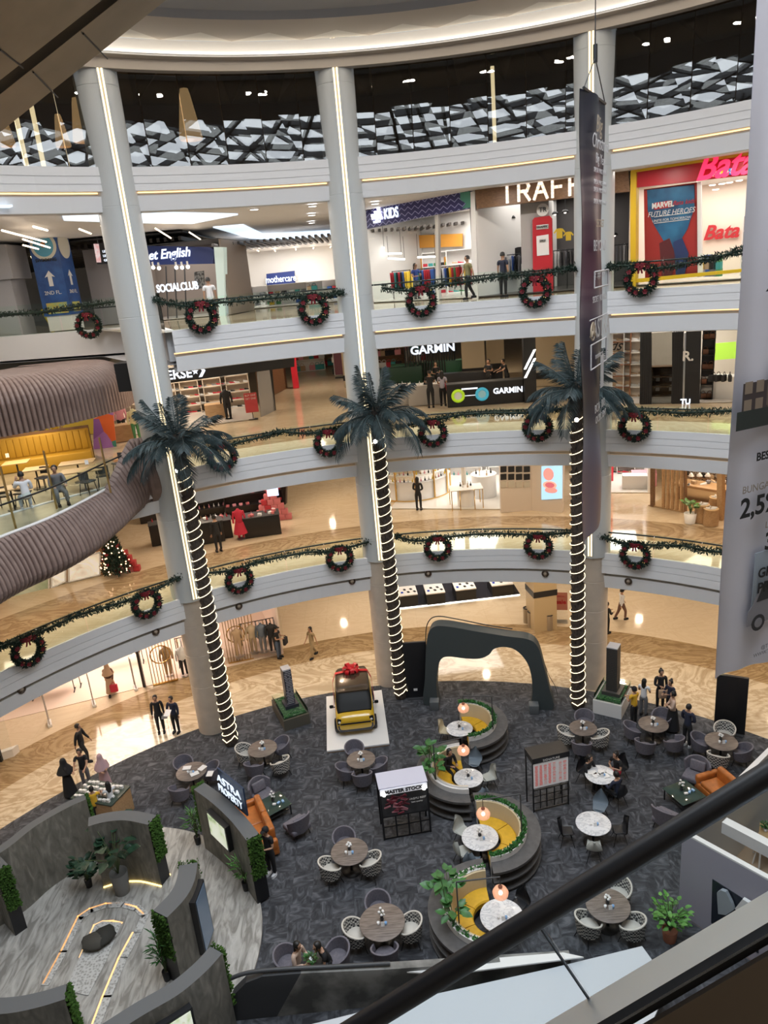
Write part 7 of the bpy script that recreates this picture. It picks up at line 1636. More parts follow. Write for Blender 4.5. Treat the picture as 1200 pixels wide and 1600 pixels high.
def panel(px, py, w, h, lab, ph=.12):
    p = at(px, py); t = thing('screen', lab, 'screen', (p.x, p.y, GZ), facing(p, CAM)); MB().rbox((0, 0, h/2+.05), (w, ph, h), .01).build('cabinet', M_black, t); MB().box((0, 0, .02), (w*.9, .4, .04)).build('foot', M_dark, t); return t
t = panel(654, 1090, 1.0, 2.6, 'tall black speaker-like panel left of the arch'); MB().box((-.1, -.07, .42), (.16, .02, .1)).build('label_plate', M_sw, t)
panel(1139, 1145, 1.05, 2.35, 'tall plain black display screen near the pale banner')
# ------------------------------------------------------------------ building models
def model(corners, zt, lab, pm, tower, tw, th, striped, tlab):
    c4 = [at(x, y, zt) for x, y in corners]; c = sum(c4, Vector())/4; u = c4[2]-c4[3]; rz = math.atan2(u.y, u.x); w = ((c4[2]-c4[3]).length+(c4[1]-c4[0]).length)/2; d = ((c4[0]-c4[3]).length+(c4[1]-c4[2]).length)/2
    t = thing('building_model', lab, 'scale model', (c.x, c.y, GZ), rz); h = zt-GZ
    MB().box((0, 0, h/2), (w, d, h)).build('plinth', pm, t); MB().box((0, 0, h+.015), (w*.86, d*.88, .03)).build('lawn', pattern_mat('model_lawn', [(.35, (.012, .05, .02)), (.6, (.04, .11, .04)), (.7, (.16, .16, .15))], 9, .8), t)
    b = MB(); rnd = random.Random(4)
    for _ in range(50): b.ball((rnd.uniform(-.4, .4)*w, rnd.choice((-1, 1))*rnd.uniform(.3, .42)*d, h+.05), .035, 0, 6, 4)
    b.build('model_trees', M_leaf, t)
    tx, ty = tower; b = MB(); b.box((tx, ty, h+.03+th/2), (tw, tw*1.15, th), 0); b.box((tx, ty, h+.03+th), (tw*1.02, tw*1.17, .05), 1); b.box((tx, ty, h+.1), (tw*1.7, tw*1.8, .16), 0)
    n = int(th/.075)
    for i in range(n):
        z = h+.08+th*i/n
        if striped: 
            for s in (-.25, .25): b.box((tx+s*tw*rnd.uniform(.5, 1.2), ty-tw*.58, z), (tw*rnd.uniform(.25, .5), .02, .02), 1)
        else: b.box((tx, ty, z), (tw*1.04, tw*1.2, .018), 2)
    b.build('tower', [mat('tower_dark', (.035, .035, .05) if striped else (.07, .065, .06), .4), mat('tower_pale', (.45, .45, .48), .5), mat('tower_line', (.03, .028, .027), .5)], t)
    for sy in (-1, 1): MB().box((0, sy*d*.47, h+.12), (w*.94, .012, .24)).build('glass_guard', M_glass, t)
    for sx in (-1, 1): MB().box((sx*w*.47, 0, h+.12), (.012, d*.94, .24)).build('glass_guard', M_glass, t)
model([(427, 1093), (467, 1080), (478, 1116), (440, 1128)], .5, 'dark scale model table with a striped grey tower left of the car', mat('model_table', (.10, .09, .07), .5), (.05, .05), .34, 1.75, True, '')
model([(945, 1064), (986, 1070), (973, 1104), (925, 1093)], .62, 'white plinth with a tall dark tower scale model at the right palm', M_sw, (.0, .05), .42, 2.05, False, '')
# ------------------------------------------------------------------ poster stand and price board
gA, gB = at(601, 1313), at(673, 1300); u = gB-gA; rz = math.atan2(u.y, u.x); w = u.length
t = thing('poster_stand', 'black framed stand with a meat picture and white header lettering', 'poster stand', (gA.x, gA.y, GZ), rz); H = 1.95
for x in (0, w): MB().box((x, 0, H/2), (.06, .06, H)).build('post', M_black, t)
for x in (0, w): MB().box((x, .75, H/2), (.06, .06, H)).build('post', M_black, t)
for z in (.05, .5, .88): MB().box((w/2, 0, z), (w, .05, .05)).build('rail', M_black, t)
for x in (.28, .55, .8): MB().box((w*x, 0, .46), (.05, .05, .85)).build('bar', M_black, t)
MB().box((w/2, 0, 1.34), (w-.06, .05, .88)).build('picture_panel', pattern_mat('poster_charcoal', [(.4, (.03, .03, .032)), (.7, (.06, .06, .065))], 3, .4), t)
b = MB(); rnd = random.Random(2)
for k in range(34): x, z = rnd.uniform(-.5, .5), rnd.uniform(-.4, .4); b.rbox((w*.34+x*.7*(1-abs(z)), -.03, 1.28+z*.85), (.22, .02, .06), .008, k % 3, 0, Matrix.Rotation(rnd.uniform(-.7, .7), 3, 'Y'))
b.build('printed_meat', [mat('meat_red', (.22, .03, .05), .5), mat('meat_pink', (.42, .17, .2), .5), mat('meat_dark', (.10, .015, .025), .5)], t)
MB().box((w/2, -.01, 1.84), (w, .1, .2)).build('header', mat('header_white', (.7, .7, .75), .5, em=.35), t); text('MASTER STOCK', 'lettering', M_black, t, .17, (w/2, -.07, 1.84), ext=.004, bold=.008, sx=1.0)
for x in (.12, w-.12): MB().ball((x, -.1, 1.80), .06).build('spot_lamp', glow('stand_spot', (1, 1, .92), 9), t)
MB().box((w/2, .38, H), (w+.05, .8, .05)).build('top_board', mat('top_lilac', (.55, .55, .66), .5), t)
text('WAGYU BEEF', 'lettering', M_sw, t, .1, (w*.76, -.035, 1.42), ext=.003); text('best quality', 'lettering', M_sw, t, .08, (w*.76, -.035, 1.3), ext=.003)
gA, gB = at(834, 1270), at(888, 1257); u = gB-gA; rz = math.atan2(u.y, u.x); w = u.length
t = thing('price_board', 'black stand with a white board of red columns under a box top', 'price board', (gA.x, gA.y, GZ), rz); H = 2.1
for x in (0, w):
    for y in (0, .55): MB().box((x, y, H/2), (.04, .04, H)).build('post', M_black, t)
for z in (.06, .35, .62, .85): MB().box((w/2, 0, z), (w, .03, .03)).build('rail', M_black, t)
for x in (.2, .38, .6, .82): MB().box((w*x, 0, .48), (.03, .03, .75)).build('bar', M_black, t)
MB().box((w/2, -.01, 1.42), (w-.02, .05, .92)).build('white_board', mat('board_white', (.62, .60, .60), .5, em=.22), t)
b = MB()
for i in range(7):
    for j in range(26): b.box((w*(.09+.125*i+(.05 if i > 4 else 0)), -.04, 1.05+.03*j), (w*.095*rnd.uniform(.6, 1), .006, .014), 0 if i in (0, 1, 3) or rnd.random() < .4 else 1)
b.build('printed_columns', [mat('print_red_text', (.75, .16, .14), .5, em=.15), mat('print_pink_text', (.62, .40, .38), .5, em=.15)], t)
MB().box((w/2, .26, 2.02), (w+.06, .64, .2)).build('box_top', M_black, t); text('SIGNATURE', 'lettering', M_sw, t, .11, (w/2, -.08, 2.0), ext=.003)
# ================================================================== round grey exhibit at bottom left
EC = Vector((-9.5, 15.6, 0)); ER = 5.05
M_conc = pattern_mat('grey_oak_floor', [(.35, (.22, .21, .19)), (.5, (.36, .345, .32)), (.68, (.48, .465, .435))], 2.4, .55, stretch=(2.5, .6, 1), dist=1.2)
M_wallg = pattern_mat('weathered_grey_panel', [(.3, (.11, .104, .088)), (.55, (.18, .17, .145)), (.75, (.28, .265, .23))], 3.2, .6, stretch=(1.5, 1.5, .5), dist=1.0)
b = MB(); b.prism([(EC.x+ER*math.cos(2*PI*i/80), EC.y+ER*math.sin(2*PI*i/80)) for i in range(80)], GZ, .09); tag(b.build('exhibit_floor', M_conc), 'round grey wood-look platform of the exhibit at bottom left', 'platform')
M_moss = mat('moss', (.045, .11, .012), .9, var=.5, scale=30); M_wtop = mat('wall_top_grey', (.11, .115, .12), .6); M_ledf = glow('floor_led', (1, .72, .25), 3)
def cwall(px_top, h, lab, th=.4, moss=(1, 1), led=False):
    P = smooth_path([at(x, y, h) for x, y in px_top], 8); P = [Vector((p.x, p.y, 0)) for p in P]; n = len(P); t = thing('curved_wall', lab, 'wall', (0, 0, 0)); z0 = .09
    N = []
    for i, p in enumerate(P): d = (P[min(i+1, n-1)]-P[max(i-1, 0)]).normalized(); N.append(Vector((-d.y, d.x, 0))*th/2)
    b = MB(); vs = []
    for p, q in zip(P, N): vs += [p+q+Vector((0, 0, z0)), p+q+Vector((0, 0, h)), p-q+Vector((0, 0, h)), p-q+Vector((0, 0, z0))]
    for k, m in ((0, 0), (1, 1), (2, 0)): b.add(vs, [(i*4+k, i*4+k+1, i*4+k+5, i*4+k+4) for i in range(n-1)], m)
    b.add(vs, [(0, 1, 2, 3), (n*4-1, n*4-2, n*4-3, n*4-4)], 2); b.build('panel', [M_wallg, M_wtop, M_black], t)
    for e, (i, f) in enumerate(((0, moss[0]), (n-1, moss[1]))):
        if not f: continue
        d = (P[i]-P[1 if i == 0 else n-2]).normalized(); b = MB(); rnd = random.Random(i)
        for _ in range(900):
            s = rnd.uniform(-1, 1); c = P[i]+N[i]*s*1.05+d*rnd.uniform(0, .06); c.z = rnd.uniform(h*.42, h+.05) if e else rnd.uniform(h*.3, h+.05); dd = (d+Vector((rnd.uniform(-1, 1), rnd.uniform(-1, 1), rnd.uniform(-1, 1)))).normalized()*.09; w = dd.orthogonal().normalized()*.03
            b.add([c, c+dd*.5+w, c+dd, c+dd*.5-w], [(0, 1, 2, 3)])
        b.build('moss_edge', M_moss, t)
    if led: b = MB(); b.tube([p-N[i]*1.12+Vector((0, 0, .11)) for i, p in enumerate(P)], .025, n=5); b.tube([p+N[i]*1.12+Vector((0, 0, .11)) for i, p in enumerate(P)], .025, n=5); b.build('base_light', M_ledf, t)
    return t, P, N
cwall([(-70, 1362), (0, 1327), (50, 1289), (100, 1260), (133, 1245)], 2.4, 'long curved grey exhibit wall at the far left', .3, (0, 1))
cwall([(138, 1284), (165, 1277), (200, 1274), (238, 1281)], 2.4, 'curved grey exhibit wall with a lit base behind the large potted plant', .42, (0, 1), True)
tC, PCw, NC = cwall([(311, 1228), (340, 1249), (370, 1277), (395, 1308)], 2.4, 'curved grey exhibit wall carrying the lit white letters', .4)
tD, PD, ND = cwall([(294, 1350), (290, 1375), (277, 1400), (250, 1428)], 2.4, 'curved grey exhibit wall with a black screen in the middle', .5)
tE, PE, NE = cwall([(338, 1484), (312, 1512), (272, 1545), (215, 1578), (150, 1620)], 2.4, 'curved grey exhibit wall with a lit picture at the bottom edge', .4, (1, 0))
cwall([(-60, 1572), (10, 1571), (60, 1562), (103, 1549)], 2.4, 'curved dark grey exhibit wall at the bottom left corner', .4, (0, 1))
cwall([(-70, 1300), (-30, 1325), (3, 1357)], 2.4, 'grey exhibit wall end at the left edge', .35, (0, 1))
def wallpic(P, N, s, i0, i1, z0, z1, name, lab, m, fm=None, off=1.04, thick=.04):
    t = thing(name, lab, 'screen' if 'screen' in name else 'picture'); a, e = P[i0]+N[i0]*s*off, P[i1]+N[i1]*s*off; nn = (N[i0]+N[i1]).normalized()*s
    b = MB(); b.slabpoly([a+Vector((0, 0, z0)), e+Vector((0, 0, z0)), e+Vector((0, 0, z1)), a+Vector((0, 0, z1))], nn*(thick+.12)); b.build('frame', fm or M_black, t)
    d = (e-a).normalized()*.06; b = MB(); o = nn*(thick+.125); b.slabpoly([a+d+o+Vector((0, 0, z0+.06)), e-d+o+Vector((0, 0, z0+.06)), e-d+o+Vector((0, 0, z1-.06)), a+d+o+Vector((0, 0, z1-.06))], nn*.01); b.build('picture', m, t); return t
M_plan = pattern_mat('lit_plan', [(.3, (.25, .35, .15)), (.45, (.62, .68, .5)), (.6, (.75, .78, .68)), (.75, (.4, .35, .2))], 2.2, .5, em=.75, dist=.8)
wallpic(PCw, NC, -1, 7, 15, 1.25, 2.15, 'lit_picture', 'lit green site plan picture on the wall with white letters', M_plan); wallpic(PE, NE, 1, 14, 27, 1.0, 2.0, 'lit_picture', 'lit pale picture on the bottom exhibit wall', M_plan)
wallpic(PD, ND, 1, 5, 15, .35, 2.15, 'wall_screen', 'black framed blue-grey screen on the middle exhibit wall', mat('screen_blue', (.10, .14, .2), .15, em=.3), None, 1.0)
t = thing('sign_letters', 'glowing white lettering standing on the curved wall by the orange sofa', 'sign'); a, e = at(340, 1228, 2.75), at(380, 1262, 2.75); d = (e-a).normalized(); d.z = 0; nn = Vector((d.y, -d.x, 0))
for r_, s_ in enumerate(('ASTRA', 'PROPERTY')): text(s_, 'lettering', glow('sign_white', (.78, .88, 1), .8), t, .36, (a+e)/2+Vector((0, 0, .36-.36*r_)), d, (0, 0, 1), .012, bold=.0, sx=.8 if r_ else 1.25)
b = MB(); b.slabpoly([a+Vector((0, 0, -.36))-nn*.08, e+Vector((0, 0, -.36))-nn*.08, e+Vector((0, 0, .62))-nn*.08, a+Vector((0, 0, .62))-nn*.08], -nn*.05); b.build('backing', mat('sign_navy', (.02, .04, .09), .4), t)
# lit floor path and the two rocks
def path_line(pts, name, lab, w, m):
    P = [at(x, y, .1) for x, y in pts]; b = MB()
    for p, q2 in zip(P, P[1:]):
        d = (q2-p).normalized(); n2 = Vector((-d.y, d.x, 0))*w/2; b.slabpoly([p-n2-d*.03, q2-n2+d*.03, q2+n2+d*.03, p+n2-d*.03], (0, 0, .012))
    return tag(b.build(name, m), lab, 'floor light' if 'light' in name else 'floor inlay')
M_warml = glow('path_light', (1, .60, .26), .9); M_peb = pattern_mat('white_pebbles', [(.2, (.30, .29, .27)), (.6, (.55, .54, .52))], 14, .8, 'VORONOI')
ring = [(68, 1536), (96, 1485), (122, 1432), (140, 1420), (165, 1412), (190, 1411), (212, 1417), (224, 1428), (212, 1455), (190, 1495), (165, 1555), (148, 1600)]
path_line([(x+3, y+2) for x, y in ring], 'pebble_inlay', 'arched pebble strip set in the grey exhibit floor', .22, M_peb); path_line(ring[:8], 'path_light', 'warm light line along the outside of the arched pebble strip', .05, M_warml); path_line([(x-5, y+3) for x, y in ring[8:]], 'path_light', 'warm light line along the right side of the arched pebble strip', .05, M_warml)
b = MB(); b.slabpoly([at(x, y, .1) for x, y in ((125, 1495), (148, 1446), (160, 1440), (190, 1442), (168, 1498), (138, 1556), (103, 1548))], (0, 0, .015)); tag(b.build('pebble_inlay', M_peb), 'pale pebble bed inside the lit arch on the exhibit floor', 'floor inlay')
path_line([(125, 1495), (147, 1446), (160, 1440), (176, 1439), (190, 1442)], 'path_light', 'warm light line round the head of the pebble bed', .05, M_warml)
for k, (px, py, s) in enumerate([(149, 1478, .36), (163, 1470, .38)]):
    p = at(px, py, .1); b = MB(); rnd = random.Random(k); b.grid(lambda u, v: (s*math.sin(PI*v)*math.cos(2*PI*u)*(1+.15*math.sin(5*u*2*PI)), s*.8*math.sin(PI*v)*math.sin(2*PI*u), .16-.16*math.cos(PI*v)+.03*math.sin(9*v+7*u)*math.sin(PI*v)), 14, 8, 0, True); tag(b.build('rock', mat('rock_dark', (.06, .055, .045) if k == 0 else (.025, .024, .02), .8, bump=.5), None, (p.x, p.y, .1), k), ['brownish rock at the left on the pebble bed', 'darker rock at the right on the pebble bed'][k], 'rock')
p = at(192, 1393, .09); leafy('monstera_plant', 'large dark monstera plant in a tall grey pot before the lit-base wall', 'plant', p, (.27, .75), 2.2, .85, 18, .44, M_leafd, 8, mat('pot_grey', (.17, .165, .155), .6), 0, None, .5, .45)
for k, (px, py, h, sp, lab) in enumerate([(310, 1318, 1.3, .22, 'tall thin pale-tipped plant at the left of the lettered wall'), (385, 1390, 1.2, .3, 'feathery plant in front of the lettered wall end'), (262, 1530, 1.5, .25, 'slim green plant by the moss end of the middle wall'), (140, 1385, 1.0, .4, 'low dark leafy plant left of the tall grey pot'), (487, 1508, .85, .15, 'small green plant on the low round table')]):
    q = at(px, py, .09 if k < 4 else .6); leafy('potted_plant', lab, 'plant', q, (.11, .3) if k < 4 else (.06, .1), h if k < 4 else .32, sp, 26, .3 if k < 3 else .3 if k == 3 else .1, [M_leafb, M_leafb, M_leaf, M_leafd, M_leaf][k], 30+k, M_black, 0, None, -.2, .07 if k < 3 else .36)
leafy('potted_bush', 'bushy green potted plant beside the white showroom wall', 'plant', gat(1046, 1468), (.2, .35), 1.2, .45, 60, .17, M_leafb, 91, mat('pot_terracotta', (.3, .1, .05), .6))
# display table with a site model
c4 = [at(130, 1226, .95), at(146, 1218, .95), at(190, 1245, .95), at(140, 1258, .95)]; p = at(157, 1238, .95); t = thing('display_table', 'wooden table with a white terraced site model at the carpet edge', 'table', (p.x, p.y, GZ), R(-20)); MB().box((0, 0, .45), (1.7, 1.0, .9)).build('cabinet', M_wood, t); MB().box((0, 0, .92), (1.74, 1.04, .05)).build('top', mat('site_green', (.05, .07, .055), .3), t)
for i in range(9):
    for j in range(4): MB().box((-.72+.17*i, -.38+.24*j, .98), (.12, .09, .05+.05*((i+j) % 3))).build('model_house', M_sw, t)
# ================================================================== showroom unit at the right edge
M_lav = mat('lavender_grey_wall', (.36, .34, .40), .6)
hS = 2.75
def swall(a, e, lab, m, th=.14, z0=GZ, z1=hS, cap=True):
    a, e = v2(a), v2(e); d = (e-a).normalized(); n2 = Vector((-d.y, d.x, 0))*th; t = thing('showroom_wall', lab, 'wall'); MB().slabpoly([(a.x, a.y, z0), (e.x, e.y, z0), (e.x, e.y, z1), (a.x, a.y, z1)], n2).build('panel', m, t)
    if cap: MB().slabpoly([(a.x, a.y, z1), (e.x, e.y, z1), (e.x+n2.x, e.y+n2.y, z1), (a.x+n2.x, a.y+n2.y, z1)], (0, 0, .05)).build('white_cap', M_sw, t)
    return a, e, n2
kA, kB, kC = at(1066, 1302, hS), at(1240, 1398, hS), at(1208, 1162, hS)
a, e, n2 = swall(kA, kB, 'lavender-grey showroom wall with a dark window', M_lav); d = (e-a).normalized()
swall(kC, kA, 'white-capped far wall of the showroom unit', mat('showroom_white', (.68, .66, .62), .5)); swall(at(1128, 1287, hS), at(1225, 1338, hS), 'white beam across the showroom unit', M_sw, .25, hS-.3, hS)
b = MB(); b.slabpoly([(p.x, p.y, .04) for p in (kA, kB, kC)], (0, 0, .03)); struct(b.build('showroom_floor', mat('beech_floor', (.42, .30, .20), .4)), 'pale timber floor of the showroom unit', 'floor')
sA, sB = v2(a)-n2*.3, v2(e)-n2*.3; sg = -1 if n2.dot(v2(CAM)-a) > 0 else 1
t = thing('window_box', 'dark framed window with grey cushions in the lavender wall', 'window'); b = MB(); poly(b, a-n2.normalized()*.02, e-n2.normalized()*.02, [(1113, 1374), (1185, 1420), (1185, 1490), (1111, 1442)], .05); b.build('dark_pane', mat('window_dark', (.02, .024, .035), .1), t)
for k, (pts) in enumerate([[(1120, 1395), (1126, 1391), (1134, 1394), (1143, 1412), (1146, 1422), (1134, 1430), (1122, 1428)], [(1148, 1420), (1160, 1405), (1172, 1412), (1180, 1430), (1160, 1432)]]):
    b = MB(); poly(b, a-n2.normalized()*.16, e-n2.normalized()*.16, pts, .1); tag(b.build('cushion', [mat('cushion_grey', (.32, .35, .38), .8), M_sw][k]), ['grey striped cushion in the showroom window', 'white cushion at the right of the showroom window'][k], 'cushion')
p = at(1190, 1345, .06); t = thing('dining_chair', 'pale wooden dining chair inside the showroom unit', 'chair', p, R(150)); MB().rbox((0, 0, .46), (.46, .44, .07), .03).build('seat', mat('chair_sand', (.55, .38, .2), .6), t); b = MB(); shell(b, .2, .03, .5, .82, .66, 1.3); b.build('backrest', mat('chair_sand2', (.5, .33, .17), .6), t)
for sx in (-1, 1):
    for sy in (-1, 1): MB().tube([(sx*.16, sy*.15, .44), (sx*.23, sy*.22, 0)], .02, n=6).build('leg', M_sw, t)
p = at(1208, 1312, .8); t = thing('dining_table', 'pale wooden table with a small plant inside the showroom unit', 'table', (p.x, p.y, .07), R(60)); MB().rbox((0, 0, .73), (1.2, .75, .05), .02).build('table_top', M_wt, t)
for sx in (-1, 1):
    for sy in (-1, 1): MB().box((sx*.52, sy*.3, .35), (.05, .05, .7)).build('leg', M_sw, t)
leafy('potted_plant', 'tiny green plant on the showroom table', 'plant', at(1196, 1298, .83), (.07, .1), .3, .1, 14, .1, M_leaf, 12)
# ================================================================== lower escalator landing at the bottom
a, e = at(356, 1552, .95), at(892, 1496, .95); n2 = back(a, e)
t = thing('escalator_landing', 'solid grey escalator balustrade with a rounded end at the bottom edge', 'escalator')
def gpoly(b, pts, th):
    P = [onp(x, y, a, e) for x, y in pts]
    for p in P: p.z = max(p.z, GZ)
    b.slabpoly(P, n2*th)
b = MB(); gpoly(b, [(358, 1800), (356, 1580), (364, 1556), (384, 1536), (410, 1526), (470, 1521), (470, 1800)], .22); b.build('end_panel', M_dark, t)
b = MB(); gpoly(b, [(470, 1521), (600, 1515), (892, 1496), (892, 1800), (470, 1800)], .2); b.build('concrete_panel', pattern_mat('scuffed_grey', [(.4, (.09, .09, .085)), (.6, (.26, .255, .24))], 1.2, .6), t)
b = MB(); b.tube(smooth_path([onp(x, y, a, e)+n2*.1 for x, y in ((334, 1640), (333, 1590), (337, 1562), (352, 1540), (385, 1526), (440, 1520), (520, 1516), (610, 1511))], 8), .05, n=8); b.build('handrail', M_dark, t)
b = MB(); b.slabpoly([at(x, y, 1.0) for x, y in ((560, 1516), (880, 1490), (912, 1497), (700, 1524))], (0, 0, .04)); b.build('white_ledge', M_sw, t)
b = MB(); b.slabpoly([at(x, y, .85) for x, y in ((400, 1625), (640, 1565), (860, 1516), (1003, 1481), (1046, 1540), (950, 1750), (300, 1750))], (0, 0, .06)); tag(b.build('white_cladding', mat('escalator_white', (.55, .58, .62), .4)), 'broad white cladding slab beside the lower escalator', 'cladding')
# ================================================================== escalators next to the viewer
ev = -ray(-8400, 6925); P0 = CAM+ray(900, 1391)*2.05; eh = Vector((ev.x, ev.y, 0)).normalized(); Va, Vb = (P0.x, P0.y), (P0.x+eh.x, P0.y+eh.y); nb = back(Va, Vb)
t = thing('escalator_balustrade', 'near escalator balustrade with black handrail, clear glass and steel deck', 'escalator')
h0, h1 = onp(180, 1839, Va, Vb), onp(1500, 1025, Va, Vb)
b = MB(); hu = (h1-h0).normalized(); hz = nb.cross(hu).normalized()
if hz.z < 0: hz = -hz
prof = [(-.045, -.012), (-.045, .014), (-.03, .03), (0, .036), (.03, .03), (.045, .014), (.045, -.012), (.03, -.03), (-.03, -.03)]
vs = [q+nb*x*.66+hz*z*.66 for q in (h0, h1) for x, z in prof]; K = len(prof); b.add(vs, [(k, (k+1) % K, K+(k+1) % K, K+k) for k in range(K)], 0, True); b.build('handrail', mat('rubber_black', (.008, .008, .011), .38), t)
d0, d1 = onp(320, 1915, Va, Vb), onp(1520, 1202, Va, Vb)
jn = [onp(875, 1483, Va, Vb), onp(972, 1602, Va, Vb)]
f_ = lambda A, B, s: A.lerp(B, s)
s0 = (jn[0]-h0).dot(hu)/(h1-h0).length
for (u0, u1) in ((0, s0-.002), (s0+.002, 1)): b = MB(); b.slabpoly([f_(h0, h1, u0)-hz*.03, f_(h0, h1, u1)-hz*.03, f_(d0, d1, u1)+nb*.0, f_(d0, d1, u0)], nb*.012); b.build('glass_pane', glass('esc_clear_glass', (.93, .96, .97), .05), t)
b = MB(); b.tube([f_(h0, h1, s0)-hz*.03-nb*.004, f_(d0, d1, s0)-nb*.004], .004, n=4); b.build('joint_seal', M_black, t)
O = -nb*.2; g0, g1 = onp(320, 1978, v2(Va)+O, v2(Vb)+O), onp(1520, 1269, v2(Va)+O, v2(Vb)+O)
b = MB(); b.slabpoly([d0, d1, g1, g0], (0, 0, -.01)); b.build('steel_deck', mat('deck_steel', (.78, .82, .86), .42, 1), t)
b = MB(); dz = Vector((0, 0, -.035)); b.slabpoly([g0, g1, g1+dz, g0+dz], nb*.02); b.build('brush_strip', M_black, t)
b = MB(); b.slabpoly([g0+dz-nb*.02, g1+dz-nb*.02, g1+dz*14-nb*.02, g0+dz*14-nb*.02], nb*.01); b.build('skirt_panel', mat('skirt_bronze', (.13, .105, .085), .3, .8), t)
# underside of the upper flight at top left
t = thing('escalator_soffit', 'bronze metal underside of the upper escalator at the top left', 'escalator'); Q0 = CAM+ray(120, 107)*4.2; wv = Vector((-eh.y, eh.x, 0)); npl = ev.cross(wv).normalized()
def onq(px, py, o=0): d = ray(px, py); return CAM+d*((Q0+npl*o-CAM).dot(npl)/d.dot(npl))
if npl.z < 0: npl = -npl
M_brz = mat('soffit_bronze', (.20, .17, .135), .3, .9, var=.2, scale=3)
def strip(name, a, e, c, f, o, m): b = MB(); A_, E_, F_, C_ = onq(*a, o), onq(*e, o), onq(*f, o), onq(*c, o); b.slabpoly([A_+(A_-E_).normalized()*4, E_+(E_-A_).normalized()*4, F_+(E_-A_).normalized()*4, C_+(A_-E_).normalized()*4], npl*.06); b.build(name, m, t)
strip('edge_panel', (-260, 405), (420, -137), (-260, 348), (420, -180), 0, M_brz); strip('recess', (-260, 372), (420, -170), (-260, 320), (420, -215), .08, M_black); strip('bottom_panel', (-260, 330), (420, -205), (-400, -100), (-100, -500), 0, M_brz)
b = MB(); A_, E_ = onq(-260, 405), onq(420, -137); d_ = (E_-A_).normalized()*4; b.slabpoly([A_-d_, E_+d_, E_+d_+Vector((0, 0, 1)), A_-d_+Vector((0, 0, 1))], wv*.05); b.build('side_panel', M_brz, t)
b = MB()
for x, y, x2, y2 in ((130, 53, 168, 92), (52, 113, 90, 152), (0, 78, 36, 106)): b.tube([onq(x, y, -.004), onq(x2, y2, -.004)], .004, n=4)
b.build('panel_joint', M_black, t)
# ================================================================== people
M_skin = mat('skin', (.42, .24, .155), .55); M_hair = mat('black_hair', (.012, .010, .009), .5)
CL = {k: mat('wear_'+k, c, .85) for k, c in dict(black=(.012, .012, .014), navy=(.02, .025, .05), white=(.72, .73, .76), yellow=(.72, .42, .03), grey=(.16, .16, .17), beige=(.58, .42, .33), jeans=(.07, .10, .16), olive=(.22, .20, .10), khaki=(.30, .22, .12), pink=(.45, .3, .32), lilac=(.42, .40, .48), brown=(.14, .07, .05), blue=(.05, .1, .4), pale=(.55, .62, .72), red=(.5, .03, .06), tan=(.45, .30, .2)).items()}
PENDING = []
def skin_obj(name, verts, edges, radii, m, parent, root=0, sub=1):
    me = bpy.data.meshes.new(name); me.from_pydata([tuple(v) for v in verts], edges, []); me.materials.append(m)
    me.skin_vertices.new() if hasattr(me.skin_vertices, 'new') and not me.skin_vertices else None
    o = bpy.data.objects.new(name, me); COL.objects.link(o); o.parent = parent
    md = o.modifiers.new('skin', 'SKIN'); md.use_smooth_shade = True
    if not me.skin_vertices:
        bpy.context.view_layer.objects.active = o
    PENDING.append((o, radii, root, sub, m)); return o
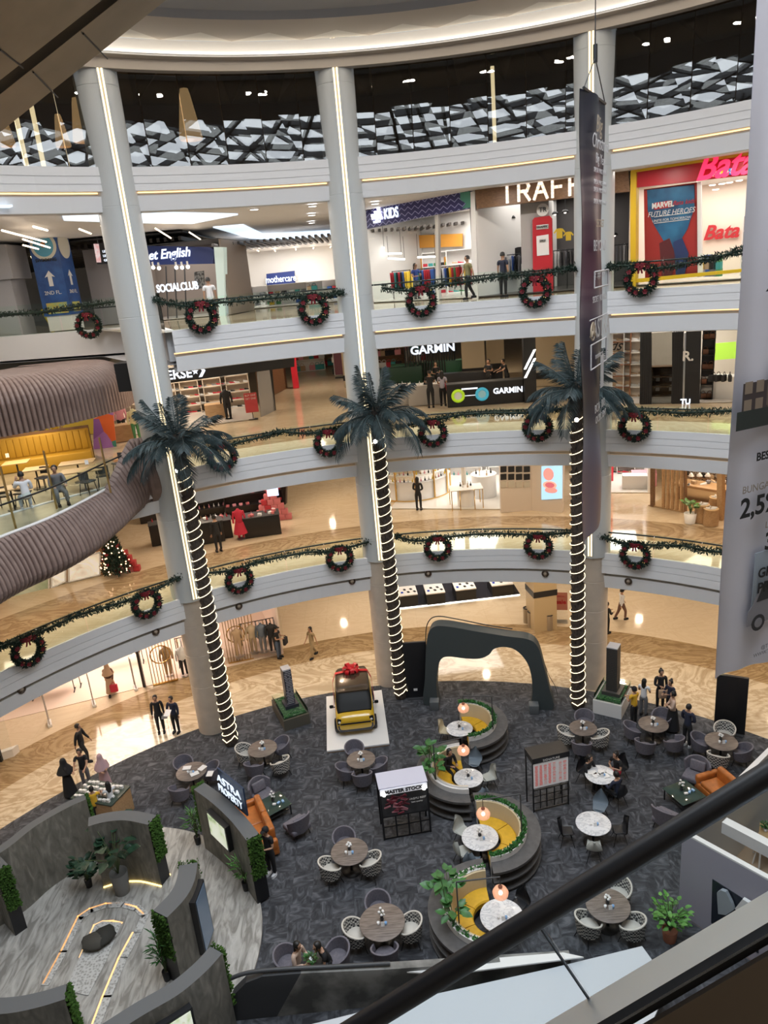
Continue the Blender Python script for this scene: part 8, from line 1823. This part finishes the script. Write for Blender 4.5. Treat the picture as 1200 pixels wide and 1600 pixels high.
def person(px, py, z, face, h, label, top='black', bot='black', pose='stand', hair='short', sleeve='short', shoes='black', skirt=None, cap=None, scarf=None, turn=0, mirror=1, item=None, group=None, loc=None, lean=0):
    """face: degrees turned away from looking at the viewer (0 = faces us, 180 = back to us)"""
    p = at(px, py, z) if loc is None else Vector(loc); rz = facing(p, CAM)+R(face)
    t = thing('person', label, 'person', p, rz, group); k = h/1.7
    sit = pose.startswith('sit'); hz = .50 if sit else .90*k
    V = []; E = []; Rd = []
    def add(v, r, par=None):
        V.append(Vector(v)); Rd.append(r if isinstance(r, tuple) else (r, r)); i = len(V)-1
        if par is not None: E.append((par, i))
        return i
    ln = R(lean+(8 if sit else 0)); up = Vector((0, -math.sin(ln), math.cos(ln)))
    pel = Vector((0, 0, hz)); ch = pel+up*.36*k; sh = pel+up*.47*k; nk = pel+up*.54*k; hd = pel+up*.69*k+Vector((0, -.02, 0))
    J = {}
    for s in (-1, 1):
        m_ = s*mirror; S = sh+Vector((s*.185*k, 0, 0)); hip = pel+Vector((s*.09*k, 0, -.03))
        ua, fa = Vector((s*.12, .02, -1)), Vector((s*.05, -.15, -1)); th, sn = Vector((s*.03, 0, -1)), Vector((0, .02, -1))
        if pose == 'walk': ua, fa = (Vector((s*.1, -.35*m_, -1)), Vector((0, -.5*m_-.3, -1))); th, sn = (Vector((0, -.45, -1)), Vector((0, .05, -1))) if m_ < 0 else (Vector((0, .3, -1)), Vector((0, .6, -1)))
        if pose in ('phone', 'sitphone'): ua, fa = Vector((s*.18, -.25, -1)), Vector((-s*.45, -.85, .25 if m_ > 0 or 'sit' in pose else .05))
        if pose == 'carry': ua, fa = (Vector((s*.2, -.2, -1)), Vector((-s*.6, -.8, .1))) if m_ > 0 else (ua, fa)
        if pose == 'cross' or pose == 'sitcross': ua, fa = Vector((s*.25, -.3, -1)), Vector((-s*.9, -.55, .12))
        if pose == 'reach': ua, fa = (Vector((s*.15, -.7, -.8)), Vector((-s*.15, -1, -.2)))
        if pose == 'clasp': ua, fa = Vector((s*.2, -.1, -1)), Vector((-s*.75, -.5, -.45))
        if pose == 'sitface' and m_ > 0: ua, fa = Vector((s*.2, -.7, -.6)), Vector((-s*.4, -.2, .95))
        if pose == 'sit' or (pose == 'sitface' and m_ < 0): ua, fa = Vector((s*.2, -.35, -1)), Vector((-s*.2, -1, -.05))
        if sit: th, sn = Vector((s*.12, -1, -.06)), Vector((0, .12, -1))
        el = S+ua.normalized()*.29*k; wr = el+fa.normalized()*.25*k; kn = hip+th.normalized()*.42*k; an = kn+sn.normalized()*.42*k
        if sit: an.z = .06
        J[s] = (S, el, wr, fa.normalized(), hip, kn, an)
    lo = min(J[-1][6].z, J[1][6].z)-.055 if not sit else 0
    if not sit:
        dz = Vector((0, 0, -lo)); pel += dz; ch += dz; sh += dz; nk += dz; hd += dz
        for s in J: J[s] = tuple(x+dz if i != 3 else x for i, x in enumerate(J[s]))
    # body: one continuous skinned surface with five-fingered hands
    r0 = add(pel, .085*k); c1 = add(ch, (.10*k, .085*k), r0); c2 = add(sh, .075*k, c1); n1 = add(nk, .05*k, c2); h0 = add(nk.lerp(hd, .55), .062*k, n1); h1 = add(hd, .085*k, h0); h2 = add(hd+up*.075*k+Vector((0, .01, 0)), .06*k, h1)
    for s in (-1, 1):
        S, el, wr, fd, hip, kn, an = J[s]
        a = add(S, .05*k, c2); a = add(el, .038*k, a); a = add(wr, .026*k, a); w = add(wr+fd*.06, (.034, .02), a)
        sd = fd.cross(Vector((0, 0, 1)) if abs(fd.z) < .8 else Vector((0, 1, 0))).normalized(); cu = sd.cross(fd).normalized()*-1
        for f in range(4): o = sd*(.03-.02*f); L_ = [.058, .07, .064, .05][f]; b1 = add(wr+fd*(.085)+o, .010, w); b2 = add(wr+fd*(.085+L_*.6)+o+cu*.012, .009, b1); add(wr+fd*(.085+L_)+o+cu*.03, .007, b2)
        b1 = add(wr+fd*.04+sd*.042, .011, w); add(wr+fd*.085+sd*.058+cu*.015, .009, b1)
        a = add(hip, .085*k, r0); a = add(kn, .05*k, a); a = add(an, .036*k, a); add(an+Vector((0, -.11, -.025)), (.03, .022), a)
    skin_obj('body', V, E, Rd, M_skin, t)
    # face and hair on the head
    T_ = Matrix.Rotation(R(turn), 3, 'Z'); b = MB(); b.T = Matrix.Translation(hd) @ T_.to_4x4()
    b.lathe([(.03, -.115), (.066, -.085), (.082, -.02), (.086, .03), (.07, .085), (.03, .112), (.001, .116)], (0, -.006, 0), 0, 14, sx=.9*k, sy=1.08*k); b.ball((0, -.1*k, -.012), (.014, .022, .024)); 
    for s in (-1, 1): b.ball((s*.08*k, 0, -.01), (.014, .022, .03)); b.ball((s*.03*k, -.088*k, .018), (.012, .008, .008), 1)
    b.ball((0, -.083*k, -.058), (.024, .01, .008), 2); b.build('face', [M_skin, M_hair, mat('lips', (.3, .1, .09), .5)], t)
    if hair != 'none':
        b = MB(); b.T = Matrix.Translation(hd) @ T_.to_4x4(); b.lathe([(.102, -.03), (.104, .03), (.088, .085), (.045, .122), (.001, .13)], (0, .018, .004), 0, 16, 0 if scarf else -.25*PI, 2*PI if scarf else 1.25*PI, sx=.92*k, sy=1.06*k); b.ball((0, .012, .07), (.082*k, .095*k, .062*k))
        if hair == 'long': b.grid(lambda u, v: (.09*math.sin((u-.5)*3.2), .055+.045*math.cos((u-.5)*3), .05-.40*v), 8, 5); b.ball((0, .07, -.15), (.085, .045, .2))
        if hair == 'bun': b.ball((0, .06, .12), .05)
        b.build('hair', M_hair, t)
    if cap: b = MB(); b.T = Matrix.Translation(hd) @ T_.to_4x4(); b.lathe([(.106, .03), (.1, .08), (.06, .125), (.001, .135)], (0, .01, 0), 0, 16); b.slabpoly([(-.07, -.08, .045), (.07, -.08, .045), (.05, -.18, .03), (-.05, -.18, .03)], (0, 0, .012)); b.build('cap', CL[cap], t)
    if scarf: b = MB(); b.T = Matrix.Translation(hd); b.lathe([(.30, -.42), (.22, -.25), (.13, -.12), (.115, -.02), (.108, .06), (.07, .125), (.001, .14)], (0, .02, 0), 0, 18, sx=.9); b.build('headscarf', CL[scarf], t)
    # clothes
    V2, E2, R2 = V, E, Rd; V, E, Rd = [], [], []
    a0 = add(pel+Vector((0, 0, -.10)), (.155*k, .13*k)); a1 = add(pel.lerp(ch, .55), (.14*k, .115*k), a0); a2 = add(ch+up*.03, (.15*k, .12*k), a1); a3 = add(sh-up*.01, (.10*k, .085*k), a2); add(nk-up*.02, .062*k, a3)
    for s in (-1, 1):
        S, el, wr, fd, hip, kn, an = J[s]; q = add(S, .070*k, a3); q = add(S.lerp(el, .6 if sleeve == 'short' else 1), .058*k, q)
        if sleeve == 'long': add(el.lerp(wr, .95), .040*k, q)
        if sleeve == 'none': pass
    skin_obj('top', V, E, Rd, CL[top], t)
    if skirt:
        b = MB(); zt = pel.z+.05; b.lathe([(.15*k, zt), (.19*k, zt-.2), (.27*k, max(.12, zt-skirt))], (0, 0, 0), 0, 20); b.build('skirt', CL[bot], t)
    else:
        V, E, Rd = [], [], []; a0 = add(pel+up*.12, (.12*k, .10*k)); a0 = add(pel+Vector((0, 0, .02)), (.145*k, .12*k), a0)
        for s in (-1, 1): S, el, wr, fd, hip, kn, an = J[s]; q = add(hip+(kn-hip)*.12, .105*k, a0); q = add(kn, .072*k, q); add(an+(kn-an)*.08, .056*k, q)
        skin_obj('trousers', V, E, Rd, CL[bot], t)
    for s in (-1, 1): an = J[s][6]; b = MB(); b.grid(lambda u, v: (an.x+(.055-.01*v)*math.cos(2*PI*u), an.y-.06+(.14)*math.sin(2*PI*u)*.95, max(an.z-.055, 0)+.085*v*(1-.25*(math.sin(2*PI*u) < 0))), 12, 3, 0, True, True); b.ball((an.x, an.y-.06, max(an.z-.05, 0)+.07), (.05, .125, .035)); b.build('shoe', CL[shoes], t)
    q3 = Matrix.Rotation(rz, 3, 'Z')
    if item:
        kind, m, lab = item; S, el, wr, fd, hip, kn, an = J[mirror]; hp = p+q3 @ (wr+fd*.11+Vector((0, -.02, 0)))
        b = MB()
        if kind == 'phone': b.rbox((0, 0, 0), (.08, .16, .012), .005, 0, 0, Matrix.Rotation(.6, 3, 'X'))
        if kind == 'bag': b.rbox((0, 0, -.28), (.34, .13, .36), .03); b.torus((0, 0, -.08), .09, .012, 0, 14, 6, Vector((0, 1, 0)))
        if kind == 'paper': b.box((0, 0, .02), (.24, .3, .02), 0, 0, Matrix.Rotation(.5, 3, 'X'))
        o = b.build({'phone': 'phone', 'bag': 'handbag', 'paper': 'folder'}[kind], CL[m], None, hp, rz); tag(o, lab, {'phone': 'phone', 'bag': 'bag', 'paper': 'folder'}[kind])
    return t
Z3p, Z2p, Z1p = 16.01, 11.06, 6.11
person(334, 500, 0, 180, 1.72, 'person in a white shirt with a black strap, back turned, third gallery', 'white', 'black', loc=(lambda p: (p.x, 30.2, Z3p))(aty(334, 500, 30.2)))
person(733, 468, Z3p, -60, 1.72, 'person in an olive shirt walking past the violet-topped shop', 'olive', 'black', 'walk', mirror=-1, shoes='black')
person(787, 462, Z3p, 150, 1.68, 'person in dark clothes before the dark streetwear shop', 'navy', 'black', loc=(lambda p: (p.x, 30.4, Z3p))(aty(787, 462, 30.4)))
person(652, 470, Z3p, 30, 1.6, 'person in blue browsing inside the violet-topped shop', 'blue', 'grey', 'phone', 'long', loc=(lambda p: (p.x, 35.8, Z3p))(aty(652, 470, 35.8)))
person(674, 637, Z2p, 180, 1.74, 'person in black top and shorts leaning at the kiosk, back turned', 'black', 'black', 'reach', lean=6)
person(693, 634, Z2p, 170, 1.62, 'long-haired person in a lilac top at the kiosk with a red bag', 'lilac', 'black', 'carry', 'long', item=('bag', 'red', 'red bag held by the person in lilac at the kiosk'), skirt=None)
person(683, 614, Z2p, 0, 1.6, 'kiosk clerk in black facing the two customers', 'black', 'black', 'phone')
person(765, 612, Z2p, -20, 1.62, 'left clerk in black behind the long kiosk counter', 'black', 'black', 'phone', loc=at(765, 612, Z2p))
person(793, 610, Z2p, -60, 1.62, 'right clerk in black leaning behind the long kiosk counter', 'black', 'black', 'reach', lean=18)
person(48, 802, 0, 190, 1.68, 'seated cafe guest in white with a hand to the face', 'white', 'pale', 'sitface', loc=at(45, 800, 11.07)+Vector((0, .1, 0)), sleeve='long', shoes='white')
person(92, 790, 0, 10, 1.72, 'seated cafe guest in a grey jacket facing the viewer', 'grey', 'grey', 'sit', loc=at(94, 788, 11.07)+Vector((0, .1, 0)), sleeve='long', turn=-20)
person(84, 722, 11.07, 0, 1.65, 'cafe worker in yellow behind the mustard bench', 'yellow', 'black', 'clasp', loc=at(86, 712, 11.07)+Vector((0, .6, 0)), cap='yellow')
person(62, 722, 11.07, 120, 1.65, 'cafe worker in grey beside the colleague in yellow', 'grey', 'black', 'stand', loc=at(64, 716, 11.07)+Vector((0, .7, 0)))
person(655, 797, Z1p, 165, 1.66, 'person in a black suit at the round perfume counter', 'black', 'black', 'clasp', 'long', 'long')
person(343, 862, Z1p, 200, 1.7, 'person in black beside the left palm on the first gallery', 'black', 'black', 'stand', sleeve='long')
person(176, 1085, .03, -15, 1.62, 'person in a patterned headscarf with a red bag in the boutique', 'brown', 'tan', 'walk', 'short', 'long', scarf='tan', item=('bag', 'red', 'red handbag of the person in a headscarf'), skirt=.75)
person(253, 1144, 0, -10, 1.74, 'person in a black suit and white shirt beside the first column', 'black', 'black', 'stand', sleeve='long', item=('paper', 'grey', 'dark folder held by the person in the suit'))
person(277, 1144, 0, -35, 1.68, 'person in dark clothes holding papers beside the first column', 'navy', 'black', 'carry', sleeve='long', mirror=-1, item=('paper', 'white', 'white papers held beside the first column'))
person(134, 1189, 0, 60, 1.72, 'person in all black standing on the marble above the site model', 'black', 'black', 'walk', sleeve='long')
person(437, 1028, 0, 60, 1.7, 'person in black with jeans and a shoulder bag by the boutique window', 'black', 'jeans', 'phone', cap='black', item=('bag', 'black', 'black shoulder bag by the boutique window'))
person(490, 1027, 0, -50, 1.64, 'person in an olive top and shorts walking across the marble', 'khaki', 'khaki', 'walk', 'long', mirror=-1)
person(948, 989, 0, 130, 1.6, 'long-haired person in black right of the right column', 'black', 'black', 'phone', 'long', 'long')
person(971, 968, 0, 120, 1.68, 'person in a white top with a black backpack walking at the right', 'white', 'brown', 'walk', 'short', 'long', cap='black')
person(990, 1132, GZ, -130, 1.62, 'person in a yellow shirt and cap beside the white model plinth', 'yellow', 'black', 'phone', cap='black')
person(1005, 1118, GZ, 160, 1.6, 'long-haired person in white and grey behind the yellow shirt', 'white', 'grey', 'phone', 'long')
person(1031, 1107, GZ, 20, 1.74, 'tall person in black carrying a brown bag near the model plinth', 'black', 'black', 'carry', 'bun', 'long', mirror=-1, item=('bag', 'tan', 'brown shopping bag by the model plinth'))
person(1046, 1118, GZ, -40, 1.55, 'person in dark blue behind the person in beige', 'navy', 'black', 'phone', 'bun', 'long')
person(1050, 1142, GZ, -80, 1.66, 'person in a beige blouse and long black skirt by the round table', 'beige', 'black', 'cross', 'bun', 'long', skirt=.85)
person(1073, 1166, GZ, 150, 1.74, 'person in a dark suit with white shoes by the round table', 'navy', 'black', 'clasp', 'short', 'long', shoes='white')
person(426, 1366, GZ, -45, 1.76, 'person in black with a cap and white shoes beside the orange sofa', 'black', 'black', 'phone', cap='black', shoes='white', item=('phone', 'black', 'phone held beside the orange sofa'))
def sitter(px, py, zs, tgt, **kw):
    p = at(px, py, zs); p.z = GZ; fc = math.degrees(facing(p, tgt)-facing(p, CAM)); return fc, p
tp = at(938, 1210, .76)
for px, py, args, kw in [(917, 1207, ('seated person in black at the left of the papered marble table', 'black', 'black', 'sit', 'long'), dict(sleeve='long')), (965, 1202, ('seated person in black with crossed arms at the papered marble table', 'black', 'red', 'sitcross', 'bun'), {}), (966, 1238, ('seated person in dark blue at the front of the papered marble table', 'navy', 'black', 'sit', 'short'), dict(sleeve='long'))]:
    fc, p = sitter(px, py, .55, tp); person(0, 0, 0, fc, 1.66, *args, loc=p, **kw)
tp = at(732, 1215, .76); fc, p = sitter(701, 1198, .5, tp); person(0, 0, 0, fc, 1.66, 'seated person in black with a phone in the second booth', 'black', 'black', 'sitphone', 'long', 'long', loc=p)
tp = at(487, 1512, .6)
fc, p = sitter(464, 1507, .5, tp); person(0, 0, 0, fc, 1.66, 'seated long-haired person in beige at the low round table', 'beige', 'white', 'sitphone', 'long', 'long', loc=p, item=('phone', 'white', 'white phone held over the low round table'))
fc, p = sitter(514, 1500, .5, tp); person(0, 0, 0, fc, 1.7, 'seated person in black bent over the low round table', 'black', 'black', 'sitphone', 'short', loc=p, lean=14)
for px, py, fa, h, args, kw in [(112, 1244, 90, 1.58, ('person in a black headscarf left of the site model table', 'black', 'black', 'phone'), dict(scarf='black', skirt=.85, sleeve='long')), (138, 1232, -20, 1.72, ('person in black behind the site model table', 'black', 'grey', 'reach'), {}), (168, 1236, 10, 1.55, ('person in a dusty pink headscarf behind the site model table', 'pink', 'pink', 'phone'), dict(scarf='pink', skirt=.85, sleeve='long')),
                                (156, 1287, 170, 1.5, ('person in yellow in front of the site model table', 'yellow', 'black', 'reach'), {}), (181, 1280, 190, 1.52, ('person in white in front of the site model table', 'white', 'brown', 'reach', 'long'), {})]:
    person(px, py, GZ, fa, h, *args, **kw)
# grow the skinned surfaces and keep them as plain meshes
for o, rad, root, sub, m in PENDING:
    sv = o.data.skin_vertices[0].data
    for i, r in enumerate(rad): sv[i].radius = r; sv[i].use_root = (i == root)
    if sub: s_ = o.modifiers.new('sub', 'SUBSURF'); s_.levels = s_.render_levels = 1
bpy.context.view_layer.update(); _dg = bpy.context.evaluated_depsgraph_get()
for o, rad, root, sub, m in PENDING:
    me = bpy.data.meshes.new_from_object(o.evaluated_get(_dg)); o.modifiers.clear(); me.materials.clear(); me.materials.append(m)
    me.polygons.foreach_set('use_smooth', [True]*len(me.polygons)); me.polygons.foreach_set('material_index', [0]*len(me.polygons)); o.data = me
# ================================================================== lettering curves become plain meshes
bpy.context.view_layer.update()
_dg = bpy.context.evaluated_depsgraph_get()
for o in [o for o in SC.objects if o.type == 'FONT']:
    me = bpy.data.meshes.new_from_object(o.evaluated_get(_dg)); n = bpy.data.objects.new('tmp', me)
    if not me.materials: me.materials.append(o.data.materials[0])
    nm, pa, ml = o.name, o.parent, o.matrix_local.copy()
    pr = {k: o[k] for k in ('label', 'category', 'group', 'kind') if k in o}
    bpy.data.objects.remove(o); n.name = nm
    COL.objects.link(n); n.parent = pa; n.matrix_local = ml
    for k, v in pr.items(): n[k] = v
# ================================================================== lights
def area(name, loc, size, power, col, shape='DISK', sy=None, rot=(0, 0, 0), spread=None):
    l = bpy.data.lights.new(name, 'AREA'); l.shape = shape; l.size = size
    if sy: l.size_y = sy
    l.energy = power; l.color = col
    if spread: l.spread = spread
    o = bpy.data.objects.new(name, l); COL.objects.link(o); o.location = loc; o.rotation_euler = rot
    return o
WARM = (1, .80, .58); NEUT = (1, .93, .85)
area('skylight', (CC.x, CC.y, 28.1), 20, LP['sky'], (.86, .93, 1))
for lv, (zc, pw, col) in enumerate([(4.8, LP['g'], WARM), (9.85, LP['l1'], WARM), (14.8, LP['l2'], (1, .86, .68)), (20.1, LP['l3'], NEUT)]):
    for i in range(15):
        a = -62+118*i/14
        if lv == 2 and a < -30: continue
        p = pol(a, 18.6, zc); area('downlight', p, .15, pw, col)
        if i % 2 == 0:
            p = pol(a+4, 25, zc); area('downlight', p, .3, pw*1.6, col)
            p = pol(a+4, 33, zc); area('downlight', p, .3, pw*1.6, col)
for x, y in ((-22, 31.5), (-17, 31), (-12, 30.5), (-14, 44), (-22, 45), (-6, 48), (-2, 42), (-9, 54)): area('downlight', (x, y, 19.6 if y > 40 else 19.9), 2.5, LP['l3']*.6, NEUT)  # those before the straight fascia are unseen lamps added to brighten it
for i in range(9):
    p = pol(-56+110*i/8, 20, 24.2); area('lounge_lamp', p, .25, LP['l4'], WARM)
for i in range(16):
    p = pol(-64+128*i/15, 14.1, 24.66); area('ceiling_spot', p, .2, LP['top'], NEUT)
w = bpy.data.worlds.new('World'); SC.world = w; w.use_nodes = True
w.node_tree.nodes['Background'].inputs[0].default_value = (.8, .9, 1, 1)
w.node_tree.nodes['Background'].inputs[1].default_value = LP['world']
# ================================================================== camera
cd = bpy.data.cameras.new('Camera'); co = bpy.data.objects.new('Camera', cd); COL.objects.link(co)
cd.sensor_fit = 'VERTICAL'; cd.sensor_height = 36; cd.lens = 36*FOC/1600
cd.clip_start = .05; cd.clip_end = 300
Mx = Matrix((RT, UP, -_f)).transposed().to_4x4(); Mx.translation = CAM
co.matrix_world = Mx
SC.camera = co
SC.view_settings.view_transform = 'Standard'; SC.view_settings.look = 'None'; SC.view_settings.gamma = 1
SC.view_settings.use_curve_mapping = False
SC.view_settings.exposure = LP['exp']
SC.cycles.max_bounces = 7; SC.cycles.diffuse_bounces = 3; SC.cycles.glossy_bounces = 3; SC.cycles.transmission_bounces = 4; SC.cycles.transparent_max_bounces = 16
SC.cycles.caustics_reflective = False; SC.cycles.caustics_refractive = False
SC.cycles.sample_clamp_indirect = 4
for c, sx, sy, pw, col, rz in SHOPL:
    area('shop_light', c, sx, pw*LP['shop'], col, 'RECTANGLE', sy, (0, 0, rz))
